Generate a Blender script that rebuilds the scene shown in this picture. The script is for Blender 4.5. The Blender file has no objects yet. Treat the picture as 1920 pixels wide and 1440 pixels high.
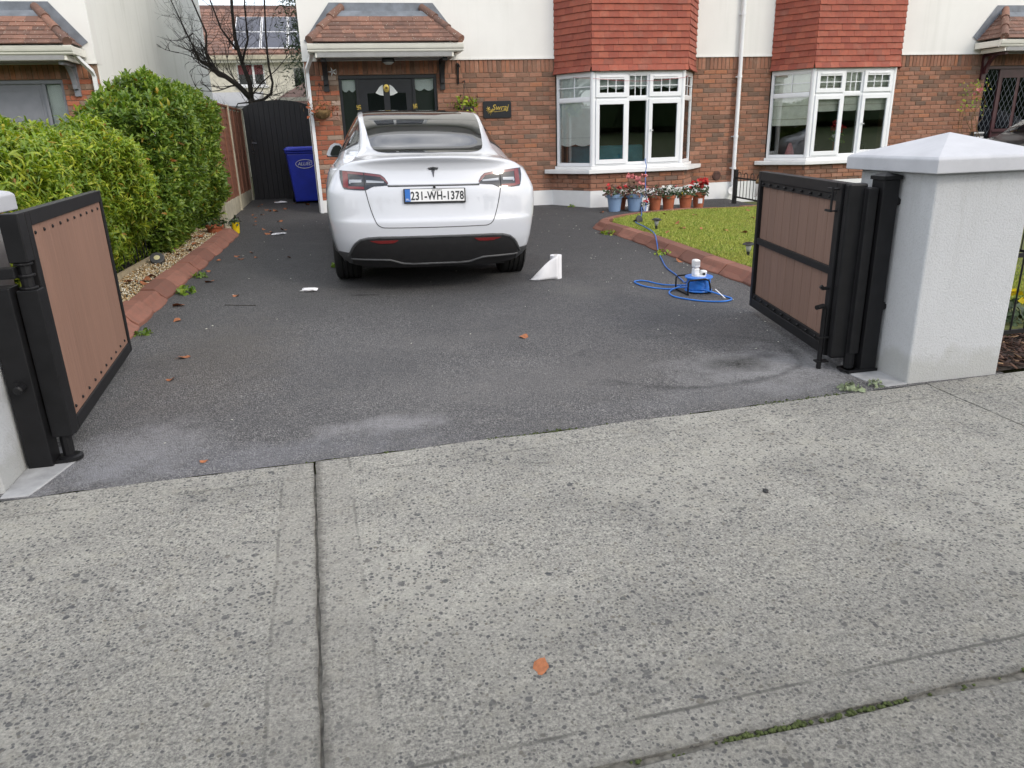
import bpy, bmesh, math, random
import numpy as np
from mathutils import Matrix, Vector
random.seed(7); RNG = np.random.default_rng(11)
PI = math.pi
S = bpy.context.scene
COL = S.collection

# ------------------------------------------------------------------ camera, sky, sun, exposure
CAM = Vector((0.0, 0.0, 1.181)); YAW, PITCH, ROLL = math.radians(11.69), math.radians(18.81), math.radians(1.77)
FPX = 1376.1
_f = Vector((math.sin(YAW)*math.cos(PITCH), math.cos(YAW)*math.cos(PITCH), -math.sin(PITCH)))
_r = Vector((math.cos(YAW), -math.sin(YAW), 0)); _d = _f.cross(_r)
RIGHT = _r*math.cos(ROLL) + _d*math.sin(ROLL); DOWN = _d*math.cos(ROLL) - _r*math.sin(ROLL); FWD = _f
cd = bpy.data.cameras.new('camera'); co = bpy.data.objects.new('camera', cd); COL.objects.link(co)
m3 = Matrix((RIGHT, -DOWN, -FWD)).transposed()
co.matrix_world = Matrix.Translation(CAM) @ m3.to_4x4()
cd.sensor_width = 36; cd.lens = 36*FPX/1920; cd.clip_start = 0.05; cd.clip_end = 600
S.camera = co

SUN_EL, SUN_AZ = math.radians(34), math.radians(140)       # azimuth clockwise from +Y: behind and to the right of the camera
w = bpy.data.worlds.new('World'); S.world = w; w.use_nodes = True
nt = w.node_tree; nt.nodes.clear()
out = nt.nodes.new('ShaderNodeOutputWorld'); bg = nt.nodes.new('ShaderNodeBackground')
sky = nt.nodes.new('ShaderNodeTexSky'); sky.sky_type = 'NISHITA'; sky.sun_disc = False
sky.sun_elevation = SUN_EL; sky.sun_rotation = SUN_AZ; sky.air_density = 1.0; sky.dust_density = 2.0
tc = nt.nodes.new('ShaderNodeTexCoord'); mp = nt.nodes.new('ShaderNodeMapping'); mp.inputs['Scale'].default_value = (1, 1, 2.6)
no = nt.nodes.new('ShaderNodeTexNoise'); no.inputs['Scale'].default_value = 2.2; no.inputs['Detail'].default_value = 7; no.inputs['Roughness'].default_value = .6
cr = nt.nodes.new('ShaderNodeValToRGB'); cr.color_ramp.elements[0].position = .38; cr.color_ramp.elements[1].position = .64
cr.color_ramp.elements[0].color = (.12, .12, .12, 1); cr.color_ramp.elements[1].color = (.85, .85, .85, 1)
mx = nt.nodes.new('ShaderNodeMixRGB'); mx.inputs[2].default_value = (12.6, 12.5, 12.5, 1)
nt.links.new(tc.outputs['Generated'], mp.inputs['Vector']); nt.links.new(mp.outputs[0], no.inputs['Vector'])
nt.links.new(no.outputs[0], cr.inputs[0]); nt.links.new(cr.outputs[0], mx.inputs[0]); nt.links.new(sky.outputs[0], mx.inputs[1])
nt.links.new(mx.outputs[0], bg.inputs[0]); bg.inputs[1].default_value = 0.15; nt.links.new(bg.outputs[0], out.inputs[0])
sl = bpy.data.lights.new('sun', 'SUN'); sl.energy = 0.75; sl.angle = math.radians(11); sl.color = (1.0, .93, .82)
so = bpy.data.objects.new('sun', sl); COL.objects.link(so)
sdir = Vector((math.sin(SUN_AZ)*math.cos(SUN_EL), math.cos(SUN_AZ)*math.cos(SUN_EL), math.sin(SUN_EL)))
so.rotation_euler = (-sdir).to_track_quat('-Z', 'Y').to_euler(); so.location = (6, -6, 12)
S.view_settings.view_transform = 'Standard'; S.view_settings.look = 'None'
S.view_settings.exposure = 0.42; S.view_settings.gamma = 1.0
try: S.view_settings.use_curve_mapping = False
except Exception: pass
S.render.engine = 'CYCLES'; S.cycles.max_bounces = 8; S.cycles.transparent_max_bounces = 12

# ------------------------------------------------------------------ helpers
def gz(x, y):
    """height of the sloping front garden"""
    t = min(max((y-4)/3, 0), 1)
    return -0.023*(12.91-min(max(y, -2), 17)) - 0.014*(min(max(x, -8), 10)-1.6)*t - .06*math.exp(-((x-.7)/1.3)**2-((y-7.7)/2.2)**2)
def project(p):
    q = Vector(p)-CAM; d = q.dot(FWD)
    if d < .05: return None
    return 960+FPX*q.dot(RIGHT)/d, 720+FPX*q.dot(DOWN)/d, d
FR = {}          # object -> matrix in which its children's mesh coordinates are given
def new(name, data=None):
    o = bpy.data.objects.new(name, data); COL.objects.link(o); return o
def tag(o, label=None, cat=None, group=None, kind=None):
    if label: o['label'] = label
    if cat: o['category'] = cat
    if group: o['group'] = group
    if kind: o['kind'] = kind
    return o
def thing(name, label, cat, loc=(0, 0, 0), rotz=0, group=None, local=False, rot=None):
    o = new(name); o.location = loc
    o.rotation_euler = rot if rot else (0, 0, rotz)
    FR[o] = Matrix.Identity(4) if local else Matrix.LocRotScale(Vector(loc), o.rotation_euler.to_quaternion(), None)
    return tag(o, label, cat, group)
def attach(o, parent, center=(0, 0, 0)):
    o.location = center
    if parent is not None:
        o.parent = parent; o.matrix_parent_inverse = FR[parent].inverted()
    FR[o] = Matrix.Translation(center)
class MB:
    def __init__(s): s.v = []; s.f = []
    def add(s, v, f):
        n = len(s.v); s.v += [tuple(p) for p in v]; s.f += [tuple(i+n for i in q) for q in f]; return s
    def box(s, c, d, rz=0, m=None):
        x, y, z = d[0]/2, d[1]/2, d[2]/2
        v = [Vector((a*x, b*y, e*z)) for e in (-1, 1) for b in (-1, 1) for a in (-1, 1)]
        M = m if m is not None else Matrix.Rotation(rz, 4, 'Z')
        v = [M @ p + Vector(c) for p in v]
        return s.add(v, [(0, 2, 3, 1), (4, 5, 7, 6), (0, 1, 5, 4), (2, 6, 7, 3), (0, 4, 6, 2), (1, 3, 7, 5)])
    def bb(s, a, b):
        return s.box([(a[i]+b[i])/2 for i in range(3)], [abs(b[i]-a[i]) for i in range(3)])
    def tube(s, pts, r, n=8, cap=True):
        pts = [Vector(p) for p in pts]; k = len(pts); base = len(s.v); up = None
        for i, p in enumerate(pts):
            t = (pts[min(i+1, k-1)]-pts[max(i-1, 0)])
            t = t.normalized() if t.length > 1e-9 else Vector((0, 0, 1))
            if up is None: up = t.orthogonal().normalized()
            up = (up - t*up.dot(t)); up = up.normalized() if up.length > 1e-6 else t.orthogonal().normalized()
            b = t.cross(up); rr = r[i] if hasattr(r, '__len__') else r
            for j in range(n):
                a = 2*PI*j/n; s.v.append(tuple(p+up*(rr*math.cos(a))+b*(rr*math.sin(a))))
        for i in range(k-1):
            for j in range(n):
                s.f.append((base+i*n+j, base+i*n+(j+1) % n, base+(i+1)*n+(j+1) % n, base+(i+1)*n+j))
        if cap:
            s.f.append(tuple(base+j for j in reversed(range(n)))); s.f.append(tuple(base+(k-1)*n+j for j in range(n)))
        return s
    def lathe(s, prof, n=20, c=(0, 0, 0), m=None, cap=True):
        base = len(s.v); M = m or Matrix.Identity(4)
        for r, z in prof:
            for j in range(n):
                a = 2*PI*j/n; s.v.append(tuple(M @ Vector((r*math.cos(a), r*math.sin(a), z))+Vector(c)))
        for i in range(len(prof)-1):
            for j in range(n): s.f.append((base+i*n+j, base+i*n+(j+1) % n, base+(i+1)*n+(j+1) % n, base+(i+1)*n+j))
        if cap:
            s.f.append(tuple(base+j for j in reversed(range(n)))); k = len(prof)-1; s.f.append(tuple(base+k*n+j for j in range(n)))
        return s
    def prism(s, poly, ax, a, b):
        """extrude a 2D polygon along axis ax from a to b (other two coordinates in order)"""
        n = len(poly); base = len(s.v)
        for t in (a, b):
            for p in poly:
                q = [p[0], p[1]]; q.insert(ax, t); s.v.append(tuple(q))
        s.f.append(tuple(base+i for i in reversed(range(n)))); s.f.append(tuple(base+n+i for i in range(n)))
        for i in range(n): s.f.append((base+i, base+(i+1) % n, base+n+(i+1) % n, base+n+i))
        return s
    def grid(s, P):
        """P[i][j] points"""
        base = len(s.v); a = len(P); b = len(P[0])
        for r in P: s.v += [tuple(p) for p in r]
        for i in range(a-1):
            for j in range(b-1): s.f.append((base+i*b+j, base+i*b+j+1, base+(i+1)*b+j+1, base+(i+1)*b+j))
        return s
    def xf(s, fn):
        s.v = [tuple(fn(p)) for p in s.v]; return s
    def mesh(s, name, mat, center=None, smooth=False, fix=True):
        c = Vector(center) if center is not None else Vector((0, 0, 0))
        me = bpy.data.meshes.new(name); me.from_pydata([tuple(Vector(p)-c) for p in s.v], [], s.f)
        me.materials.append(mat)
        if fix:
            bm = bmesh.new(); bm.from_mesh(me); bmesh.ops.recalc_face_normals(bm, faces=bm.faces[:]); bm.to_mesh(me); bm.free()
        if smooth:
            for p in me.polygons: p.use_smooth = True
        return me
    def build(s, name, mat, parent=None, smooth=False, bevel=0, kind=None, label=None, sub=0, angle=None, fix=True, cat=None, group=None):
        a = np.array(s.v); c = (a.min(0)+a.max(0))/2
        if parent is None: c[2] = a[:, 2].min()
        o = new(name, s.mesh(name, mat, c, smooth, fix)); attach(o, parent, tuple(c))
        if bevel:
            md = o.modifiers.new('edge', 'BEVEL'); md.width = bevel; md.segments = 2; md.limit_method = 'ANGLE'; md.angle_limit = math.radians(40)
        if sub:
            md = o.modifiers.new('sub', 'SUBSURF'); md.levels = sub; md.render_levels = sub
        if angle is not None:
            for p in o.data.polygons: p.use_smooth = True
            try: o.data.set_sharp_from_angle(angle=math.radians(angle))
            except Exception: pass
        return tag(o, label, cat, group, kind)
def inst(name, mesh, parent, M, label=None):
    """another object that shares mesh, placed with matrix M"""
    o = new(name, mesh); o.parent = parent; o.matrix_parent_inverse = FR[parent].inverted(); o.matrix_basis = M
    if label: o['label'] = label
    return o
def npmesh(name, V, F, mat, parent=None, kind=None, smooth=False, label=None, cat=None):
    V = np.asarray(V, float); F = np.asarray(F, int)
    c = (V.min(0)+V.max(0))/2
    me = bpy.data.meshes.new(name); k = F.shape[1]
    me.vertices.add(len(V)); me.vertices.foreach_set('co', (V-c).astype(np.float32).ravel())
    me.loops.add(F.size); me.loops.foreach_set('vertex_index', F.astype(np.int32).ravel())
    me.polygons.add(len(F)); me.polygons.foreach_set('loop_start', np.arange(0, F.size, k, dtype=np.int32))
    try: me.polygons.foreach_set('loop_total', np.full(len(F), k, dtype=np.int32))
    except Exception: pass
    me.update(calc_edges=True); me.validate(); me.materials.append(mat)
    if smooth: me.polygons.foreach_set('use_smooth', np.ones(len(F), bool))
    o = new(name, me); attach(o, parent, tuple(c)); return tag(o, label, cat, None, kind)
def scatter(base, X, name, mat, parent=None, kind='stuff', smooth=False):
    """base=(V,F) repeated under the 4x4 matrices X -> one mesh"""
    V, F = base; V = np.asarray(V, float); F = np.asarray(F, int); X = np.asarray(X, float)
    P = np.einsum('nij,kj->nki', X[:, :3, :3], V)+X[:, None, :3, 3]
    G = (F[None]+np.arange(len(X))[:, None, None]*len(V)).reshape(-1, F.shape[1])
    return npmesh(name, P.reshape(-1, 3), G, mat, parent, kind, smooth)
def mats(n, pos, rz=None, tilt=0, sc=None):
    """n random matrices at pos"""
    pos = np.asarray(pos, float); n = len(pos); rz = RNG.uniform(0, 2*PI, n) if rz is None else rz
    tx = RNG.normal(0, tilt, n) if tilt else np.zeros(n); ty = RNG.normal(0, tilt, n) if tilt else np.zeros(n)
    sc = np.ones((n, 3)) if sc is None else np.asarray(sc, float)
    if sc.ndim == 1: sc = np.repeat(sc[:, None], 3, 1)
    def rot(a, i, j):
        M = np.tile(np.eye(3), (n, 1, 1)); c, s_ = np.cos(a), np.sin(a); M[:, i, i] = c; M[:, j, j] = c; M[:, i, j] = -s_; M[:, j, i] = s_; return M
    R = rot(tx, 1, 2) @ rot(ty, 2, 0) @ rot(rz, 0, 1)
    X = np.tile(np.eye(4), (n, 1, 1)); X[:, :3, :3] = R*sc[:, None, :]; X[:, :3, 3] = pos; return X

# ------------------------------------------------------------------ materials
def srgb(r, g, b):
    f = lambda c: (c/255/12.92) if c/255 <= .04045 else ((c/255+.055)/1.055)**2.4
    return (f(r), f(g), f(b), 1)
class NT:
    def __init__(s, name):
        s.m = bpy.data.materials.new(name); s.m.use_nodes = True; s.t = s.m.node_tree; s.t.nodes.clear()
        s.o = s.n('ShaderNodeOutputMaterial'); s.p = s.n('ShaderNodeBsdfPrincipled'); s.l(s.p.outputs[0], s.o.inputs[0])
    def n(s, t, **k):
        q = s.t.nodes.new(t)
        for a, b in k.items(): setattr(q, a, b)
        return q
    def l(s, a, b): s.t.links.new(a, b)
    def pos(s): return s.n('ShaderNodeNewGeometry').outputs['Position']
    def noise(s, sc, det=4, rough=.55, vec=None, dist=0):
        q = s.n('ShaderNodeTexNoise'); q.inputs['Scale'].default_value = sc; q.inputs['Detail'].default_value = det
        q.inputs['Roughness'].default_value = rough; q.inputs['Distortion'].default_value = dist
        s.l(vec if vec is not None else s.pos(), q.inputs['Vector']); return q.outputs[0]
    def voro(s, sc, vec=None, feature='F1', rnd=1):
        q = s.n('ShaderNodeTexVoronoi', feature=feature); q.inputs['Scale'].default_value = sc; q.inputs['Randomness'].default_value = rnd
        s.l(vec if vec is not None else s.pos(), q.inputs['Vector']); return q
    def ramp(s, v, stops, interp='LINEAR'):
        q = s.n('ShaderNodeValToRGB'); e = q.color_ramp.elements; q.color_ramp.interpolation = interp
        while len(e) < len(stops): e.new(.5)
        for i, (p, c) in enumerate(stops):
            e[i].position = p; e[i].color = c if len(c) == 4 else (*c, 1)
        s.l(v, q.inputs[0]); return q.outputs[0]
    def mix(s, f, a, b, mode='MIX'):
        q = s.n('ShaderNodeMixRGB', blend_type=mode)
        for i, v in enumerate((f, a, b)):
            if isinstance(v, (int, float)): q.inputs[i].default_value = v if i == 0 else (v, v, v, 1)
            elif isinstance(v, tuple): q.inputs[i].default_value = v if len(v) == 4 else (*v, 1)
            else: s.l(v, q.inputs[i])
        return q.outputs[0]
    def math(s, op, a, b=None, c=None):
        q = s.n('ShaderNodeMath', operation=op)
        for i, v in enumerate((a, b, c)):
            if v is None: continue
            if isinstance(v, (int, float)): q.inputs[i].default_value = v
            else: s.l(v, q.inputs[i])
        return q.outputs[0]
    def rnd(s):
        """random per object and per loose piece"""
        a = s.n('ShaderNodeObjectInfo').outputs['Random']; b = s.n('ShaderNodeNewGeometry').outputs['Random Per Island']
        return s.math('FRACT', s.math('ADD', s.math('MULTIPLY', a, 7.31), s.math('MULTIPLY', b, 5.17)))
    def bump(s, h, strength=.3, dist=.01, normal=None):
        q = s.n('ShaderNodeBump'); q.inputs['Strength'].default_value = strength; q.inputs['Distance'].default_value = dist
        s.l(h, q.inputs['Height']); s.l(q.outputs[0], s.p.inputs['Normal'])
    def set(s, color=None, rough=None, metal=None, spec=None, coat=None, **k):
        for nm, v in (('Base Color', color), ('Roughness', rough), ('Metallic', metal), ('Specular IOR Level', spec), ('Coat Weight', coat)):
            if v is None: continue
            if isinstance(v, (int, float, tuple)): s.p.inputs[nm].default_value = v
            else: s.l(v, s.p.inputs[nm])
        for nm, v in k.items(): s.p.inputs[nm.replace('_', ' ')].default_value = v
        return s.m
MT = {}
def simple(name, col, rough=.6, var=.12, sc=9, bump=0, bs=60, metal=0, spec=None, coat=None):
    t = NT(name); n = t.noise(sc, 5); d = tuple(c*(1-var) for c in col[:3]); u = tuple(min(c*(1+var), 1) for c in col[:3])
    c = t.ramp(n, [(.3, d), (.7, u)])
    if bump: t.bump(t.noise(bs, 3), bump, .01)
    MT[name] = t.set(c, rough, metal, spec, coat); return MT[name]
def ob(t):
    return t.n('ShaderNodeTexCoord').outputs['Object']

simple('white_paint', (.78, .79, .79), .35, .05, 4)
simple('upvc', (.80, .82, .84), .25, .03, 3)
simple('upvc_cream', (.78, .77, .70), .35, .06, 5)
simple('black_steel', (.008, .008, .009), .48, .25, 14, .06, 250, spec=.3)
simple('black_plastic', (.015, .015, .016), .5, .2, 20)
simple('grey_trim', (.06, .062, .065), .5, .1, 20)
simple('rubber', (.014, .014, .014), .85, .2, 30, .15, 120)
simple('chrome_dark', (.10, .10, .11), .25, .1, 10, metal=.9)
simple('alloy', (.18, .18, .19), .35, .1, 10, metal=.9)
simple('lead', (.17, .19, .22), .55, .25, 6, .2, 30)
simple('soffit', (.30, .30, .30), .6, .1, 8)
simple('grey_door', (.21, .22, .25), .45, .08, 8)
simple('black_door', (.013, .014, .018), .3, .2, 8)
simple('maroon_door', (.055, .016, .02), .35, .2, 8)
simple('blind', (.80, .83, .81), .8, .05, 10)
simple('blind_cream', (.82, .82, .72), .8, .08, 10)
simple('gold', (.55, .40, .10), .3, .2, 30, metal=.7)
simple('blue_bin', (.018, .038, .42), .4, .15, 5, .05, 80)
simple('blue_pot', (.20, .30, .46), .5, .06, 7)
simple('terracotta', (.36, .105, .045), .75, .18, 14, .1, 60)
simple('yellow', (.75, .55, .01), .45, .1, 10)
simple('paper', (.80, .80, .82), .8, .03, 15)
simple('cable_blue', (.03, .13, .45), .4, .15, 12)
simple('reel_blue', (.02, .17, .60), .35, .1, 12)
simple('concrete_post', (.42, .39, .30), .85, .2, 6, .3, 60)
simple('bark', (.030, .025, .021), .9, .4, 25, .6, 60)
simple('stem', (.13, .035, .02), .7, .3, 30)
simple('dry_leaf', (.30, .11, .045), .8, .35, 40, .3, 60)
simple('dry_plant', (.16, .10, .04), .9, .4, 30)
simple('soil', (.035, .025, .018), .95, .4, 30, .5, 60)
simple('room', (.16, .13, .10), .9, .1, 3)
simple('sofa', (.07, .26, .34), .85, .2, 6)
simple("joint_dirt", (.12, .115, .10), .95, .5, 40, .5, 80)
simple('field_grass', (.055, .08, .02), .95, .5, 1.5)
simple('haunch', (.33, .335, .34), .85, .25, 9, .2, 60)
simple('timber', (.36, .30, .20), .8, .25, 12, .2, 50)
simple('brown_iron', (.09, .045, .035), .8, .3, 20, .3, 50)
simple('flower_red', (.55, .03, .03), .6, .4, 60)
simple('flower_pink', (.60, .20, .20), .6, .4, 60)
simple('flower_white', (.75, .75, .70), .6, .1, 60)
simple('flower_yellow', (.80, .62, .01), .6, .2, 60)
simple('leaf_grey', (.20, .24, .14), .7, .3, 40)
simple('leaf_dark', (.035, .065, .02), .55, .5, 40)
simple('leaf_bronze', (.13, .06, .045), .55, .5, 40)
simple('moss', (.06, .08, .022), .95, .4, 60, .6, 200)
simple('wet', (.008, .008, .009), .15, .2, 20)
simple('blue_eu', (.02, .14, .48), .4, .05, 10)
simple('ink', (.02, .022, .025), .5, .1, 20)
simple('solar_cell', (.02, .025, .05), .2, .2, 5, metal=.2)
simple('roof_conc', (.10, .05, .038), .85, .35, 8, .2, 30)
simple('pebbledash', (.60, .58, .50), .9, .15, 6, .4, 60)
simple('asphalt_road', (.06, .06, .062), .9, .2, 4, .3, 100)
simple('interior_red', (.45, .03, .05), .8, .1, 10)
simple('lamp_face', (.55, .52, .30), .4, .1, 12)

def m_brick():
    t = NT('brick'); r = t.rnd()
    c = t.ramp(r, [(0, (.145, .092, .066)), (.14, (.21, .110, .072)), (.3, (.29, .128, .078)), (.5, (.335, .155, .096)), (.68, (.39, .195, .128)), (.8, (.25, .115, .073)), (.91, (.42, .17, .085)), (1, (.18, .125, .097))])
    n = t.noise(26, 5, .65); c = t.mix(t.ramp(n, [(.35, (0, 0, 0)), (.75, (.55, .55, .55))]), c, (.17, .10, .07))
    n2 = t.noise(9, 4); c = t.mix(t.ramp(n2, [(.55, (0, 0, 0)), (.8, (.30, .30, .30))]), c, (.42, .33, .27))
    t.bump(t.noise(110, 5, .7), .5, .006)
    MT['brick'] = t.set(c, .88)
m_brick()
def m_brick_old():
    t = NT('brick_pier'); r = t.rnd()
    c = t.ramp(r, [(0, (.36, .28, .22)), (.12, (.22, .13, .085)), (.35, (.40, .12, .06)), (.7, (.46, .15, .08)), (.9, (.30, .10, .06)), (1, (.5, .42, .35))])
    n = t.noise(30, 5, .65); c = t.mix(t.ramp(n, [(.4, (0, 0, 0)), (.8, (.5, .5, .5))]), c, (.2, .13, .1))
    t.bump(t.noise(110, 5, .7), .5, .006); MT['brick_pier'] = t.set(c, .88)
m_brick_old()
def m_mortar():
    t = NT('mortar'); n = t.noise(60, 6); c = t.ramp(n, [(.3, (.19, .128, .09)), (.7, (.32, .225, .16))]); t.bump(n, .5, .008); MT['mortar'] = t.set(c, .95)
m_mortar()
def m_render(name, base, streak):
    t = NT(name); p = t.pos(); n = t.noise(2.2, 6, .6); c = t.mix(t.ramp(n, [(.35, (0, 0, 0)), (.75, (.35, .35, .35))]), base, tuple(b*.86 for b in base))
    mp = t.n('ShaderNodeMapping'); mp.inputs['Scale'].default_value = (2.6, 2.6, .16); t.l(p, mp.inputs['Vector'])
    s = t.noise(1.5, 6, .65, mp.outputs[0], .3); c = t.mix(t.math('MULTIPLY', t.ramp(s, [(.52, (0, 0, 0)), (.72, (1, 1, 1))]), streak), c, (.34, .36, .30))
    if streak > .3:
        s2 = t.noise(.9, 5, .7, mp.outputs[0], .5); c = t.mix(t.ramp(s2, [(.62, (0, 0, 0)), (.74, (.55, .55, .55))]), c, (.27, .27, .12))
    t.bump(t.noise(140, 4, .7), .25, .006); MT[name] = t.set(c, .9)
m_render('render_white', (.80, .80, .775), .12); m_render('render_gable', (.82, .83, .80), .30)
def m_roughcast():
    t = NT('roughcast'); n = t.noise(100, 6, .65); n2 = t.noise(3.5, 8, .7)
    c = t.mix(t.ramp(n2, [(.35, (0, 0, 0)), (.75, (.3, .3, .3))]), (.51, .525, .54), (.41, .42, .43))
    c = t.mix(t.ramp(n, [(.36, (.35, .35, .35)), (.5, (0, 0, 0))]), c, (.36, .37, .38))
    z = t.n('ShaderNodeSeparateXYZ'); t.l(t.pos(), z.inputs[0]); zz = t.math('ADD', z.outputs[2], t.math('MULTIPLY', t.noise(9, 5), .25))
    c = t.mix(t.ramp(zz, [(-.10+.12, (.5, .5, .5)), (.10, (0, 0, 0))]), c, (.33, .33, .30))
    mp = t.n('ShaderNodeMapping'); mp.inputs['Scale'].default_value = (9, 9, .7); t.l(t.pos(), mp.inputs['Vector'])
    c = t.mix(t.math('MULTIPLY', t.ramp(t.noise(1.4, 7, .7, mp.outputs[0]), [(.52, (0, 0, 0)), (.7, (.5, .5, .5))]), t.ramp(z.outputs[2], [(.25, (.15, .15, .15)), (.95, (1, 1, 1))])), c, (.33, .335, .325))
    t.bump(n, .6, .010); MT['roughcast'] = t.set(c, .92)
m_roughcast()
def m_cap():
    t = NT('cap_concrete'); n = t.noise(5, 6, .6); c = t.ramp(n, [(.3, (.43, .44, .465)), (.72, (.52, .53, .56))]); t.bump(t.noise(90, 4), .15, .005); MT['cap_concrete'] = t.set(c, .8)
m_cap()
def m_tile():
    for nm, st, spot in (('wall_tile', [(0, (.27, .062, .040)), (.5, (.325, .080, .049)), (.9, (.37, .098, .058)), (1, (.25, .078, .055))], 0),
                         ('roof_tile', [(0, (.13, .080, .064)), (.35, (.17, .098, .076)), (.7, (.22, .122, .090)), (1, (.29, .152, .108))], 1)):
        t = NT(nm); c = t.ramp(t.rnd(), st); n = t.noise(22, 5, .65)
        c = t.mix(t.ramp(n, [(.42, (0, 0, 0)), (.8, (.6, .6, .6))]), c, (.16, .075, .055))
        n3 = t.noise(7, 3); c = t.mix(t.ramp(n3, [(.55, (0, 0, 0)), (.8, (.35, .35, .35))]), c, (.42, .20, .14))
        if spot:
            v = t.voro(26); k = t.math('MULTIPLY', t.math('LESS_THAN', v.outputs['Distance'], .17), t.math('GREATER_THAN', t.noise(40, 2), .5))
            c = t.mix(t.math('MULTIPLY', k, .8), c, (.55, .53, .45))
        t.bump(t.noise(120, 4), .35, .006); MT[nm] = t.set(c, .8)
m_tile()
def m_pavement():
    t = NT('pavement_concrete'); p = t.pos()
    fine = t.noise(115, 5, .8); med = t.noise(60, 7, .8); big = t.noise(1.7, 10, .72); mid = t.noise(9, 8, .72)
    c = t.ramp(med, [(.36, (.19, .187, .178)), (.47, (.30, .296, .275)), (.55, (.38, .374, .345)), (.66, (.50, .49, .445))])
    c = t.mix(t.ramp(fine, [(.40, (.8, .8, .8)), (.475, (0, 0, 0))]), c, (.12, .12, .12)); c = t.mix(t.ramp(fine, [(.53, (0, 0, 0)), (.60, (.75, .75, .75))]), c, (.58, .57, .51))
    c = t.mix(t.ramp(big, [(.44, (0, 0, 0)), (.66, (.45, .45, .45))]), c, (.17, .17, .165)); c = t.mix(t.ramp(t.noise(.8, 9, .7), [(.47, (0, 0, 0)), (.62, (.45, .45, .45))]), c, (.50, .49, .44))
    c = t.mix(t.ramp(mid, [(.5, (0, 0, 0)), (.72, (.35, .35, .35))]), c, (.40, .38, .31))
    wv = t.n('ShaderNodeVectorMath', operation='ADD'); t.l(p, wv.inputs[0])
    nn = t.n('ShaderNodeTexNoise'); nn.inputs['Scale'].default_value = 45; t.l(p, nn.inputs['Vector'])
    sc = t.n('ShaderNodeVectorMath', operation='SCALE'); sc.inputs['Scale'].default_value = .012; t.l(nn.outputs['Color'], sc.inputs[0]); t.l(sc.outputs[0], wv.inputs[1])
    # dark exposed stones in two sizes, denser where the surface has worn
    for s_, th, lo, dens in ((78, .39, .54, .80), (48, .35, .69, .85), (20, .27, .87, .75)):
        v = t.voro(s_, wv.outputs[0]); sp = t.n('ShaderNodeSeparateColor'); t.l(v.outputs['Color'], sp.inputs[0])
        thr = t.math('ADD', lo, t.math('MULTIPLY', t.math('SUBTRACT', .5, big), 1.8))
        k = t.math('MULTIPLY', t.ramp(v.outputs['Distance'], [(th*.78, (1, 1, 1)), (th, (0, 0, 0))]), t.math('GREATER_THAN', sp.outputs[0], thr))
        c = t.mix(t.math('MULTIPLY', k, dens), c, t.ramp(sp.outputs[1], [(0, (.060, .065, .075)), (.7, (.11, .11, .115)), (1, (.17, .155, .13))]))
    # lines left by the trowel beside the joints
    x = t.n('ShaderNodeSeparateXYZ'); t.l(p, x.inputs[0]); X, Y = x.outputs[0], x.outputs[1]
    u = t.math('ADD', X, t.math('MULTIPLY', Y, .042)); v_ = t.math('SUBTRACT', Y, t.math('MULTIPLY', X, .030))
    wob = t.math('MULTIPLY', t.math('SUBTRACT', t.noise(3, 3), .5), .03)
    wear = t.ramp(t.noise(5, 4), [(.40, (0, 0, 0)), (.58, (1, 1, 1))])
    for q, cc in ((u, -.275), (u, .015), (v_, 1.405), (v_, 3.06)):
        d = t.math('ABSOLUTE', t.math('SUBTRACT', t.math('ADD', q, wob), cc)); k = t.math('MULTIPLY', t.ramp(d, [(.003, (1, 1, 1)), (.007, (0, 0, 0))]), wear)
        c = t.mix(t.math('MULTIPLY', k, .55 if cc != 1.405 else .85), c, (.09, .09, .085))
    d = t.math('ABSOLUTE', t.math('SUBTRACT', t.math('ADD', u, wob), -.13)); c = t.mix(t.ramp(d, [(.13, (.28, .28, .28)), (.15, (0, 0, 0))]), c, (.30, .29, .265))
    # dirt along the joints; camera vignetting painted in as darkening towards the road
    dj = t.math('MINIMUM', t.math('ABSOLUTE', t.math('ADD', u, .130)), t.math('ABSOLUTE', t.math('SUBTRACT', v_, 1.283)))
    dj = t.math('ADD', dj, t.math('MULTIPLY', t.math('SUBTRACT', t.noise(28, 4), .5), .05)); c = t.mix(t.ramp(dj, [(.0, (.7, .7, .7)), (.028, (0, 0, 0))]), c, (.09, .085, .075))
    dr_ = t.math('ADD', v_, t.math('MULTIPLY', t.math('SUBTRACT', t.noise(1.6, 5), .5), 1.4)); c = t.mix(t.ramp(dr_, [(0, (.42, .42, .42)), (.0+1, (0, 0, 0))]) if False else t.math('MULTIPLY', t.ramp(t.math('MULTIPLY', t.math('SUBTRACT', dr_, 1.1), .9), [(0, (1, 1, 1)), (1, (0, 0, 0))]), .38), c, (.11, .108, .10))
    h = t.math('ADD', t.math('MULTIPLY', med, .7), t.math('MULTIPLY', fine, .5)); t.bump(h, 1.0, .010)
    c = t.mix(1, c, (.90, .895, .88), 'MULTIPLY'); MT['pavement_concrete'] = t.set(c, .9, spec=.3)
m_pavement()
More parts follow.
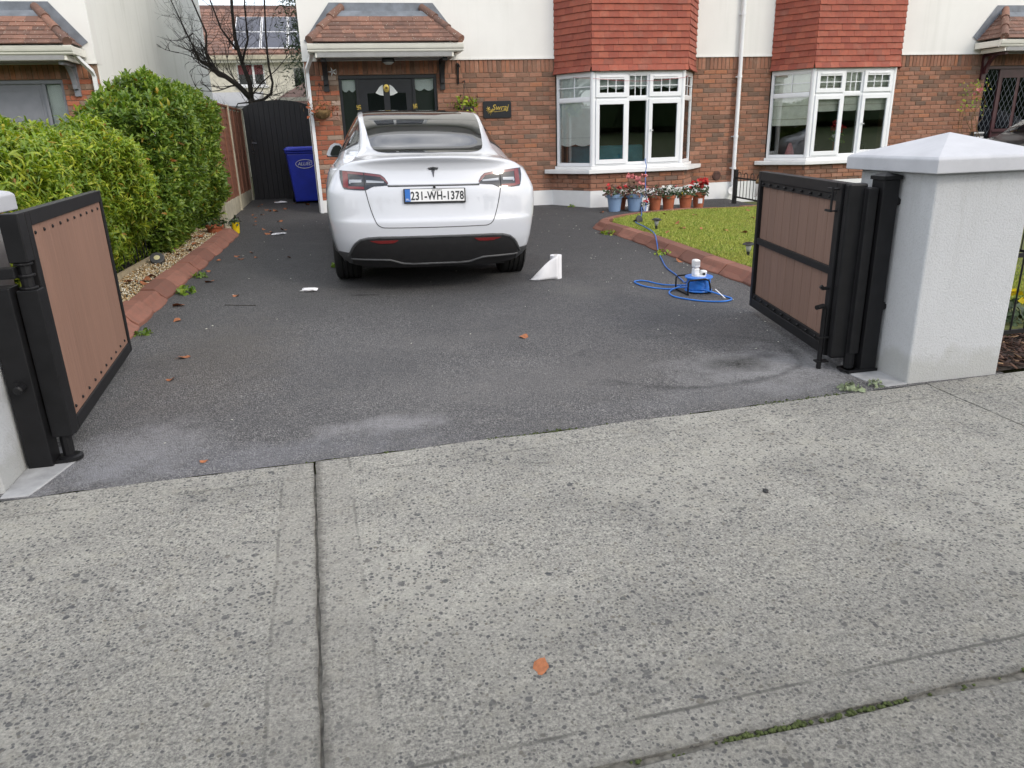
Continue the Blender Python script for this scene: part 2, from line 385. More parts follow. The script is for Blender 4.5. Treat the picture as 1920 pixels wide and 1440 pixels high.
def m_tarmac():
    t = NT('tarmac'); p = t.pos(); v = t.voro(165); sp = t.n('ShaderNodeSeparateColor'); t.l(v.outputs['Color'], sp.inputs[0])
    c = t.ramp(sp.outputs[0], [(0, (.060, .060, .063)), (.45, (.120, .120, .123)), (.8, (.185, .184, .184)), (1, (.34, .335, .325))])
    big = t.noise(1.2, 10, .72, None, .4); c = t.mix(t.ramp(big, [(.36, (.5, .5, .5)), (.62, (0, 0, 0))]), c, (.082, .082, .085))
    mid = t.noise(5.5, 9, .75); c = t.mix(t.ramp(mid, [(.52, (0, 0, 0)), (.75, (.38, .38, .38))]), c, (.21, .20, .185))
    sep = t.n('ShaderNodeSeparateXYZ'); t.l(p, sep.inputs[0])
    wob = t.noise(6, 5, .65)
    def blob(cx, cy, rx, ry, soft=.5):
        a = t.math('DIVIDE', t.math('SUBTRACT', sep.outputs[0], cx), rx); b = t.math('DIVIDE', t.math('SUBTRACT', sep.outputs[1], cy), ry)
        d = t.math('ADD', t.math('SQRT', t.math('ADD', t.math('MULTIPLY', a, a), t.math('MULTIPLY', b, b))), t.math('MULTIPLY', t.math('SUBTRACT', wob, .5), 1.6))
        return t.ramp(d, [(1-soft, (1, 1, 1)), (1.0, (0, 0, 0))])
    grit = t.ramp(t.noise(38, 4, .75), [(.34, (.45, .45, .45)), (.60, (1, 1, 1))])
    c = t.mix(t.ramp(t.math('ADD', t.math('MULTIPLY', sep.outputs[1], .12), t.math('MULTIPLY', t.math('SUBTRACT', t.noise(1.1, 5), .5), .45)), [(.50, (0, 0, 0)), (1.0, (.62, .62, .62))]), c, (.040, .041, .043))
    # cement dust washed over the tarmac by the new pillars, oil and tyre marks
    for (cx, cy, rx, ry, k, col) in ((2.45, 3.85, .80, .45, .75, (.31, .315, .325)), (2.0, 3.5, .9, .22, .35, (.22, .225, .235)), (-1.15, 3.55, .45, .5, .7, (.30, .305, .32)), (0.05, 3.58, .42, .14, .75, (.29, .29, .30)),
                                     (-.6, 3.35, 1.2, .2, .5, (.21, .215, .235)), (.9, 4.0, 1.3, .5, .35, (.19, .185, .18)), (.6, 5.0, .8, .3, .25, (.18, .175, .17)), (2.25, 3.95, .26, .17, 1.0, (.028, .029, .027)), (2.5, 4.05, .13, .08, .6, (.03, .03, .032)), (2.35, 5.1, .55, .4, .55, (.055, .058, .064)), (.05, 6.7, .16, .05, .9, (.012, .012, .013)), (1.95, 6.2, .3, .5, .3, (.19, .185, .17)), (-.9, 5.0, .6, 1.2, .25, (.15, .13, .10))):
        c = t.mix(t.math('MULTIPLY', t.math('MULTIPLY', blob(cx, cy, rx, ry, .75), k), grit), c, tuple(min(1, q*1.12) if k < .8 else q for q in col))
    # circular scuff
    a = t.math('DIVIDE', t.math('SUBTRACT', sep.outputs[0], 2.0), .72); b = t.math('DIVIDE', t.math('SUBTRACT', sep.outputs[1], 4.15), .52)
    d = t.math('ADD', t.math('SQRT', t.math('ADD', t.math('MULTIPLY', a, a), t.math('MULTIPLY', b, b))), t.math('MULTIPLY', t.math('SUBTRACT', wob, .5), .25))
    k = t.math('MULTIPLY', t.ramp(t.math('ABSOLUTE', t.math('SUBTRACT', d, 1)), [(.0, (1, 1, 1)), (.09, (0, 0, 0))]), t.ramp(t.noise(2.4, 4), [(.4, (0, 0, 0)), (.62, (1, 1, 1))]))
    c = t.mix(t.math('MULTIPLY', k, .6), c, (.022, .023, .025))
    ch = t.noise(26, 3, .8); c = t.mix(t.ramp(ch, [(.70, (0, 0, 0)), (.78, (.5, .5, .5))]), c, (.36, .36, .35))
    t.bump(v.outputs['Distance'], 1.0, .009); c = t.mix(1, c, (1.03, 1.02, 1.02), 'MULTIPLY'); MT['tarmac'] = t.set(c, t.ramp(big, [(.35, (.62, .62, .62)), (.6, (.85, .85, .85))]), spec=.35)
m_tarmac()
def m_leaf(name, a, b, c_, rough=.42):
    t = NT(name); r = t.rnd(); c = t.ramp(r, [(0, a), (.5, b), (.962, c_), (.985, (.42, .30, .03)), (1, (.28, .09, .03))])
    n = t.noise(2.3, 3); c = t.mix(t.ramp(n, [(.4, (0, 0, 0)), (.7, (.5, .5, .5))]), c, tuple(q*.55 for q in a))
    tr = t.n('ShaderNodeBsdfTranslucent'); t.l(t.mix(1, c, (1.5, 1.5, .6), 'MULTIPLY'), tr.inputs[0]); ms = t.n('ShaderNodeMixShader'); ms.inputs[0].default_value = .30
    t.set(c, rough, spec=.4); t.l(t.p.outputs[0], ms.inputs[1]); t.l(tr.outputs[0], ms.inputs[2]); t.l(ms.outputs[0], t.o.inputs[0]); MT[name] = t.m
m_leaf('leaf_yellowgreen', (.11, .20, .020), (.23, .34, .030), (.44, .48, .05))
m_leaf('leaf_green', (.07, .135, .022), (.15, .25, .036), (.30, .39, .06))
def m_grass():
    t = NT('grass'); r = t.n('ShaderNodeNewGeometry').outputs['Random Per Island']; n = t.noise(1.8, 5, .6)
    c = t.ramp(r, [(0, (.15, .235, .032)), (.45, (.29, .37, .06)), (.8, (.42, .46, .09)), (1, (.52, .46, .17))])
    c = t.mix(t.ramp(n, [(.42, (0, 0, 0)), (.68, (.55, .55, .55))]), c, (.36, .35, .07)); MT['grass'] = t.set(c, .6, spec=.25)
    t = NT('grass_soil'); n = t.noise(30, 5); c = t.ramp(n, [(.3, (.05, .06, .015)), (.7, (.11, .125, .03))]); MT['grass_soil'] = t.set(c, .95)
m_grass()
def m_gravel():
    t = NT('gravel'); c = t.ramp(t.rnd(), [(0, (.22, .12, .045)), (.25, (.40, .26, .11)), (.55, (.52, .42, .26)), (.8, (.62, .56, .42)), (1, (.70, .68, .60))]); MT['gravel'] = t.set(c, .7)
    t = NT('mulch'); c = t.ramp(t.rnd(), [(0, (.025, .013, .010)), (.6, (.07, .033, .022)), (.9, (.13, .07, .045)), (1, (.32, .20, .11))]); MT['mulch'] = t.set(c, .9)
    t = NT('kerb_red'); c = t.ramp(t.rnd(), [(0, (.155, .065, .046)), (.5, (.215, .088, .060)), (1, (.28, .122, .085))]); n = t.noise(14, 5, .65)
    c = t.mix(t.ramp(n, [(.42, (0, 0, 0)), (.75, (.65, .65, .65))]), c, (.14, .075, .055)); t.bump(t.noise(90, 5), .4, .006); MT['kerb_red'] = t.set(c, .85)
m_gravel()
def m_plank(name, col):
    t = NT(name); p = t.pos(); mp = t.n('ShaderNodeMapping'); mp.inputs['Scale'].default_value = (60, 60, 2.0); t.l(p, mp.inputs['Vector'])
    n = t.noise(1, 5, .6, mp.outputs[0]); c = t.ramp(n, [(.3, tuple(q*.84 for q in col)), (.7, tuple(q*1.12 for q in col))])
    c = t.mix(.16, c, t.ramp(t.rnd(), [(0, tuple(q*.7 for q in col)), (1, tuple(q*1.25 for q in col))])); t.bump(n, .25, .003); MT[name] = t.set(c, .62)
m_plank('brown_board', (.265, .148, .104)); m_plank('fence_board', (.20, .085, .052)); m_plank('black_board', (.014, .014, .016)); m_plank('brown_board_dark', (.20, .122, .092))
def m_carpaint(name, col):
    t = NT(name); MT[name] = t.set(col, .32, spec=.5, coat=1.0, Coat_Roughness=.04)
m_carpaint('car_white', (.60, .622, .665, 1)); m_carpaint('car_dark', (.012, .013, .015, 1))
def m_glass():
    t = NT('window_glass'); tr = t.n('ShaderNodeBsdfTransparent'); tr.inputs[0].default_value = (.93, .95, .94, 1); gl = t.n('ShaderNodeBsdfGlossy'); gl.inputs['Roughness'].default_value = .01; gl.inputs[0].default_value = (.9, .92, .95, 1)
    fr = t.n('ShaderNodeFresnel'); fr.inputs[0].default_value = 1.5; ms = t.n('ShaderNodeMixShader'); t.l(t.math('ADD', fr.outputs[0], .03), ms.inputs[0]); t.l(tr.outputs[0], ms.inputs[1]); t.l(gl.outputs[0], ms.inputs[2]); t.l(ms.outputs[0], t.o.inputs[0]); MT['window_glass'] = t.m
    t = NT('dark_glass'); MT['dark_glass'] = t.set((.006, .007, .009, 1), .03, spec=.8, coat=.3, Coat_Roughness=.01)
    t = NT('mirror_glass'); MT['mirror_glass'] = t.set((.05, .055, .06, 1), .05, .6)
    t = NT('lens_red'); MT['lens_red'] = t.set((.15, .009, .009, 1), .12, coat=1.0)
    t = NT('lens_pink'); MT['lens_pink'] = t.set((.17, .05, .052, 1), .12, coat=1.0)
    t = NT('lens_smoke'); MT['lens_smoke'] = t.set((.018, .020, .023, 1), .08, coat=1.0)
    t = NT('lens_clear'); MT['lens_clear'] = t.set((.38, .40, .42, 1), .15, .5, coat=1.0)
    t = NT('lantern_glass'); MT['lantern_glass'] = t.set((.45, .46, .44, 1), .25)
m_glass()

# ------------------------------------------------------------------ ground, pavement, drive
def sheet(name, xs, ys, zf, mat, kind='structure', label=None, parent=None):
    P = [[(x, y, zf(x, y)) for x in xs] for y in ys]
    return MB().grid(P).build(name, mat, parent, smooth=True, kind=kind, label=label)
lin = lambda a, b, n: [a+(b-a)*i/(n-1) for i in range(n)]
gx = [-300, -120, -50, -20]+lin(-10, 16, 40)+[22, 50, 120, 300]; gy = [-300, -120, -60, -30, -14]+lin(-6, 18, 50)+[26, 40, 80, 160, 300]
sheet('ground', gx, gy, lambda x, y: gz(x, y)-.07, MT['grass_soil'])
sheet('road', lin(-60, 60, 12), lin(-6.5, .88, 4), lambda x, y: gz(x, y)-.045, MT['asphalt_road'])
sheet('field', lin(-90, 110, 20), lin(-60, -6.8, 12), lambda x, y: gz(x, y)-.02+max(0, -y-25)*.05, MT['field_grass'])
YE = lambda x: 3.195+.035*(x+1)          # line where drive and pavement meet
YK = lambda x: 1.297+.027*(x-.488)       # joint between slabs and kerb strip
XJ = lambda y: -.272-.0446*(y-3.167); XJ2 = lambda y: 3.073-.03*(y-3.2)
pave = new('pavement'); tag(pave, kind='structure'); FR[pave] = Matrix.Identity(4)
joint = sheet('joint_bed', lin(-14, 16, 20), [.85, 1.6, 2.4, 3.1], lambda x, y: gz(x, y)-.006, MT['joint_dirt'], None, None, pave)
def slab(c):
    """c = outline of one cast slab, counter-clockwise"""
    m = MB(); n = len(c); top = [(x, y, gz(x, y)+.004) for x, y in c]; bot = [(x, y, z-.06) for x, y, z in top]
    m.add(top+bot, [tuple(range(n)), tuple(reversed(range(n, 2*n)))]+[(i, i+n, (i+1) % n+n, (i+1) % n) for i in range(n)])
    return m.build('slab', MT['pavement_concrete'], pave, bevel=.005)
def strip_pts(xa, xb, f, n): return [(x, f(x)) for x in lin(xa, xb, n)]
def jag(x, y): return y+.006*math.sin(x*37)+.004*math.sin(x*91+1)
g = .0045
def slab_between(xl, xr, n=14):
    bot = strip_pts(xl(1.3)+g, xr(1.3)-g, lambda x: jag(x, YK(x)+.011), n); top = strip_pts(xr(3.2)-g, xl(3.2)+g, lambda x: jag(x*1.3, YE(x)-.006), n)
    lf_ = [(xl(y)+g+.0022*math.sin(y*43+xl(1))+.0016*math.sin(y*117), y) for y in lin(YE(xl(3.2))-.05, 1.37, 22)]; rt_ = [(xr(y)-g+.0022*math.sin(y*51+xr(1))+.0016*math.sin(y*131), y) for y in lin(1.37, YE(xr(3.2))-.05, 22)]
    slab(bot+rt_+top+lf_)
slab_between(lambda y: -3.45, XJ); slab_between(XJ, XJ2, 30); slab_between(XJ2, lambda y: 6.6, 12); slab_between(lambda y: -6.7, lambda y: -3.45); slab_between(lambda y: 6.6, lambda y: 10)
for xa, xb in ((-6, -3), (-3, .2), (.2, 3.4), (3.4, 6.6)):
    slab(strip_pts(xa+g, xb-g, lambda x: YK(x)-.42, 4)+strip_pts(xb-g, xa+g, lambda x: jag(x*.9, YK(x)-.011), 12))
# moss in the kerb joint, along the drive edge
def moss_blob(pts, r, n):
    P = []
    for x, y in pts:
        for _ in range(n): a, q = random.uniform(0, 6.28), random.gauss(0, 1); P.append((x+random.gauss(0, r*2.5), y+random.gauss(0, r), 0))
    return [(x, y, gz(x, y)+random.uniform(-.014, .003)) for x, y, _ in P]
oct_ = (np.array([(1, 0, 0), (0, 1, 0), (-1, 0, 0), (0, -1, 0), (0, 0, 1), (0, 0, -1)])*.5, np.array([(0, 1, 4), (1, 2, 4), (2, 3, 4), (3, 0, 4), (1, 0, 5), (2, 1, 5), (3, 2, 5), (0, 3, 5)]))
pm_ = moss_blob([(x, YK(x)+.002) for x in lin(.80, 1.0, 6)], .004, 34)+moss_blob([(x, YK(x)) for x in lin(1.1, 1.3, 5)], .004, 24)+moss_blob([(x, YK(x)) for x in lin(.55, 1.7, 12)], .004, 4)
pm_ += moss_blob([(x, YE(x)) for x in lin(.55, 1.0, 12)], .009, 14)+moss_blob([(x, YE(x)) for x in lin(2.05, 2.5, 9)], .014, 34)+moss_blob([(x, YE(x)) for x in lin(-.3, 2, 20)], .006, 5)
scatter(oct_, mats(len(pm_), pm_, sc=RNG.uniform(.008, .02, len(pm_))*np.array([[1, 1, .6]]).T if False else RNG.uniform(.007, .018, len(pm_))), 'moss', MT['moss'])
bpy.data.objects['moss']['kind'] = 'stuff'

drv = new('driveway'); tag(drv, kind='structure'); FR[drv] = Matrix.Identity(4)
P = [[(x, (YE(x)+.004+.008*math.sin(x*23)*(j == 0)) if j == 0 else 3.3+(16.2-3.3)*j/60*1.0+.06*(1-j/60), 0) for x in lin(-2.05, 3.62, 60)] for j in range(61)]
P = [[(x, y, gz(x, y)) for x, y, _ in r] for r in P]
MB().grid(P).build('tarmac', MT['tarmac'], drv, smooth=True)
sheet('tarmac', lin(3.615, 6.83, 16), lin(10.7, 12.95, 10), lambda x, y: gz(x, y)+.001, MT['tarmac'], None, None, drv)

# ------------------------------------------------------------------ the houses
WY = 12.91; ZP = .225
rowtop = lambda n: ZP+(26.57-n)*.075
def chamfer_box(l, h, d, ch=.004):
    """brick: front (towards -y) with bevelled edges; centred in x,z, front face at y=0"""
    x, z = l/2, h/2
    v = [(-x, ch, -z), (x, ch, -z), (x, ch, z), (-x, ch, z), (-x+ch, 0, -z+ch), (x-ch, 0, -z+ch), (x-ch, 0, z-ch), (-x+ch, 0, z-ch), (-x, d, -z), (x, d, -z), (x, d, z), (-x, d, z)]
    return MB().add(v, [(4, 5, 6, 7), (0, 1, 5, 4), (1, 2, 6, 5), (2, 3, 7, 6), (3, 0, 4, 7), (8, 9, 1, 0), (9, 10, 2, 1), (10, 11, 3, 2), (11, 8, 0, 3)])
def rough_brick(seed):
    r = random.Random(seed); m = chamfer_box(.213, .064, .03, .0045)
    m.v = [(x+r.uniform(-.0022, .0022), y+(r.uniform(-.0015, .0015) if y < .01 else 0), z+r.uniform(-.0018, .0018)) for x, y, z in m.v]; return m
BRICKS = {k: [rough_brick(i).mesh('brick', MT[k]) for i in range(5)] for k in ('brick', 'brick_pier')}
def lay(A, B, rows, phase, soldier=None, z0=None):
    """bricks along A->B (outside on the right-hand side): list of (centre, angle, length, height)"""
    A, B = Vector((*A, 0)), Vector((*B, 0)); d = B-A; Ln = d.length; d.normalize(); ang = math.atan2(d.y, d.x); L = []
    for n in rows:
        zt = rowtop(n)-.005; zb = zt-.065
        if zb < ZP: zb = ZP+.002
        if zt-zb < .015: continue
        s = (phase+(.1125 if n % 2 == 0 else 0)) % .225-.225
        while s < Ln:
            a, b = max(s+.005, .001), min(s+.22, Ln-.001)
            if b-a > .03: L.append((A+d*((a+b)/2)+Vector((0, 0, (zt+zb)/2)), ang, b-a, zt-zb, False))
            s += .225
    if soldier:
        s = 0
        while s+.06 < Ln: L.append((A+d*(s+.0375)+Vector((0, 0, rowtop(1)+.005+.1075)), ang, .215, .065, True)); s += .075
    return L
def hidden(u, v):
    return u < -20 or u > 1940 or v < -20 or (640 < u < 985 and v > 222) or (1440 < u < 1700 and v > 322) or (u > 1605 and v > 298) or (v > 232 and u < 175)
def brickwork(parent, L, key, cap=300):
    S_ = []
    for c, ang, l, h, sol in L:
        p = project(c); k = 1e9 if (p is None or hidden(p[0], p[1])) else p[2]
        S_.append((k, c, ang, l, h, sol))
    S_.sort(key=lambda q: q[0]); rest = MB()
    for i, (k, c, ang, l, h, sol) in enumerate(S_):
        nrm = Vector((math.sin(ang), -math.cos(ang), 0)); off = random.uniform(-.0025, .0025)
        M = Matrix.Translation(c+nrm*(.006+off)) @ Matrix.Rotation(ang, 4, 'Z')
        if sol: M = M @ Matrix.Rotation(PI/2, 4, 'Y')
        me = random.choice(BRICKS[key])
        M = M @ Matrix.Rotation(random.gauss(0, .006), 4, 'Y') @ Matrix.Diagonal((l/.213, 1, h/.064, 1))
        if i < cap and k < 1e8: inst('brick', me, parent, M)
        else:
            rest.add([M @ q.co for q in me.vertices], [tuple(p.vertices) for p in me.polygons])
    if rest.v: rest.build('brickwork', MT[key], parent, kind='stuff', fix=False)
def wall_holes(x0, x1, z0, z1, holes, ya, yb, fn=None):
    """wall between x0..x1, z0..z1 as boxes round rectangular holes (xa,xb,za,zb)"""
    m = MB(); xs = sorted({x0, x1, *[q for h in holes for q in h[:2] if x0 < q < x1]}); zs = sorted({z0, z1, *[q for h in holes for q in h[2:] if z0 < q < z1]})
    for i in range(len(xs)-1):
        for j in range(len(zs)-1):
            cx, cz = (xs[i]+xs[i+1])/2, (zs[j]+zs[j+1])/2
            if not any(h[0] < cx < h[1] and h[2] < cz < h[3] for h in holes): m.bb((xs[i], ya, zs[j]), (xs[i+1], yb, zs[j+1]))
    return m
def scallop(x0, x1, zt, zb, n, dep, m=10):
    pts = [(x0, zt), (x1, zt)]
    for i in range(n*m, -1, -1):
        t = i/(n*m); pts.append((x0+(x1-x0)*t, zb-dep*abs(math.sin(PI*n*t))))
    return pts
def along(A, B, poly, off, th):
    """prism whose outline lies in the upright plane through A->B (distance, z)"""
    A, B = Vector((*A, 0)), Vector((*B, 0)); d = (B-A).normalized(); nr = Vector((d.y, -d.x, 0)); m = MB()
    m.prism(poly, 1, -off-th, -off); return m.xf(lambda p: A+d*p[0]-nr*p[1]*-1*-1+Vector((0, 0, p[2])) if False else A+d*p[0]+nr*(-p[1]-0)+Vector((0, 0, p[2])))
BC, BF, BWH, BFY = 4.83, .785, 1.25, 12.30      # bay: centre, half front, half width at the wall, front line

def win_face(bw, A, B, cols, light, zt=1.66):
    """one face of the bay: A->B, cols = list of (from, to, kind, bars)"""
    A3, B3 = Vector((*A, 0)), Vector((*B, 0)); d = (B3-A3).normalized(); ang = math.atan2(d.y, d.x); nr = Vector((d.y, -d.x, 0)); Ln = (B3-A3).length
    def bx(mb, s0, s1, z0, z1, o0, o1):
        c = A3+d*((s0+s1)/2)+nr*((o0+o1)/2)+Vector((0, 0, (z0+z1)/2)); mb.box(c, (s1-s0, abs(o1-o0), z1-z0), ang)
    fr = MB(); bx(fr, 0, Ln, .625, .665, -.05, .02); bx(fr, 0, Ln, 2.035, 2.10, -.05, .02); bx(fr, 0.0, .045, .665, 2.035, -.05, .02); bx(fr, Ln-.045, Ln, .665, 2.035, -.05, .02)
    prev = None
    for i, (a, b, kind, nb) in enumerate(cols):
        bx(fr, a, b, zt-.005, zt+.05, -.05, .018)
        if i: bx(fr, cols[i-1][1], a, .665, 2.035, -.05, .018)
    o = fr.build('frame', MT['upvc'], bw, bevel=.004)
    for a, b, kind, nb in cols:
        for lo, hi, top in ((.665, zt-.005, False), (zt+.05, 2.035, True)):
            f = .062 if kind == 'sash' else .012; e0, e1 = (.012, .045) if kind == 'sash' else (-.02, .012)
            sa = MB(); bx(sa, a-.01*(kind == 'sash'), b+.01*(kind == 'sash'), lo-.008*(kind == 'sash'), lo+f, e0, e1); bx(sa, a-.01*(kind == 'sash'), b+.01*(kind == 'sash'), hi-f, hi+.008*(kind == 'sash'), e0, e1)
            bx(sa, a-.01*(kind == 'sash'), a+f-.01, lo+f, hi-f, e0, e1); bx(sa, b-f+.01, b+.01*(kind == 'sash'), lo+f, hi-f, e0, e1)
            if kind == 'sash' and top: bx(sa, a+.06, b-.06, hi-.035, hi-.012, e1, e1+.012)
            sash = sa.build('sash' if kind == 'sash' else 'bead', MT['upvc'], bw, bevel=.003)
            pn = MB(); bx(pn, a+f-.012, b-f+.012, lo+f-.004, hi-f+.004, -.004 if kind != 'sash' else .020, 0 if kind != 'sash' else .024); pn.build('pane', MT['window_glass'], bw)
            if top and nb:
                z0, z1 = lo+f, hi-f; gb = MB(); q = .006; oo = (.002, .012) if kind != 'sash' else (.026, .036)
                for k in range(1, nb): x = a+f-.01+(b-a-2*f+.02)*k/nb; bx(gb, x-q, x+q, z0, z1, *oo)
                zz = (z0+z1)/2; bx(gb, a+f-.01, b-f+.01, zz-q, zz+q, oo[0]+.001, oo[1]+.001)
                gb.build('glazing_bar', MT['upvc'], bw)
    if light == 'front':
        h = MB(); bx(h, cols[-1][0]+.018, cols[-1][0]+.03, 1.17, 1.19, .046, .075); bx(h, cols[-1][0]+.018, cols[-1][0]+.06, 1.165, 1.178, .06, .075); h.build('handle', MT['upvc'], bw)

def build_house(name, x0, s, label, cfg):
    L = lambda x: x0+s*x
    X = lambda p: (x0+s*p[0], p[1], p[2])
    h = thing(name, label, 'house', (L(3.1), 14.5, 0))
    bay = cfg.get('bay', True); XE = 6.83
    def B(mb, nm, mat, par=h, **k): return mb.xf(X).build(nm, MT[mat], par, **k)
    bl, br = BC-BWH, BC+BWH
    holes = [(.0, 1.57, -.3, 2.143)]+([(bl, br, .25, 2.36)] if bay else [])
    B(wall_holes(-.5, XE, -.3, 2.36, holes, WY+.004, WY+.25), 'wall', 'mortar')
    # plinth
    B(MB().bb((-.5, WY-.022, -.3), (0, WY+.003, ZP)), 'plinth', 'white_paint'); B(MB().bb((1.57, WY-.022, -.3), (bl-.02 if bay else XE, WY+.003, ZP)), 'plinth', 'white_paint')
    if bay:
        pl = MB(); B(MB().bb((br+.02, WY-.022, -.3), (XE, WY+.003, ZP)), 'plinth', 'white_paint')
        o = .075; poly = [(bl-o-.02, WY+.002), (BC-BF-.055, BFY-.06), (BC+BF+.055, BFY-.06), (br+o+.02, WY+.002)]; pl.prism(poly, 2, -.3, ZP); B(pl, 'plinth', 'white_paint')
    # bricks
    def seg(a, b, rows=range(1, 28), sol=False, ph=None):
        ph = 2.0028-a if ph is None else ph
        p, q = (a, WY), (b, WY)
        if s < 0: p, q = (L(b), WY), (L(a), WY); ph = cfg.get('phase', 0)-L(b)
        else: p, q = (L(a), WY), (L(b), WY)
        return lay(p, q, rows, ph, sol)
    if cfg['bricks']:
        LB = seg(1.57, bl if bay else XE, sol=False)+lay((min(L(-.5), L(bl if bay else XE)), WY), (max(L(-.5), L(bl if bay else XE)), WY), [], 0, True)
        if bay:
            LB += seg(br, XE)+lay((min(L(br), L(XE)), WY), (max(L(br), L(XE)), WY), [], 0, True)
            k = .045; c0, c1, c2, c3 = (bl-.06, WY), (BC-BF-k, BFY-k-.002), (BC+BF+k, BFY-k-.002), (br+.06, WY)
            pts = [(L(c[0]), c[1]) for c in (c0, c1, c2, c3)]
            if s < 0: pts = pts[::-1]
            bp = MB().prism([(c0[0]+.006, WY+.002), (c1[0]+.006, c1[1]+.009), (c2[0]-.006, c2[1]+.009), (c3[0]-.006, WY+.002)], 2, ZP-.01, .50); B(bp, 'bay_base', 'mortar')
            for i in range(3): LB += lay(pts[i], pts[i+1], range(23, 28), .1)
        brickwork(h, LB, 'brick'); brickwork(h, seg(-.5, 0, ph=.02), 'brick_pier')
    # render above, bell-cast drip, corner return and side walls
    up = wall_holes(-.52, bl if bay else XE, 2.352, 5.15, [(.22, 1.48, 3.75, 4.75)], WY-.016, WY+.25)
    up.bb((-.52, WY-.028, 2.346), (bl if bay else XE, WY-.014, 2.37)); B(up, 'render_wall', 'render_white')
    if bay: up = MB().bb((br, WY-.016, 2.371), (XE, WY+.25, 5.15)); up.bb((br, WY-.028, 2.346), (XE, WY-.014, 2.37)); B(up, 'render_wall', 'render_white')
    gab = MB(); gab.prism([(WY+.05, -.3), (23.4, -.3), (23.4, 5.15), (18.1, 8.6), (WY+.05, 5.15)], 0, -.515, -.30); B(gab, 'gable_wall', 'render_gable')
    B(MB().bb((-.3, 23.2, -.3), (XE, 23.4, 5.15)), 'back_wall', 'render_gable')
    rf = MB()
    for ya, za, yb, zb in ((12.45, 5.0, 18.1, 8.72), (18.1, 8.72, 23.8, 5.0)): rf.prism([(ya, za), (yb, zb), (yb, zb+.12), (ya, za+.12)], 0, -.75, XE)
    B(rf, 'roof', 'roof_conc'); B(MB().bb((-.75, 12.35, 4.92), (XE, 12.47, 5.14)), 'gutter', 'upvc'); B(MB().bb((-.75, 12.471, 4.96), (XE, WY-.03, 5.0)), 'soffit', 'upvc')
    # upper window above the canopy
    uw = MB()
    for a, b, c, d in ((.22, 1.48, 3.75, 3.80), (.22, 1.48, 4.70, 4.75), (.22, .28, 3.80, 4.70), (1.42, 1.48, 3.80, 4.70), (.82, .88, 3.80, 4.70)): uw.bb((a, WY+.02, c), (b, WY+.09, d))
    uw.bb((.15, WY-.06, 3.69), (1.55, WY+.02, 3.745)); wo = B(uw, 'window', 'upvc', bevel=.004)
    for a, b in ((.28, .82), (.88, 1.42)): B(MB().bb((a, WY+.05, 3.8), (b, WY+.056, 4.7)), 'pane', 'window_glass', wo)
    B(MB().bb((.1, WY+.4, 3.6), (1.6, WY+.42, 4.9)), 'room_back', 'room', h)
    # ---------------- canopy over the door
    cb = MB(); cb.add([(-.27, 12.31, 2.352), (1.76, 12.31, 2.352), (1.76, WY-.03, 2.352), (-.27, WY-.03, 2.352), (-.27, 12.31, 2.53), (1.76, 12.31, 2.53), (1.30, WY-.03, 3.03), (.19, WY-.03, 3.03), (-.27, WY-.03, 2.53), (1.76, WY-.03, 2.53)], [(0, 1, 2, 3), (0, 1, 5, 4), (4, 5, 6, 7), (4, 7, 8), (5, 9, 6), (0, 4, 8, 3), (1, 2, 9, 5), (3, 8, 7, 6, 9, 2)])
    can = B(cb, 'canopy', 'soffit')
    gut = MB(); pr = [(12.29, 2.43), (12.31, 2.415), (12.335, 2.415), (12.335, 2.535), (12.25, 2.535), (12.25, 2.52), (12.258, 2.49), (12.268, 2.465), (12.286, 2.45)]
    gut.prism(pr, 0, -.405, 1.94)
    for xa, xb in ((-.405, -.335), (1.87, 1.94)): gut.bb((xa, 12.336, 2.425), (xb, WY-.04, 2.53))
    B(gut, 'gutter', 'upvc_cream', can, bevel=.004)
    fa = MB(); fa.bb((-.30, 12.325, 2.345), (1.79, 12.345, 2.425)); fa.bb((-.30, 12.318, 2.348), (1.79, 12.326, 2.372)); fa.bb((-.302, 12.346, 2.345), (-.282, WY-.03, 2.42)); fa.bb((1.772, 12.346, 2.345), (1.792, WY-.03, 2.42)); B(fa, 'fascia', 'upvc_cream', can, bevel=.003)
    tm = chamfer_box(.1635, .150, .017, .003).mesh('tile', MT['roof_tile']); sl = math.atan2(.54, .61); nrow = 6; HX = lambda t: -.36+.51*t; HY = lambda t: 12.265+.61*t; HZ = lambda t: 2.565+.54*t
    for i in range(nrow):
        t = (i+.30)/nrow*.70; xa, xb = HX(t)+.02, 1.54-HX(t)-.02; x = xa-(.08 if i % 2 else 0)
        while x < xb:
            a, b = max(x, xa), min(x+.165, xb)
            if b-a > .03:
                M = Matrix.Translation(X(((a+b)/2, HY(t)-.012, HZ(t)+.022))) @ Matrix.Rotation(-(PI/2-sl)-.13+random.gauss(0, .012), 4, 'X') @ Matrix.Rotation(random.gauss(0, .008), 4, 'Y') @ Matrix.Diagonal(((b-a)/.165, 1, 1, 1))
                inst('tile', tm, can, M)
            x += .165
    for sg in (0, 1):                                   # sloping ends and round hip tiles
        q = (lambda x: x) if not sg else (lambda x: 1.54-x)
        for i in range(6):
            t0, t1 = i/6*.9, (i+1.2)/6*.9; e = MB()
            P4 = [(q(HX(t0)-.012), HY(t0)+.02, HZ(t0)+.008), (q(HX(t0)-.012), WY-.035, HZ(t0)+.008), (q(HX(t1)), WY-.035, HZ(t1)-.006), (q(HX(t1)), HY(t1), HZ(t1)-.006)]
            e.add(P4+[(x, y, z+.014) for x, y, z in P4], [(0, 1, 2, 3), (4, 5, 6, 7), (0, 1, 5, 4), (1, 2, 6, 5), (2, 3, 7, 6), (3, 0, 4, 7)]); B(e, 'tile', 'roof_tile', can)
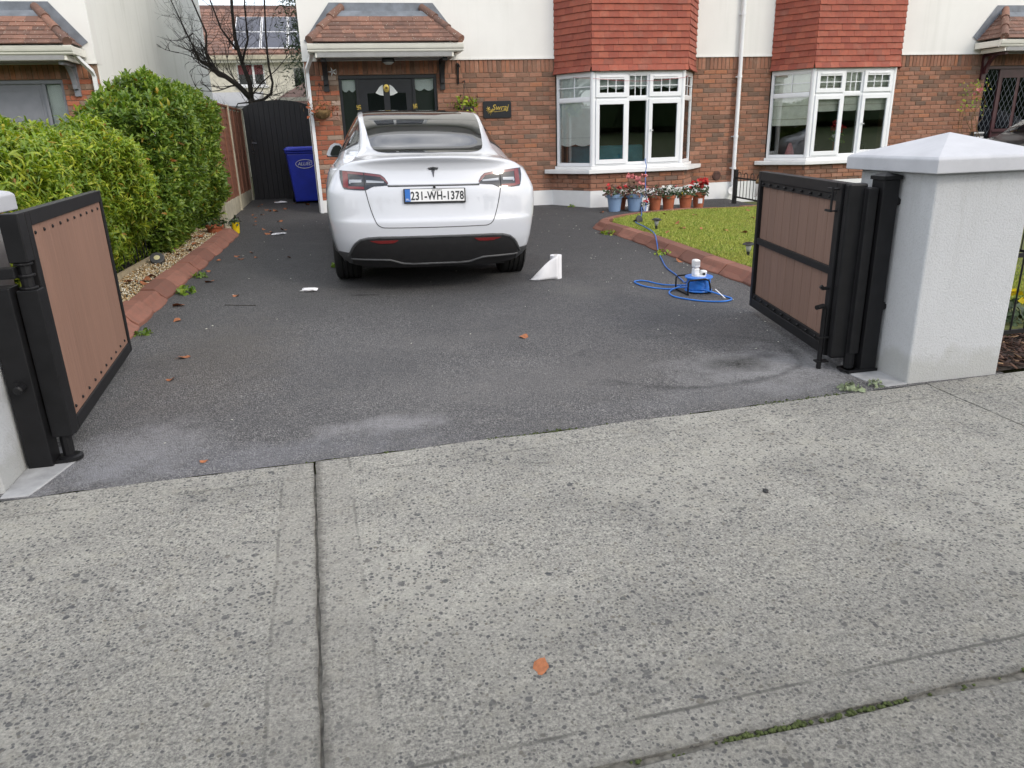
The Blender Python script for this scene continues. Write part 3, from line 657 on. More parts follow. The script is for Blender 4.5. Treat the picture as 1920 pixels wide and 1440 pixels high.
        for i in range(3):
            t0, t1 = i/3*.98-.01, (i+1.08)/3*.98; a = Vector((q(HX(t0)), HY(t0), HZ(t0)+.02)); b = Vector((q(HX(t1)), HY(t1), HZ(t1)+.004))
            B(MB().tube([a, b], [.068, .058], 12), 'hip_tile', 'roof_tile', can, angle=50)
    ld = MB(); ta, tb_ = .69, .86; ld.prism([(HY(ta), HZ(ta)+.025), (HY(tb_), HZ(tb_)+.02), (WY-.02, HZ(tb_)+.03), (WY-.02, HZ(tb_)+.01), (HY(ta), HZ(ta)+.0)], 0, HX(ta)+.03, 1.54-HX(ta)-.03)
    for q in (lambda x: x, lambda x: 1.54-x):
        P4 = [(q(-.46), WY-.024, 2.64), (q(-.03), WY-.024, 3.176), (q(.12), WY-.024, 3.13), (q(-.35), WY-.024, 2.575)]
        le = MB().add(P4+[(x, y-.012, z) for x, y, z in P4], [(0, 1, 2, 3), (4, 5, 6, 7), (0, 1, 5, 4), (1, 2, 6, 5), (2, 3, 7, 6), (3, 0, 4, 7)]); B(le, 'lead_flashing', 'lead', can)
    B(ld, 'lead_flashing', 'lead', can)
    lw = MB(); lw.bb((-.02, WY-.03, 3.06), (1.56, WY-.018, 3.176)); B(lw, 'lead_flashing', 'lead', can)
    for cx in (-.19, 1.66):
        kb = MB(); kb.bb((cx-.04, WY-.055, 1.90), (cx+.04, WY-.002, 2.35))
        for i in range(9):
            a = PI/2*i/9; b = PI/2*(i+1)/9; R = .33
            kb.prism([(WY-.055-R*(1-math.cos(a)), 2.0+R*math.sin(a)), (WY-.055-R*(1-math.cos(b)), 2.0+R*math.sin(b)), (WY-.115-R*(1-math.cos(b)), 2.0+R*math.sin(b)), (WY-.115-R*(1-math.cos(a)), 2.0+R*math.sin(a))], 0, cx-.03, cx+.03)
        kb.bb((cx-.035, 12.40, 2.30), (cx+.035, WY-.056, 2.35)); B(kb, 'bracket', cfg['bracket'], can)
    pp = MB(); pp.tube([(-.36, 12.5, 2.43), (-.38, 12.62, 2.37), (-.455, 12.80, 2.24), (-.462, WY-.055, 2.17), (-.462, WY-.055, -.02)], .036, 4); B(pp, 'downpipe', 'upvc', can)
    # ---------------- front door
    D = cfg['door']; fd = MB()
    for a, b, c, d in ((0, 1.57, 2.085, 2.14), (0, .045, .02, 2.085), (1.525, 1.57, .02, 2.085), (.262, .30, .02, 2.085), (1.17, 1.215, .02, 2.085), (.045, .262, .02, .55), (1.215, 1.525, .02, .55)): fd.bb((a, WY+.03, c), (b, WY+.11, d))
    dr = B(fd, 'door', D, bevel=.004)
    lf = MB(); lf.bb((.30, WY+.06, .03), (1.17, WY+.105, 2.084)); leaf = B(lf, 'door_leaf', D, dr)
    B(MB().bb((-.02, WY+.20, 0), (1.59, WY+.22, 2.14)), 'hall_back', 'black_door', dr)
    for a, b in ((.045, .262), (1.215, 1.525)): B(MB().bb((a, WY+.055, .55), (b, WY+.06, 2.085)), 'pane', 'window_glass', dr)
    if D == 'black_door':
        for sg in (1, -1):
            m = lambda x: .75+sg*(x-.75)
            og = [(m(.80), 1.0), (m(1.06), 1.0), (m(1.06), 1.868), (m(.955), 1.872), (m(.90), 1.91), (m(.862), 1.96), (m(.82), 1.992), (m(.80), 1.995)]
            B(MB().prism(og, 1, WY+.052, WY+.058), 'pane', 'dark_glass', dr)
            nc = [(m(.803), 1.83), (m(.86), 1.84), (m(.93), 1.872), (m(.90), 1.91), (m(.862), 1.96), (m(.82), 1.99), (m(.803), 1.993)]; B(MB().prism(nc, 1, WY+.048, WY+.051), 'net_curtain', 'blind', dr)
        for a, b in ((.05, .258), (1.22, 1.52)): B(MB().prism(scallop(a, b, 2.08, 1.93, 2, .035), 1, WY+.10, WY+.104), 'net_curtain', 'blind', dr)
    elif D == 'grey_door':
        pn = MB()
        for a, b, c, d in ((.36, .70, .4, 1.0), (.77, 1.11, .4, 1.0), (.36, 1.11, 1.55, 2.02), (.36, .70, 1.08, 1.48), (.77, 1.11, 1.08, 1.48)):
            pn.bb((a, WY+.052, c), (b, WY+.0595, c+.025)); pn.bb((a, WY+.052, d-.025), (b, WY+.0595, d)); pn.bb((a, WY+.052, c+.025), (a+.025, WY+.0595, d-.025)); pn.bb((b-.025, WY+.052, c+.025), (b, WY+.0595, d-.025))
        B(pn, 'panel_moulding', D, dr)
        B(MB().bb((.047, WY+.10, 1.35), (.26, WY+.105, 2.08)), 'blind', 'blind', dr)
    else:
        for a, b, c, d in ((.37, .70, 1.0, 1.93), (.78, 1.10, 1.0, 1.93)): B(MB().bb((a, WY+.052, c), (b, WY+.058, d)), 'pane', 'window_glass', dr); B(MB().bb((a, WY+.0585, c), (b, WY+.0592, d)), 'pane', 'lantern_glass', dr) if False else None
        for a, b, c, d, y in ((.37, .70, 1.0, 1.93, WY+.050), (.78, 1.10, 1.0, 1.93, WY+.050), (.045, .262, .9, 2.08, WY+.052), (1.215, 1.525, .9, 2.08, WY+.052)):
            lc = MB(); k = 0; st = .105
            for sg in (1, -1):
                t = c-(b-a)*2.0
                while t < d+(b-a)*2.0:
                    # lead line z = t + sg*1.75*(x-a), clipped to the pane
                    p = []
                    for x in lin(a, b, 25):
                        z = t+sg*1.75*(x-a)
                        if c <= z <= d: p.append((x, y, z))
                    if len(p) > 1: lc.tube([p[0], p[-1]], .0024, 4)
                    t += st*1.75
            B(lc, 'lead_came', 'lead', dr)
        B(MB().bb((.29, WY+.02, .94), (1.18, WY+.055, .975)), 'weather_bar', D, dr)
        B(MB().tube([(.36, WY+.03, 1.05), (.36, WY-.0, 1.05), (.46, WY-.0, 1.05)], .011, 6), 'handle', 'gold', dr)
    # ---------------- bay window with hung tiles above
    if not bay: return h
    pts = [(L(x), y) for x, y in ((bl+.03, WY-.002), (BC-BF, BFY), (BC+BF, BFY), (br-.03, WY-.002))]
    if s < 0: pts = pts[::-1]
    bw = MB(); k = .12
    sillp = [(bl-.22, WY-.024), (bl-.16, WY-.12), (BC-BF-.10, BFY-.13), (BC+BF+.10, BFY-.13), (br+.16, WY-.12), (br+.22, WY-.024), (br-.08, WY+.03), (BC+BF-.02, BFY+.04), (BC-BF+.02, BFY+.04), (bl+.08, WY+.03)]
    bw.prism(sillp, 2, .508, .575); sillb = [(bl-.03, WY-.02), (BC-BF-.035, BFY-.045), (BC+BF+.035, BFY-.045), (br+.03, WY-.02), (br-.08, WY+.03), (BC+BF-.02, BFY+.04), (BC-BF+.02, BFY+.04), (bl+.08, WY+.03)]
    bw.prism(sillb, 2, .576, .622)
    bwo = B(bw, 'bay_window', 'white_paint', bevel=.008)
    for x in (BC-BF, BC+BF): B(MB().tube([(x, BFY+.006, .626), (x, BFY+.006, 2.095)], .045, 10), 'corner_post', 'upvc', bwo, angle=50)
    cl = (Vector((*pts[1], 0))-Vector((*pts[0], 0))).length
    win_face(bwo, pts[0], pts[1], [(.05, cl-.05, 'fix', 2)], 'side'); win_face(bwo, pts[2], pts[3], [(.05, cl-.05, 'fix', 2)], 'side')
    win_face(bwo, pts[1], pts[2], [(.05, .575, 'sash', 3), (.62, .93, 'fix', 3), (.975, 2*BF-.05, 'sash', 3)], 'front')
    # room behind
    rm = MB(); rm.bb((bl-.3, 16.0, 0), (br+.3, 16.05, 2.4)); rm.bb((bl-.3, WY+.26, .02), (br+.3, 16, .05)); rm.bb((bl-.3, WY+.26, 2.40), (br+.3, 16, 2.43)); rm.bb((bl-.34, WY+.26, .05), (bl-.3, 16, 2.4)); rm.bb((br+.3, WY+.26, .05), (br+.34, 16, 2.4))
    B(rm, 'room', 'room')
    B(MB().prism([(bl+.06, WY+.03), (BC-BF+.03, BFY+.055), (BC+BF-.03, BFY+.055), (br-.06, WY+.03)], 2, .56, .60), 'window_board', 'white_paint', bwo)
    # hung tiles
    tz0 = 2.10; core = [(bl-.0, WY-.017), (BC-BF-.03, BFY-.035), (BC+BF+.03, BFY-.035), (br+.0, WY-.017)]
    th = B(MB().prism(core, 2, tz0+.004, 3.95), 'tile_hanging', 'mortar')
    tp = [(L(x), y) for x, y in ((bl-.02, WY-.018), (BC-BF-.05, BFY-.052), (BC+BF+.05, BFY-.052), (br+.02, WY-.018))]
    if s < 0: tp = tp[::-1]
    tm = chamfer_box(.1648, .128, .015, .002).mesh('tile', MT['wall_tile']); rest = MB()
    for i in range(18):
        for f in range(3):
            A3, B3 = Vector((*tp[f], 0)), Vector((*tp[f+1], 0)); d = (B3-A3); Ln = d.length; d.normalize(); ang = math.atan2(d.y, d.x); nr = Vector((d.y, -d.x, 0))
            q = -(.083 if i % 2 else 0)-(.04 if f == 1 else 0)
            while q < Ln:
                a, b = max(q, 0), min(q+.165, Ln)
                if b-a > .02:
                    fl = .05 if i == 0 else 0
                    M = Matrix.Translation(A3+d*((a+b)/2)+nr*(.006+random.uniform(0, .004)+fl*.35)+Vector((0, 0, tz0+.06+.0985*i+random.gauss(0, .0015)))) @ Matrix.Rotation(ang, 4, 'Z') @ Matrix.Rotation(-.17-fl*5+random.gauss(0, .008), 4, 'X') @ Matrix.Rotation(random.gauss(0, .007), 4, 'Y') @ Matrix.Diagonal(((b-a-.0004)/.1648, 1, 1, 1))
                    if i < 11: inst('tile', tm, th, M)
                    else: rest.add([M @ v.co for v in tm.vertices], [tuple(p.vertices) for p in tm.polygons])
                q += .165
    rest.build('upper_tiles', MT['wall_tile'], th, kind='stuff', fix=False)
    B(MB().prism(core, 2, 3.952, 4.1), 'upper_bay', 'white_paint'); B(MB().prism([(x, y+.05) for x, y in core], 2, 4.1, 5.0), 'upper_bay_window', 'dark_glass')
    return h
main = build_house('brick_house', 0, 1, 'brick and white rendered house behind the white car, black front door under a tiled canopy', dict(bricks=True, door='black_door', bracket='black_plastic'))
right = build_house('brick_house', 13.66, -1, 'neighbouring brick house with maroon leaded front door, right of the party downpipe', dict(bricks=True, door='maroon_door', bracket='maroon_door', phase=.06))
left = build_house('brick_house', -4.0, -1, 'neighbouring house with stained white gable and grey panelled door above the hedge', dict(bricks=True, bay=False, door='grey_door', bracket='grey_door'))
# party-wall downpipe and air brick on the main house
dp = MB(); dp.tube([(6.93, WY-.075, 5.0), (6.93, WY-.075, .12), (6.93, WY-.085, .06), (6.93, WY-.17, .02)], .036, 12)
for z in (.45, 1.0, 2.0, 3.0, 4.0): dp.lathe([(.044, z), (.044, z+.04)], 12, (6.93, WY-.075, 0)); dp.bb((6.88, WY-.04, z+.01), (6.98, WY+.005, z+.03))
dp.build('downpipe', MT['upvc'], main, angle=50)
av = MB(); M90 = Matrix.Rotation(PI/2, 4, 'X'); av.lathe([(.082, 0), (.082, .014), (.07, .02)], 24, (6.63, WY-.004, .345), M90)
for i in range(-2, 3): av.bb((6.63-.06, WY-.028, .345+i*.025-.006), (6.63+.06, WY-.02, .345+i*.025+.006))
av.build('air_vent', MT['brown_iron'], main)

# ------------------------------------------------------------------ gate pillars and gates
def pillar(name, label, x0, x1, y0, y1, top, apex):
    t = thing(name, label, 'gate pillar', ((x0+x1)/2, (y0+y1)/2, gz((x0+x1)/2, y0)))
    m = MB(); m.prism([(x0, y0), (x1, y0), (x1, y1), (x0, y1)], 2, -.32, top); m.build('shaft', MT['roughcast'], t, bevel=.012)
    o = .062; cx, cy = (x0+x1)/2, (y0+y1)/2; c = MB()
    b = [(x0-o, y0-o), (x1+o, y0-o), (x1+o, y1+o), (x0-o, y1+o)]; i_ = .012
    v = [(x, y, top+.001) for x, y in b]+[(x, y, top+.07) for x, y in b]+[(x+(i_ if x < cx else -i_), y+(i_ if y < cy else -i_), top+.082) for x, y in b]+[(cx, cy, apex)]
    c.add(v, [(3, 2, 1, 0)]+[(a, (a+1) % 4, (a+1) % 4+4, a+4) for a in range(4)]+[(a+4, (a+1) % 4+4, (a+1) % 4+8, a+8) for a in range(4)]+[(a+8, (a+1) % 4+8, 12) for a in range(4)])
    c.build('cap', MT['cap_concrete'], t, bevel=.005)
    f = MB(); f.prism([(x0+.01, y0+.01), (x1-.01, y0+.01), (x1-.01, y1-.01), (x0+.01, y1-.01)], 2, -.40, -.321); f.build('footing', MT['haunch'], t)
    return t
pillar('gate_pillar', 'grey rough rendered gate pillar with pyramid cap beside the open folding gate', 2.967, 3.567, 3.368, 3.968, .925, 1.12)
pillar('gate_pillar', 'pale rendered gate pillar mostly outside the picture behind the flat brown gate', -2.20, -1.575, 3.25, 3.85, .915, 1.10)
ap = MB()
for pts in ([(-1.575, 3.20), (-1.46, 3.195), (-1.43, 3.30), (-1.40, 3.42), (-1.375, 3.52), (-1.39, 3.60), (-1.43, 3.68), (-1.575, 3.74)], [(2.97, 3.362), (2.83, 3.36), (2.785, 3.47), (2.77, 3.58), (2.79, 3.70), (2.86, 3.80), (2.97, 3.86)]):
    ap = MB(); n = len(pts); ap.add([(x, y, gz(x, y)+.006) for x, y in pts]+[(x, y, gz(x, y)-.05) for x, y in pts], [tuple(range(n)), tuple(reversed(range(n, 2*n)))]+[(i, (i+1) % n, (i+1) % n+n, i+n) for i in range(n)])
    ap.build('haunching', MT['haunch'], drv, bevel=.006)
def leaf_frame(t, O, A, w, zb, zt, th=.055, planks=10, name='board', mat='brown_board', inner=.0, mid=False, face=1, split=False):
    """one gate leaf: hinge foot O (x,y), direction A, width w; local u along leaf, o towards the seen side"""
    d = Vector((*A, 0)).normalized(); nr = Vector((d.y, -d.x, 0))*face; ang = math.atan2(d.y, d.x)
    def bx(mb, u0, u1, o0, o1, z0, z1): mb.box(Vector((*O, 0))+d*((u0+u1)/2)+nr*((o0+o1)/2)+Vector((0, 0, (z0+z1)/2)), (u1-u0, abs(o1-o0), z1-z0), ang)
    f = .065
    fr = MB(); bx(fr, 0, f, 0, th, zb, zt); bx(fr, w-f+.02, w, 0, th, zb, zt); bx(fr, f, w-f+.02, 0, th, zt-f, zt); bx(fr, f, w-f+.02, 0, th, zb, zb+f)
    fr.build('frame', MT['black_steel'], t, bevel=.004)
    return bx
# left: the flat face
lg = thing('driveway_gate', 'open black framed gate with flat light brown boards at the left pillar', 'gate', (-1.5, 3.55, gz(-1.5, 3.55)))
A = Vector((-1.558+1.425, 5.13-3.60)).normalized(); O = (-1.425, 3.60); W_, ZB, ZT = 1.535, -.105, .925
bx = leaf_frame(lg, O, A, W_, ZB, ZT, face=1, th=.05)
npk = 10; u0, u1 = .065, W_-.045
for i in range(npk):
    m = MB(); bx(m, u0+(u1-u0)*i/npk+.0005, u0+(u1-u0)*(i+1)/npk-.0005, .022, .040, ZB+.064, ZT-.064); m.build('board', MT['brown_board'], lg, bevel=.0012)
sc = MB(); dA = Vector((*A, 0)); nA = Vector((dA.y, -dA.x, 0)); Ms = Matrix.Rotation(math.atan2(nA.y, nA.x), 4, 'Z') @ Matrix.Rotation(PI/2, 4, 'Y')
scm = MB().lathe([(.0085, 0), (.0085, .004), (.004, .008)], 8).mesh('screw', MT['black_steel'])
for i in range(npk):
    for z in (ZB+.10, ZT-.10): inst('screw', scm, lg, Matrix.Translation(Vector((*O, 0))+dA*(u0+(u1-u0)*(i+.35)/npk)+nA*.040+Vector((0, 0, z))) @ Ms)
hp = MB(); hp.bb((-1.56, 3.475, gz(-1.5, 3.5)+.005), (-1.455, 3.58, .62)); hp.build('post', MT['black_steel'], lg, bevel=.005)
hp = MB(); hp.bb((-1.448, 3.515, ZB+.02), (-1.36, 3.592, .60)); hp.bb((-1.448, 3.515, .72), (-1.372, 3.592, ZT)); hp.tube([(-1.408, 3.555, gz(-1.4, 3.55)+.01), (-1.408, 3.555, .9)], .026, 10)
for z in (.60, .655, .705): hp.lathe([(.038, z), (.038, z+.012)], 12, (-1.408, 3.555, 0))
hp.bb((-1.54, 3.50, .655), (-1.43, 3.56, .70)); hp.build('hinge', MT['black_steel'], lg, bevel=.004)
fp = MB(); fp.bb((-1.56, 3.50, gz(-1.5, 3.5)+.006), (-1.40, 3.60, gz(-1.5, 3.5)+.02)); fp.lathe([(.052, 0), (.052, .016), (.04, .022)], 18, (-1.402, 3.552, gz(-1.4, 3.55)+.006)); fp.build('foot_plate', MT['black_steel'], lg)
bo = MB(); bo.lathe([(.02, 0), (.02, .05), (.012, .055)], 10, (-1.5, 3.476, .18), Matrix.Rotation(PI/2, 4, 'X')); bo.lathe([(.028, 0), (.028, .012)], 10, (-1.515, 3.475, .18), Matrix.Rotation(PI/2, 4, 'X')); bo.build('bolt', MT['black_steel'], lg)
# right: two leaves folded together, the inner side with separate planks
rg = thing('driveway_gate', 'folded double gate with upright dark brown planks and middle rail at the right pillar', 'gate', (2.85, 3.66, gz(2.85, 3.6)))
O2 = (2.745, 3.735); A2 = Vector((3.013-2.745, 5.09-3.735)).normalized(); W2, ZB2, ZT2 = 1.38, -.135, .868
bx = leaf_frame(rg, O2, A2, W2, ZB2, ZT2, face=-1, th=.055)
pu0, pu1 = .065, W2-.045; npk = 9
for i in range(npk):
    m = MB(); bx(m, pu0+(pu1-pu0)*i/npk+.002, pu0+(pu1-pu0)*(i+1)/npk-.002, .012, .030, ZB2+.06, ZT2-.06); m.build('board', MT['brown_board_dark'], rg, bevel=.004)
m = MB(); bx(m, .06, W2-.04, .031, .050, .345, .390); bx(m, .06, W2-.04, .031, .046, ZT2-.105, ZT2-.066); m.build('rail', MT['black_steel'], rg, bevel=.003)
m = MB(); bx(m, .06, W2-.04, .031, .046, ZB2+.066, ZB2+.10); m.build('rail', MT['black_steel'], rg, bevel=.003)
d2 = Vector((*A2, 0)); n2 = -Vector((d2.y, -d2.x, 0)); Ms = Matrix.Rotation(math.atan2(n2.y, n2.x), 4, 'Z') @ Matrix.Rotation(PI/2, 4, 'Y')
bxm = MB().lathe([(.009, 0), (.009, .010), (.005, .016)], 8).mesh('screw', MT['black_steel'])
for i in range(npk):
    for z in (ZT2-.085, ZB2+.083): inst('screw', bxm, rg, Matrix.Translation(Vector((*O2, 0))+d2*(pu0+(pu1-pu0)*(i+.6)/npk)+n2*.046+Vector((0, 0, z))) @ Ms)
# second leaf, folded behind, and the hinge post
q = Vector((*O2, 0))-n2*.075+d2*.02; bx2 = leaf_frame(rg, (q.x, q.y), A2, W2-.04, ZB2+.02, ZT2-.01, face=-1, th=.05)
m = MB(); bx2(m, .06, W2-.09, .015, .035, ZB2+.08, ZT2-.07); m.build('back_panel', MT['brown_board'], rg)
st = MB(); st.box(Vector((*O2, 0))-d2*.034+n2*(-.01)+Vector((0, 0, (ZB2+ZT2)/2)), (.062, .105, ZT2-ZB2), math.atan2(d2.y, d2.x)); st.build('stile', MT['black_steel'], rg, bevel=.012)
ps = MB(); ps.bb((2.842, 3.60, gz(2.9, 3.6)+.004), (2.942, 3.70, .885)); ps.build('post', MT['black_steel'], rg, bevel=.004)
pc = MB(); pc.prism([(2.834, 3.592), (2.95, 3.592), (2.95, 3.708), (2.834, 3.708)], 2, .886, .905); pc.add([(2.834, 3.592, .905), (2.95, 3.592, .905), (2.95, 3.708, .905), (2.834, 3.708, .905), (2.892, 3.65, .925)], [(0, 1, 4), (1, 2, 4), (2, 3, 4), (3, 0, 4)]); pc.build('post_cap', MT['black_steel'], rg)
ps = MB(); ps.tube([(2.80, 3.655, gz(2.8, 3.6)+.02), (2.80, 3.655, .84)], .03, 10); ps.bb((2.772, 3.62, -.10), (2.832, 3.69, .845)); ps.build('hinge', MT['black_steel'], rg, bevel=.006)
fp = MB(); fp.bb((2.76, 3.59, gz(2.8, 3.6)+.008), (2.95, 3.705, gz(2.8, 3.6)+.022)); fp.lathe([(.045, 0), (.045, .014)], 16, (2.79, 3.65, gz(2.8, 3.6)+.008)); fp.build('foot_plate', MT['black_steel'], rg)
for z in (.765, .175): m = MB(); m.bb((2.943, 3.622, z-.022), (2.985, 3.672, z+.022)); m.lathe([(.020, 0), (.020, .014)], 8, (2.955, 3.622, z), Matrix.Rotation(PI/2, 4, 'X')); m.build('bracket', MT['black_steel'], rg, bevel=.004)
P0 = Vector((*O2, 0))+n2*.082-d2*.0
db = MB(); x, y = (P0+d2*-.01).x, (P0+d2*-.01).y; g0 = gz(x, y); db.tube([(x-.075, y-.03, .175), (x-.02, y-.008, .176), (x-.006, y-.002, .168), (x, y, .15), (x, y, g0-.01)], .0145, 8)
db.build('drop_bolt', MT['black_steel'], rg, angle=50)
for z in (-.015, -.165): MB().box((x+.012, y, z), (.075, .045, .008), math.atan2(d2.y, d2.x)+PI/2).build('bolt_guide', MT['black_steel'], rg)
lk = MB(); a = P0-n2*.02+d2*.02; lk.tube([a+Vector((0, 0, .835)), a+n2*.035+Vector((0, 0, .835)), a+n2*.035+Vector((0, 0, .845)), a+n2*.035+Vector((0, 0, .715)), a+Vector((0, 0, .715))], .0075, 6)
for z in (.715, .835): lk.box(a+n2*.035+d2*.03+Vector((0, 0, z)), (.07, .016, .012), math.atan2(d2.y, d2.x))
lk.tube([a+Vector((0, 0, .272)), a+n2*.03+Vector((0, 0, .270)), a+n2*.045+Vector((0, 0, .285))], .012, 6); lk.build('latch', MT['black_steel'], rg, angle=50)

# ------------------------------------------------------------------ kerbs, beds, lawn
def kerb(pts, out, name, label, L0=.45):
    """mountable kerb stones along pts (foot line), 'out' = side of the drive (+1 right of travel)"""
    t = thing(name, label, 'kerb', (*pts[0], gz(*pts[0])))
    P = [Vector((*p, 0)) for p in pts]; seg = [(P[i+1]-P[i]).length for i in range(len(P)-1)]; T = sum(seg)
    def at(s):
        s = min(max(s, 0), T-1e-5)
        for i, l in enumerate(seg):
            if s <= l: d = (P[i+1]-P[i])/l; return P[i]+d*s, d
            s -= l
        return P[-1], (P[-1]-P[-2]).normalized()
    n = round(T/L0)
    for i in range(n):
        a, b = T*i/n+.004, T*(i+1)/n-.004; k = 3; m = MB(); rows = []; lift = random.gauss(0, .005); sh = random.gauss(0, .006)
        for j in range(k+1):
            p, d = at(a+(b-a)*j/k); nr = Vector((d.y, -d.x, 0))*out; z0 = gz(p.x, p.y)+lift
            bl_ = .012*math.sin(PI*j/k)
            prof = [(.0+sh+bl_*1.6, -.05), (.0+sh+bl_*1.6, .012), (-.035, .045), (-.075+sh, .082), (-.090+sh, .094), (-.19, .102), (-.20, .095), (-.20, -.05)]
            rows.append([p+nr*o+Vector((0, 0, z0+z)) for o, z in prof])
        m.grid(rows); m.f.append(tuple(range(8))); q = len(m.v)-8; m.f.append(tuple(q+i_ for i_ in range(8)))
        m.grid([[r[7], r[0]] for r in rows]); m.build('kerb_stone', MT['kerb_red'], t, bevel=.006)
    return t
kerb([(-1.70, 4.6), (-1.655, 6.5), (-1.59, 8.5), (-1.52, 10.4), (-1.53, 10.75)], 1, 'kerb', 'red kerb stones edging the gravel bed below the hedge')
kerb([(3.46, 4.75), (3.45, 5.9), (3.41, 7.0), (3.40, 8.3), (3.36, 9.0), (3.29, 9.55), (3.27, 9.85), (3.36, 10.12), (3.62, 10.42), (4.1, 10.75), (4.6, 10.93), (5.2, 11.03), (6.5, 11.08)], -1, 'kerb', 'red kerb stones curving round the front lawn')
# lawn
LP = [(3.70, 3.9), (3.70, 5.9), (3.66, 7.0), (3.63, 8.3), (3.58, 9.0), (3.52, 9.55), (3.52, 9.8), (3.62, 10.05), (3.85, 10.28), (4.25, 10.55), (4.7, 10.70), (5.2, 10.80), (6.5, 10.85), (6.5, 3.9)]
def inpoly(P, x, y):
    c = np.zeros(len(x), bool); n = len(P)
    for i in range(n):
        (xa, ya), (xb, yb) = P[i], P[i-1]; k = ((ya > y) != (yb > y)) & (x < (xb-xa)*(y-ya)/(yb-ya+1e-12)+xa); c ^= k
    return c
lw_ = MB(); n = len(LP); lw_.add([(x, y, gz(x, y)+.075) for x, y in LP]+[(x, y, gz(x, y)-.1) for x, y in LP], [tuple(range(n))]+[(i, (i+1) % n, (i+1) % n+n, i+n) for i in range(n)])
lawn = lw_.build('lawn', MT['grass_soil'], None, kind='structure')
def gzv(x, y): return -0.023*(12.91-np.clip(y, -2, 17))-0.014*(np.clip(x, -8, 10)-1.6)*np.clip((y-4)/3, 0, 1)-.06*np.exp(-((x-.7)/1.3)**2-((y-7.7)/2.2)**2)
def blades(N, xr, yr, poly, h, dz, name):
    x = RNG.uniform(*xr, N*2); y = yr[0]+(yr[1]-yr[0])*RNG.uniform(0, 1, N*2)
    if poly is not None: k = inpoly(poly, x, y); x, y = x[k], y[k]
    x, y = x[:N], y[:N]; n = len(x); z = gzv(x, y)+dz; a = RNG.uniform(0, 2*PI, n); H = RNG.uniform(.5, 1, n)*h; W = RNG.uniform(.003, .006, n); ln = RNG.normal(0, .45, n)*H; lb = RNG.uniform(0, 2*PI, n)
    base = np.c_[x, y, z]; dx = np.c_[np.cos(a)*W, np.sin(a)*W, np.zeros(n)]; tip = base+np.c_[np.cos(lb)*ln, np.sin(lb)*ln, H]; mid = base+np.c_[np.cos(lb)*ln*.3, np.sin(lb)*ln*.3, H*.6]
    V = np.stack([base-dx, base+dx, mid+dx*.7, mid-dx*.7, tip], 1).reshape(-1, 3); i = np.arange(n)*5
    F = np.concatenate([np.c_[i, i+1, i+2], np.c_[i, i+2, i+3], np.c_[i+3, i+2, i+4]])
    return npmesh(name, V, F, MT['grass'], None, 'stuff')
blades(150000, (3.5, 6.5), (4.4, 10.9), LP, .045, .07, 'grass')
# neighbour's lawn beyond the railing
nl = MB().add([(6.62, 3.9, gz(6.62, 3.9)+.04), (10.5, 3.9, gz(10.5, 3.9)+.04), (10.5, 11.2, gz(10.5, 11.2)+.04), (6.62, 11.2, gz(6.62, 11.2)+.04)], [(0, 1, 2, 3)]).build('lawn', MT['grass_soil'], None, kind='structure')
blades(45000, (6.62, 10.5), (3.9, 11.2), None, .05, .035, 'grass')
# gravel bed and timber edging below the hedge
def bedx(y): return -1.90+.03*(y-5)
gb_ = MB().grid([[(bedx(y)-.36, y, gz(-2, y)+.05), (bedx(y)+.02, y, gz(-1.8, y)+.06)] for y in lin(4.6, 11.0, 14)]).build('gravel_bed', MT['soil'], None, kind='structure')
N = 9000; y = RNG.uniform(4.7, 11.0, N); x = bedx(y)-.36+RNG.uniform(0, .42, N); z = gzv(x, y)+.055+RNG.uniform(0, .016, N)
pv = np.array([(1, 0, 0), (.3, .9, .1), (-.8, .6, 0), (-.9, -.5, .1), (.2, -.9, 0), (.1, 0, .8), (0, .1, -.7)])*.5; pf = np.array([(0, 1, 5), (1, 2, 5), (2, 3, 5), (3, 4, 5), (4, 0, 5), (1, 0, 6), (2, 1, 6), (3, 2, 6), (4, 3, 6), (0, 4, 6)])
scatter((pv, pf), mats(N, np.c_[x, y, z], tilt=.5, sc=np.c_[RNG.uniform(.016, .034, N), RNG.uniform(.012, .024, N), RNG.uniform(.010, .02, N)]), 'gravel', MT['gravel'])
te = MB()
for k in range(3):
    ya, yb = 5.0+2*k, 6.985+2*k; te.box(((bedx(ya)+bedx(yb))/2-.365, (ya+yb)/2, gz(-2, (ya+yb)/2)+.05), (.03, yb-ya, .12), -.03)
te.build('timber_edging', MT['timber'], None, cat='edging board', label='grey timber edging board between the gravel and the hedge railing')
# mulch bed behind the right pillar
mb_ = MB().add([(3.57, 3.385, gz(3.6, 3.4)+.01), (7.5, 3.50, gz(7.5, 3.5)+.01), (7.5, 4.35, gz(7.5, 4.3)+.05), (3.57, 4.35, gz(3.6, 4.3)+.05)], [(0, 1, 2, 3)]).build('flower_bed', MT['soil'], None, kind='structure')
N = 2600; x = RNG.uniform(3.58, 6.2, N); y = 3.39+.03*(x-3.57)+RNG.uniform(0, .85, N); z = gzv(x, y)+.02+.03*(y-3.4)+RNG.uniform(0, .02, N)
cv = np.array([(-.5, -.5, 0), (.5, -.35, 0), (.5, .5, 0), (-.4, .5, 0), (-.5, -.5, .3), (.5, -.35, .3), (.5, .5, .3), (-.4, .5, .3)]); cf = np.array([(4, 5, 6, 7), (0, 1, 5, 4), (1, 2, 6, 5), (2, 3, 7, 6), (3, 0, 4, 7), (3, 2, 1, 0)])
scatter((cv, cf), mats(N, np.c_[x, y, z], tilt=.35, sc=np.c_[RNG.uniform(.025, .08, N), RNG.uniform(.008, .022, N), RNG.uniform(.008, .02, N)]), 'bark_mulch', MT['mulch'])

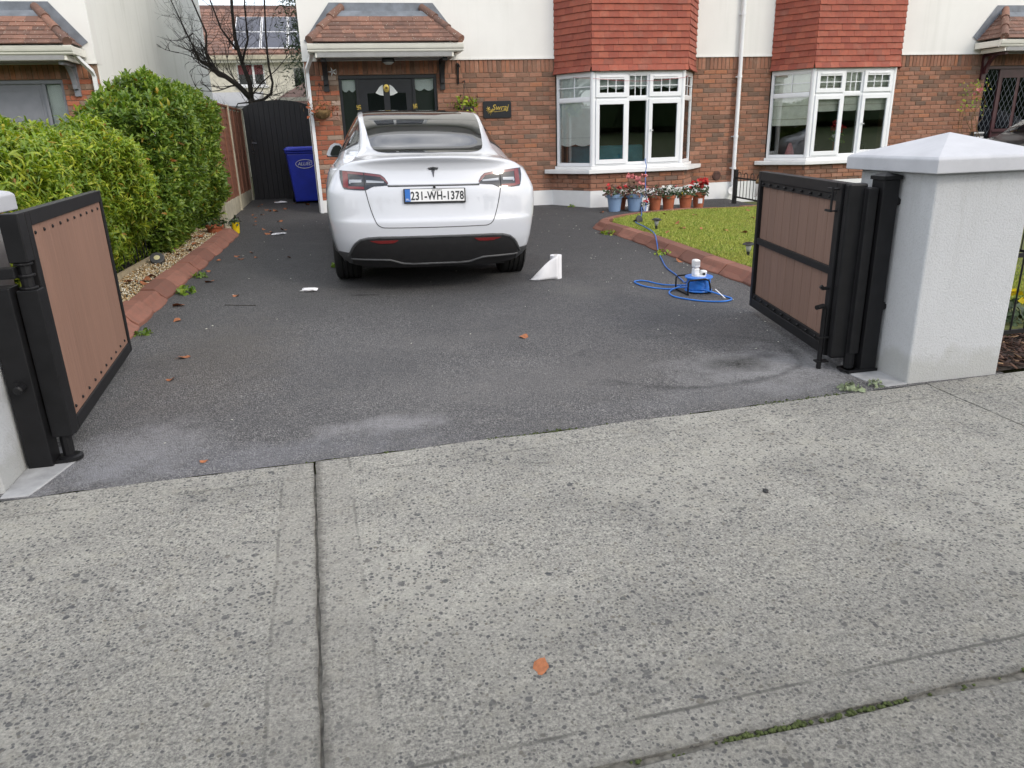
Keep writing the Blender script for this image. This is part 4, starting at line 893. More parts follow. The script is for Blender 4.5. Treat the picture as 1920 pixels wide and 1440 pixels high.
# bow-top railings
def railing(pts, zb, zt, name, label, step=.105, posts=(), ball=False, dzf=gz):
    t = thing(name, label, 'railing', (*pts[0], dzf(*pts[0])))
    P = [Vector((*p, 0)) for p in pts]; seg = [(P[i+1]-P[i]).length for i in range(len(P)-1)]; T = sum(seg)
    def at(s):
        for i, l in enumerate(seg):
            if s <= l or i == len(seg)-1: p = P[i]+(P[i+1]-P[i])*(s/l); return Vector((p.x, p.y, dzf(p.x, p.y)))
            s -= l
    for z in (zb, zt):
        r = MB(); k = max(2, int(T/.8)); pp = [at(T*i/k)+Vector((0, 0, z)) for i in range(k+1)]
        for a, b in zip(pp, pp[1:]): d = b-a; r.box((a+b)/2, (d.length+.004, .010, .026), m=d.to_track_quat('X', 'Z').to_matrix().to_4x4())
        r.build('rail', MT['black_steel'], t)
    n = int(T/step/2)
    for i in range(n):
        a, b = at(T*(2*i+.5)/(2*n)), at(T*(2*i+1.5)/(2*n)); c = (a+b)/2; R = (b-a).length/2; d = (b-a).normalized()
        hoop = [a+Vector((0, 0, zb))]+[c-d*(R*math.cos(q))+Vector((0, 0, zt+.045+R*math.sin(q))) for q in lin(0, PI, 9)]+[b+Vector((0, 0, zb))]
        MB().tube(hoop, .006, 5).build('hoop', MT['black_steel'], t)
    for p in posts:
        z = dzf(*p); m = MB(); m.bb((p[0]-.03, p[1]-.03, z-.1), (p[0]+.03, p[1]+.03, z+zt+.12)); m.bb((p[0]-.036, p[1]-.036, z+zt+.121), (p[0]+.036, p[1]+.036, z+zt+.135)); m.build('post', MT['black_steel'], t, bevel=.003)
    return t
railing([(6.57, 12.06), (6.57, 8), (6.57, 4.1)], .12, .44, 'railing', 'low black bow-topped railing running out from the wall beside the party downpipe', posts=[(6.57, 12.08), (6.57, 4.1)])
railing([(3.60, 3.60), (5.0, 3.66), (7.6, 3.76)], .16, .63, 'railing', 'black bow-topped railing beyond the right pillar above the mulch bed', posts=[(7.62, 3.77)])
railing([(-2.27, 4.9), (-2.22, 8), (-2.10, 11.4)], .06, .62, 'railing', 'black railing buried in the foot of the hedge', posts=[(-2.1, 11.42)])

# ------------------------------------------------------------------ fence, side gate, wheelie bin
fx = lambda y: -1.88
fn_ = thing('panel_fence', 'timber panel fence with pale concrete posts leading to the black side gate', 'fence', (-1.9, 13.7, gz(-1.9, 13.7)))
for y in (11.95, 13.75, 15.5):
    m = MB(); m.bb((fx(y)-.05, y-.045, gz(-1.9, y)-.1), (fx(y)+.05, y+.045, 1.78)); m.build('post', MT['concrete_post'], fn_, bevel=.006)
for ya, yb in ((12.0, 13.70), (13.80, 15.45)):
    m = MB(); m.bb((-1.905, ya, gz(-1.9, ya)-.1), (-1.855, yb, .31)); m.build('gravel_board', MT['concrete_post'], fn_, bevel=.004)
    z = .315; i = 0
    while z < 1.68:
        m = MB(); m.box((-1.88+.004, (ya+yb)/2, z+.065), (.012, yb-ya, .135), m=Matrix.Rotation(-.09, 4, 'Y') @ Matrix.Rotation(random.gauss(0, .004), 4, 'X')); m.build('slat', MT['fence_board'], fn_); z += .105; i += 1
    m = MB()
    for y in (ya+.02, (ya*2+yb)/3, (ya+yb*2)/3, yb-.02): m.bb((-1.866, y-.018, .315), (-1.845, y+.018, 1.74))
    m.bb((-1.905, ya, 1.741), (-1.84, yb, 1.765)); m.build('batten', MT['fence_board'], fn_)
sg_ = thing('side_gate', 'black arched side gate of upright boards between fence and house', 'gate', (-1.2, 15.52, gz(-1.2, 15.5)))
xa, xb = -1.815, -.58; zarc = lambda x: 1.735+.185*math.sqrt(max(0, 1-((x-(xa+xb)/2)/((xb-xa)/2+.02))**2)); nb = 13
for i in range(nb):
    a, b = xa+(xb-xa)*i/nb+.0012, xa+(xb-xa)*(i+1)/nb-.0012; poly = [(a, .09), (b, .09)]+[(x, zarc(x)) for x in lin(b, a, 5)]
    MB().prism(poly, 1, 15.50, 15.522).build('board', MT['black_board'], sg_, bevel=.003)
MB().prism([(xa+.01, .1), (xb-.01, .1)]+[(x, zarc(x)-.02) for x in lin(xb-.01, xa+.01, 14)], 1, 15.5225, 15.53).build('backing', MT['black_board'], sg_)
m = MB()
for z in (.3, 1.0, 1.6): m.bb((xa, 15.531, z), (xb, 15.56, z+.09))
m.build('ledge', MT['black_board'], sg_)
m = MB(); m.bb((-1.745, 15.488, 1.02), (-1.70, 15.499, 1.23)); m.tube([(-1.722, 15.488, 1.16), (-1.722, 15.44, 1.16), (-1.63, 15.44, 1.155)], .009, 6); m.build('handle', MT['chrome_dark'], sg_)
MB().lathe([(.026, 0), (.026, .012)], 14, (-1.722, 15.499, .975), Matrix.Rotation(PI/2, 4, 'X')).build('lock', MT['chrome_dark'], sg_)
bn = thing('wheelie_bin', 'blue wheelie bin with white lettering in front of the black side gate', 'bin', (-.80, 14.75, gz(-.8, 14.7)+.0), rotz=.10, local=True)
def taper(m, z0, z1, w0, d0, w1, d1, yo=0):
    v = [(sx*w/2, yo+sy*d/2, z) for z, w, d in ((z0, w0, d0), (z1, w1, d1)) for sx, sy in ((-1, -1), (1, -1), (1, 1), (-1, 1))]
    return m.add(v, [(3, 2, 1, 0), (4, 5, 6, 7)]+[(i, (i+1) % 4, (i+1) % 4+4, i+4) for i in range(4)])
m = MB(); taper(m, .03, .88, .40, .44, .55, .60); taper(m, .881, .93, .585, .64, .585, .64); m.build('body', MT['blue_bin'], bn, bevel=.02)
m = MB(); taper(m, .932, .965, .60, .68, .60, .68, -.01); taper(m, .966, 1.0, .57, .63, .50, .56, -.005); m.build('lid', MT['blue_bin'], bn, bevel=.012)
m = MB(); m.bb((-.20, -.367, .935), (.20, -.35, .965)); m.tube([(-.25, .34, .96), (.25, .34, .96)], .018, 8); m.build('handle', MT['blue_bin'], bn)
for sx in (-1, 1): MB().lathe([(.06, 0), (.10, 0), (.10, .045), (.06, .045)], 18, (sx*.22-.022, .20, .10), Matrix.Rotation(PI/2, 4, 'Y')).build('wheel', MT['rubber'], bn)
def text(body, size, mat, parent, M, ext=.0008, name='lettering', shear=0, space=1.0, bold=0):
    c = bpy.data.curves.new(name, 'FONT'); c.body = body; c.size = size; c.extrude = ext; c.align_x = 'CENTER'; c.align_y = 'CENTER'; c.shear = shear; c.space_character = space; c.materials.append(MT[mat]); c.resolution_u = 4; c.offset = bold
    q = new(name, c); bpy.context.view_layer.update(); me = bpy.data.meshes.new_from_object(q); bpy.data.objects.remove(q); bpy.data.curves.remove(c)
    o = new(name, me); o.parent = parent; o.matrix_parent_inverse = FR[parent].inverted(); o.matrix_basis = M; return o
FACE = Matrix.Rotation(PI/2, 4, 'X')                     # text that faces -y
tl = math.atan2(.085, .85)
text('ALLIED', .085, 'white_paint', bn, Matrix.Translation((.03, -.302, .70)) @ Matrix.Rotation(tl, 4, 'X') @ FACE, shear=.25, space=.95)
m = MB(); m.tube([(.03+.16*math.cos(a), -.3-(.70-z_)*-.1*0-.1*(z_-.70), z_) for a in lin(.55, 5.9, 26) for z_ in [.70+.075*math.sin(a)]], .006, 4); m.build('emblem', MT['white_paint'], bn)
m = MB(); m.tube([(.22, -.36, .86), (.24, -.42, .70), (.12, -.34, .5), (-.05, -.32, .25), (.0, -.33, .03), (.15, -.4, .02)], .008, 6); m.tube([(.22, -.36, .86), (.25, -.33, .92), (.28, -.28, .86), (.27, -.33, .6), (.30, -.32, .3), (.25, -.36, .03)], .008, 6)
hz = m.build('bin_hose', MT['black_plastic'], None, cat='hose', label='thin black hose draped over the blue wheelie bin'); hz.location = Vector(bn.location)+Vector((.05, -.06, 0)); hz.rotation_euler.z = .1

# ------------------------------------------------------------------ cars
# rows from the rear bumper over the roof to the front: centre (y, z), edge (x, y, z), roundness
ROWS = [((.11, .20), (.80, .46, .24), 2.7), ((.05, .30), (.865, .38, .31), 2.7), ((.005, .42), (.895, .34, .42), 2.7), ((-.008, .53), (.912, .325, .52), 2.7), ((-.008, .615), (.924, .32, .60), 2.7),
        ((.012, .66), (.932, .32, .65), 2.7), ((.030, .76), (.938, .325, .76), 2.7), ((.045, .86), (.934, .335, .855), 2.7), ((.060, .915), (.92, .345, .905), 2.6), ((.090, .97), (.90, .36, .95), 2.5), ((.112, 1.04), (.872, .38, 1.0), 2.4),
        ((.105, 1.10), (.842, .40, 1.035), 2.3), ((.075, 1.142), (.810, .425, 1.060), 2.2), ((.085, 1.158), (.785, .45, 1.072), 2.2), ((.17, 1.166), (.745, .50, 1.088), 2.3), ((.30, 1.170), (.705, .56, 1.110), 2.5),
        ((.44, 1.182), (.665, .66, 1.148), 2.8), ((.62, 1.232), (.638, .82, 1.20), 3.0), ((.95, 1.347), (.628, 1.12, 1.305), 3.0), ((1.3, 1.452), (.630, 1.44, 1.408), 2.9), ((1.7, 1.530), (.640, 1.80, 1.497), 2.8), ((2.1, 1.568), (.648, 2.17, 1.538), 2.6),
        ((2.6, 1.578), (.65, 2.6, 1.546), 2.5), ((3.0, 1.556), (.65, 3.0, 1.53), 2.5), ((3.4, 1.45), (.66, 3.25, 1.43), 2.5), ((3.9, 1.20), (.72, 3.60, 1.18), 2.5), ((4.1, 1.06), (.77, 3.82, 1.05), 2.5), ((4.45, .95), (.80, 4.25, .92), 2.5), ((4.66, .80), (.82, 4.42, .76), 2.5), ((4.735, .55), (.84, 4.47, .5), 2.6), ((4.69, .24), (.80, 4.45, .25), 2.6)]
RA = np.array([[c[0], c[1], e[0], e[1], e[2], n] for c, e, n in ROWS]); NR = len(RA)-1
def rowat(t):
    t = min(max(t, 0), NR); i = min(int(t), NR-1); f = t-i
    p0, p1, p2, p3 = RA[max(i-1, 0)], RA[i], RA[i+1], RA[min(i+2, NR)]
    return .5*((2*p1)+(-p0+p2)*f+(2*p0-5*p1+4*p2-p3)*f*f+(-p0+3*p1-3*p2+p3)*f**3)
def top_pt(t, s):
    yc, zc, xe, ye, ze, n = rowat(t); f = 1-(max(0, 1-abs(s)**n))**(1/n)
    return Vector((xe*s, yc+(ye-yc)*f, zc+(ze-zc)*f))
def top_n(t, s):
    e = 1e-3; a = top_pt(min(t+e, NR), s)-top_pt(t-e, s); b = top_pt(t, min(s+e, 1))-top_pt(t, s-e); n = b.cross(a)
    n = n.normalized() if n.length > 0 else Vector((0, -1, 0)); c = Vector((0, 2.3, .7)); return n if n.dot(top_pt(t, s)-c) > 0 else -n
def rear_t(x, z):
    lo, hi = 0.0, 13.0
    for _ in range(36):
        m = (lo+hi)/2; xe = rowat(m)[2]; s = min(abs(x)/xe, .999)
        if top_pt(m, s).z < z: lo = m
        else: hi = m
    return lo, min(max(x/rowat(lo)[2], -.999), .999)
def rear_pt(x, z, off=0):
    t, s = rear_t(x, z); return top_pt(t, s)+top_n(t, s)*off
def interp(x, K):
    xs = [k[0] for k in K]; return float(np.interp(x, xs, [k[1] for k in K]))
def strip_patch(x0, x1, zt, zb, nx, nz, off, back=-.012):
    """thin solid lying on the rear of the body between the curves zb(x) and zt(x)"""
    m = MB(); xs = lin(x0, x1, nx); Fr = []; Bk = []
    for x in xs:
        a, b = interp(x, zb), interp(x, zt); Fr.append([rear_pt(x, a+(b-a)*j/(nz-1), off) for j in range(nz)]); Bk.append([rear_pt(x, a+(b-a)*j/(nz-1), back) for j in range(nz)])
    m.grid(Fr); m.grid([Fr[0], Bk[0]]); m.grid([Fr[-1], Bk[-1]]); m.grid([[r[0] for r in Fr], [r[0] for r in Bk]]); m.grid([[r[-1] for r in Fr], [r[-1] for r in Bk]]); return m
IR = 22; ZR = RA[:IR+1, 4]
def edge_rear(z): return float(np.interp(z, ZR, RA[:IR+1, 3])), float(np.interp(z, ZR, RA[:IR+1, 2]))
_fz = RA[IR:, 4][::-1]
def edge_front(z): return float(np.interp(z, _fz, RA[IR:, 3][::-1])), float(np.interp(z, _fz, RA[IR:, 2][::-1]))
WM = [(.2, .86), (.3, .92), (.42, .94), (.6, .955), (.8, .96), (.9, .955), (1.0, .935), (1.06, .905), (1.10, .87), (1.2, .83), (1.3, .785), (1.4, .735), (1.5, .685), (1.546, .652)]
def side_x(y, z):
    ya, xa = edge_rear(z); yb, xb = edge_front(z); W = interp(z, WM); W = max(W, xa)
    u = min(max((y-ya)/max(yb-ya, 1e-4), 0), 1); L_ = .45 if z < 1.05 else 1.1
    r = min((y-ya)/L_, 1) if y > ya else 0; f = min((yb-y)/.7, 1) if y < yb else 0
    hr = 1-(1-max(r, 0))**2.2; hf = 1-(1-max(f, 0))**2.2
    return min(xa+(W-xa)*hr, xb+(max(W, xb)-xb)*hf) if hf < 1 else xa+(W-xa)*hr
def smooth_(pts, k=6):
    P = [Vector(p) for p in pts]; out_ = []
    for i in range(len(P)-1):
        p0, p1, p2, p3 = P[max(i-1, 0)], P[i], P[i+1], P[min(i+2, len(P)-1)]
        for j in range(k): f = j/k; out_.append(.5*((2*p1)+(p2-p0)*f+(2*p0-5*p1+4*p2-p3)*f*f+(3*p1-p0-3*p2+p3)*f**3))
    return out_+[P[-1]]
def build_car(name, label, loc, rot, paint, full=True, group=None):
    t = thing(name, label, 'car', loc, rot=rot, local=True, group=group)
    m = MB(); ss = [math.sin(a) for a in lin(-PI/2, PI/2, 41)]
    m.grid([[top_pt(q, max(-1, min(1, s))) for s in ss] for q in lin(1.2, NR, 30*5+1)])
    MB().grid([[top_pt(q, max(-1, min(1, s))) for s in ss] for q in lin(0, 1.2, 8)]).build('bumper_underside', MT['black_plastic'], t, smooth=True)
    rows = [q for q in lin(0, IR, IR*3+1)]
    for sx in (-1, 1):
        G = []
        for q in rows:
            r = rowat(q); z = r[4]; ya, xa = r[3], r[2]; yb, xb = edge_front(z)
            G.append([(sx*(xa if u == 0 else xb if u == 1 else side_x(ya+(yb-ya)*u, z)), ya+(yb-ya)*u, z) for u in [.5-.5*math.cos(PI*k/60) for k in range(61)]])
        b = len(m.v)
        for r in G: m.v += r
        for i in range(len(G)-1):
            for j in range(60):
                qd = (b+i*61+j, b+i*61+j+1, b+(i+1)*61+j+1, b+(i+1)*61+j); c = np.mean([m.v[k] for k in qd], 0)
                if any((c[1]-wy)**2+(c[2]-.345)**2 < .385**2 for wy in (.94, 3.83)): continue
                m.f.append(qd)
    body = m.build('body', MT[paint], t, angle=28)
    bm = bmesh.new(); bm.from_mesh(body.data); bmesh.ops.remove_doubles(bm, verts=bm.verts, dist=.0008); bmesh.ops.recalc_face_normals(bm, faces=bm.faces); bm.to_mesh(body.data); bm.free()
    for p in body.data.polygons: p.use_smooth = True
    body.data.set_sharp_from_angle(angle=math.radians(32))
    m = MB(); m.bb((-.66, .32, .17), (.66, 4.5, .30)); m.bb((-.86, 1.42, .17), (.86, 3.4, .32)); m.bb((-.62, .5, .30), (.62, 4.3, .75)); m.build('underbody', MT['black_plastic'], t)
    # glass
    XG = [(15.9, .0), (15.98, .34), (16.1, .405), (16.3, .455), (16.7, .50), (17.2, .525), (18, .55), (19, .575), (20, .588), (21, .592), (22, .592), (23, .59), (24, .60), (25, .655), (25.8, .70)]
    def tg(t0, t1, n, nm):
        G = [[(lambda p, nn: p+nn*.0035)(top_pt(q, s*interp(q, XG)/rowat(q)[2]), top_n(q, s*interp(q, XG)/rowat(q)[2])) for s in lin(-1, 1, 25)] for q in lin(t0, t1, n)]
        return MB().grid(G).build(nm, MT['dark_glass'], t, smooth=True)
    # the lower edge of the rear screen follows the body, so it starts a little higher at the sides
    def tq(q, s): return q+.0*s
    tg(15.9, 19.15, 36, 'rear_window'); tg(19.17, 23.0, 24, 'roof_glass'); tg(23.15, 25.7, 16, 'windscreen')
    ZB = [(1.02, 1.262), (1.25, 1.20), (1.5, 1.165), (1.9, 1.12), (2.6, 1.09), (3.7, 1.06)]; ZT = [(1.02, 1.268), (1.3, 1.375), (1.6, 1.462), (2.0, 1.500), (2.5, 1.512), (2.95, 1.498), (3.2, 1.42), (3.4, 1.29), (3.6, 1.13), (3.7, 1.07)]
    for sx in (-1, 1):
        for ya, yb in ((1.02, 1.62), (1.645, 2.52), (2.545, 3.68)):
            G = [[(sx*(side_x(y, z)+.004), y, z) for z in lin(interp(y, ZB), interp(y, ZT), 8)] for y in lin(ya, yb, 16)]
            MB().grid(G).build('side_window', MT['dark_glass'], t, smooth=True)
        G = [[(sx*(side_x(y, interp(y, K)+dz)+.006), y, interp(y, K)+dz) for dz in (-.012, .012)] for K in (ZB,) for y in lin(1.0, 3.7, 30)]; MB().grid(G).build('window_trim', MT['black_plastic'], t)
    # wheels
    tp = [(.245, -.115), (.30, -.125), (.328, -.115), (.343, -.095)]
    for k in range(4): a = -.085+k*.046; tp += [(.346, a), (.346, a+.032), (.336, a+.035), (.336, a+.043)]
    tp += [(.346, .10), (.335, .112), (.30, .125), (.245, .115)]
    for wx in (-.815, .815):
        for wy in (.94, 3.83):
            M = Matrix.Rotation(PI/2, 4, 'Y'); ty = MB().lathe(tp, 48, (wx, wy, .345-.03), M, cap=False).build('tyre', MT['rubber'], t, angle=40)
            sg = 1 if wx > 0 else -1; rm = MB().lathe([(.0, .06*sg), (.06, .07*sg), (.20, .085*sg), (.235, .10*sg), (.246, .105*sg), (.246, -.1*sg), (.20, -.02*sg), (.0, -.02*sg)], 30, (wx, wy, .345-.03), M, cap=False)
            for k in range(5):
                a = k*2*PI/5; p = Vector((sg*.093, 0, 0))
                rm.box((wx+sg*.092, wy+.13*math.cos(a), .315+.13*math.sin(a)), (.02, .21, .05), m=Matrix.Rotation(a, 4, 'X'))
            r = rm.build('rim', MT['alloy'], ty, angle=40)
    for sx in (-1, 1):
        for wy in (.94, 3.83):
            m = MB(); R0, R1 = .365, .425; rows = []
            for a in lin(-.42, PI+.42, 26):
                rows.append([(sx*(side_x(wy+R*math.cos(a), max(.345+R*math.sin(a), .2))+o), wy+R*math.cos(a), max(.345+R*math.sin(a), .2)) for R, o in ((R0, -.06), (R0, .008), (R1, .010), (R1, -.02))])
            m.grid(rows).build('arch_trim', MT['grey_trim'], t, angle=40)
    # mirrors
    for sx in (-1, 1):
        m = MB(); n = 10; pr = [(.0, 0), (.02, .05), (.055, .105), (.10, .13), (.16, .125), (.185, .10), (.185, .0), (.17, -.02), (.02, -.02)]
        P = [(sx*(1.055-a), z) for a, z in pr]
        for i_, (yy, sc_) in enumerate(((2.82, .96), (2.86, 1.0), (2.93, .97), (2.98, .75), (3.0, .4))): pass
        lv = [[(sx*(1.055-.093)+(x-sx*(1.055-.093))*sc_, yy, 1.14+(z-.05)*sc_) for x, z in P] for yy, sc_ in ((2.82, .97), (2.85, 1.0), (2.93, .97), (2.99, .75), (3.02, .35))]
        m.grid([r+[r[0]] for r in lv]); m.f.append(tuple(len(m.v)-1-k for k in range(len(P)))); m.f.append(tuple(range(len(P))))
        ho = m.build('mirror', MT[paint], t, angle=45)
        f = MB(); f.prism([((x-sx*.962)*.72+sx*.942, (z-.05)*.80+1.132) for x, z in P], 1, 2.812, 2.822); f.build('mirror_glass', MT['mirror_glass'], ho)
        f = MB(); f.prism([(sx*1.05, 1.062), (sx*.86, 1.055), (sx*.86, 1.095), (sx*1.045, 1.10)], 1, 2.84, 2.96); f.build('mirror_arm', MT['black_plastic'], ho)
    if not full: return t
    # black lower bumper, its lip and corner pieces
    BT = [(-.79, .30), (-.765, .33), (-.74, .385), (-.71, .43), (-.665, .465), (-.60, .482), (-.5, .488), (0, .488), (.5, .488), (.60, .482), (.665, .465), (.71, .43), (.74, .385), (.765, .33), (.79, .30)]
    BB = [(-.79, .295), (-.70, .292), (-.42, .287), (-.30, .25), (-.2, .243), (.2, .243), (.30, .25), (.42, .287), (.70, .292), (.79, .295)]
    strip_patch(-.75, .75, BT, BB, 61, 8, .010).build('lower_bumper', MT['black_plastic'], t, angle=40)
    tr = MB(); pts = [rear_pt(x, interp(x, BT), .006) for x in lin(-.775, .775, 70)]; tr.tube(pts, .013, 6); tr.build('bumper_trim', MT['grey_trim'], t, angle=60)
    lp = MB(); lp.tube([rear_pt(x, interp(x, BB), .010) for x in lin(-.75, .75, 60)], .011, 6); lp.build('bumper_lip', MT['grey_trim'], t, angle=60)
    for sx in (-1, 1):
        ZT_ = sorted([(sx*.745, .345), (sx*.80, .348), (sx*.862, .352)]); ZB_ = sorted([(sx*.745, .235), (sx*.80, .225), (sx*.862, .275)]); xs = sorted((sx*.748, sx*.862))
        strip_patch(xs[0], xs[1], ZT_, ZB_, 10, 5, .006).build('bumper_corner', MT['grey_trim'], t, angle=40)
        xs = sorted((sx*.335, sx*.575)); strip_patch(xs[0], xs[1], sorted([(sx*.335, .467), (sx*.575, .463)]), sorted([(sx*.335, .464), (sx*.375, .441), (sx*.50, .438), (sx*.575, .458)]), 16, 3, .016).build('reflector', MT['lens_red'], t)
        # tail light
        HT = [(.388, .932), (.42, .985), (.455, 1.013), (.52, 1.022), (.60, 1.032), (.72, 1.043), (.805, 1.047)]; HB = [(.388, .925), (.46, .920), (.52, .917), (.55, .905), (.585, .888), (.60, .886), (.70, .890), (.775, .896), (.79, .92), (.805, .985)]
        mk = lambda K: sorted([(sx*a, b) for a, b in K])
        def lamp(nm, mat, a, b, T, B_, off, nx=24, nz=6):
            xs = sorted((sx*a, sx*b)); return strip_patch(xs[0], xs[1], mk(T), mk(B_), nx, nz, off).build(nm, MT[mat], tl_, angle=50)
        xs = sorted((sx*.388, sx*.805)); tl_ = strip_patch(xs[0], xs[1], mk(HT), mk(HB), 40, 8, .004).build('tail_light', MT['lens_smoke'], t, angle=50)
        sh = lambda K, d: [(a, b+d) for a, b in K]
        lamp('lens', 'lens_pink', .455, .592, sh(HT, -.004), sh(HT, -.022), .0065); lamp('lens', 'lens_pink', .602, .735, sh(HT, -.004), sh(HT, -.024), .0065)
        lamp('lens', 'lens_red', .735, .778, sh(HT, -.006), [(.735, .900), (.778, .912)], .0065, 8)
        lamp('lens', 'lens_red', .602, .735, [(.602, .914), (.735, .918)], [(.602, .894), (.735, .898)], .0065)
        lamp('lens', 'lens_pink', .395, .455, [(.395, .936), (.42, .978), (.455, 1.006)], [(.395, .930), (.42, .955), (.455, .985)], .0065, 8)
        lamp('lens', 'lens_clear', .62, .725, [(.62, .972), (.725, .970)], [(.62, .948), (.725, .945)], .0068); lamp('lens', 'lens_clear', .43, .58, [(.43, .955), (.58, .968)], [(.43, .942), (.58, .946)], .0068)
        lamp('lens', 'lens_clear', .715, .728, [(.715, .962), (.728, .958)], [(.715, .936), (.728, .94)], .007, 4)
        m = MB(); m.tube([rear_pt(sx*(.597), z, .0062) for z in lin(.89, 1.028, 8)], .0035, 5); m.build('lamp_gap', MT['black_plastic'], tl_)
    gap = MB(); K = [(.592, .886), (.575, .80), (.555, .72), (.53, .645), (.505, .60), (.47, .578), (.42, .572), (.2, .570), (0, .569)]
    KK = [(p[0], p[1]) for p in smooth_([(x, z, 0) for x, z in K], 5)]; gap.tube([rear_pt(x, z, .0002) for x, z in KK]+[rear_pt(-x, z, .0002) for x, z in KK[::-1][1:]], .0036, 5); gap.build('hatch_gap', MT['black_plastic'], t)
    gp = MB(); gp.tube([rear_pt(x, .918, -.002) for x in lin(-.40, .40, 31)], .0075, 5); gp.build('hatch_gap', MT['black_plastic'], t)
    lp = strip_patch(-.40, .40, [(-.4, .940), (.4, .940)], [(-.4, .927), (.4, .927)], 31, 3, .006).build('hatch_strip', MT[paint], t, angle=40)
    # emblem: a T with a curved bar
    m = MB(); q = lambda x, z, o: rear_pt(x, z, o)
    for zt, zb in (([(-.045, 1.066), (0, 1.073), (.045, 1.066)], [(-.045, 1.062), (0, 1.068), (.045, 1.062)]), ([(-.042, 1.058), (0, 1.064), (.042, 1.058)], [(-.042, 1.054), (-.03, 1.047), (0, 1.052), (.03, 1.047), (.042, 1.054)])):
        p = strip_patch(zt[0][0], zt[-1][0], zt, zb, 13, 2, .006, -.004); m.add(p.v, p.f)
    p = strip_patch(-.014, .014, [(-.014, 1.052), (.014, 1.052)], [(-.014, 1.048), (-.002, .985), (.002, .985), (.014, 1.048)], 9, 6, .006, -.004); m.add(p.v, p.f); m.build('emblem', MT['chrome_dark'], t)
    # number plate
    pc = rear_pt(0, .838); tn = top_n(*rear_t(0, .82)); til = math.atan2(tn.z, -tn.y); M = Matrix.Translation(pc+Vector((0, -.014, 0))) @ Matrix.Rotation(-til, 4, 'X')
    def pb(a, b): v = MB().bb(a, b); v.xf(lambda p: M @ Vector(p)); return v
    pl = pb((-.27, -.006, -.066), (.27, .012, .060)).build('number_plate', MT['black_plastic'], t, bevel=.006)
    pb((-.258, -.0085, -.050), (.258, -.0055, .054)).build('plate_face', MT['white_paint'], pl); pb((-.258, -.0095, -.050), (-.212, -.0086, .054)).build('plate_band', MT['blue_eu'], pl)
    tm = text('231-WH-1378', .092, 'ink', pl, M @ Matrix.Translation((.022, -.0092, -.006)) @ FACE @ Matrix.Diagonal((.80, 1.06, 1, 1)), name='plate_number', space=1.08, bold=.0022)
    text('AN IARMH\u00cd', .017, 'ink', pl, M @ Matrix.Translation((.02, -.0092, .044)) @ FACE, name='plate_county'); text('IRL', .026, 'white_paint', pl, M @ Matrix.Translation((-.235, -.0100, -.034)) @ FACE, name='plate_country')
    cm = MB().lathe([(.012, 0), (.012, .01)], 10, tuple(rear_pt(0, .905, .002)), Matrix.Rotation(PI/2, 4, 'X')); cm.build('camera_eye', MT['black_plastic'], t)
    # panel lines on the flank and the crease of the bumper
    for sx in (-1, 1):
        m = MB(); m.tube([(sx*(side_x(y, z)+.0002), y, z) for y, z in [(.42, .62), (.52, .64), (.60, .66)]], .002, 4); m.tube([(sx*(side_x(1.62, z)+.0006), 1.62, z) for z in lin(.72, 1.15, 10)], .003, 4); m.tube([(sx*(side_x(2.53, z)+.0006), 2.53, z) for z in lin(.35, 1.1, 12)], .003, 4); m.build('panel_gap', MT['black_plastic'], t)
    return t
cx, cy = .71, 6.58; crot = Matrix.Rotation(-math.radians(2.0), 4, 'Z')
zL = gz(cx-.8, 7.3); zR = gz(cx+.8, 7.3); zF = gz(cx, 10.2); z0 = (zL+zR)/2
car = build_car('parked_car', 'white hatchback with dark glass roof parked on the tarmac drive', (cx, cy, -.145), (.016, .021, -math.radians(2.0)), 'car_white')
build_car('parked_car', 'dark car mostly hidden behind the grey pillar in front of the maroon door', (15.55, 10.80, gz(10, 10.7)+.02), (0, 0, PI/2-.12), 'car_dark', full=False)

# ------------------------------------------------------------------ hedges
def leaf_geo(L_, W_, droop, fold=.25, segs=3):
    """arching leaf along +x, faces as quads"""
    V = []; F = []
    ws = [.25, 1, .8, .05]; a = .55; x = z = 0; a = .55 if droop < 2 else .85
    for i in range(segs+1):
        w_ = ws[i]*W_/2; V += [(x, -w_, z+fold*w_), (x, 0, z), (x, w_, z+fold*w_)]
        st = L_/segs; x += st*math.cos(a); z += st*math.sin(a); a -= droop/segs
    for i in range(segs):
        for j in range(2): b = i*3+j; F.append((b, b+1, b+4, b+3))
    return np.array(V), np.array(F)
def shoot_geo(seed, n, L_, W_, droop, H):
    """a shoot: stem along +z with leaves set round it"""
    r = random.Random(seed); V = []; F = []; b = 0
    for i in range(n):
        k = r.uniform(.75, 1.15); v, f = leaf_geo(L_*k, W_*k, droop*r.uniform(.7, 1.3)); a = i*2.4+r.uniform(-.4, .4); t = i/n; el = r.uniform(-.2, .35)+.75*t
        M = Matrix.Translation((0, 0, H*t)) @ Matrix.Rotation(a, 4, 'Z') @ Matrix.Rotation(-el, 4, 'Y') @ Matrix.Rotation(r.gauss(0, .3), 4, 'X')
        A = np.array(M); V.append(v @ A[:3, :3].T+A[:3, 3]); F.append(f+b); b += len(v)
    w_ = .004; V.append(np.array([(w_, 0, -.05), (-w_, w_, -.05), (-w_, -w_, -.05), (w_*.5, 0, H), (-w_*.5, w_*.5, H), (-w_*.5, -w_*.5, H)])); F.append(np.array([(0, 1, 4, 3), (1, 2, 5, 4), (2, 0, 3, 5)])+b)
    return np.concatenate(V), np.concatenate(F)
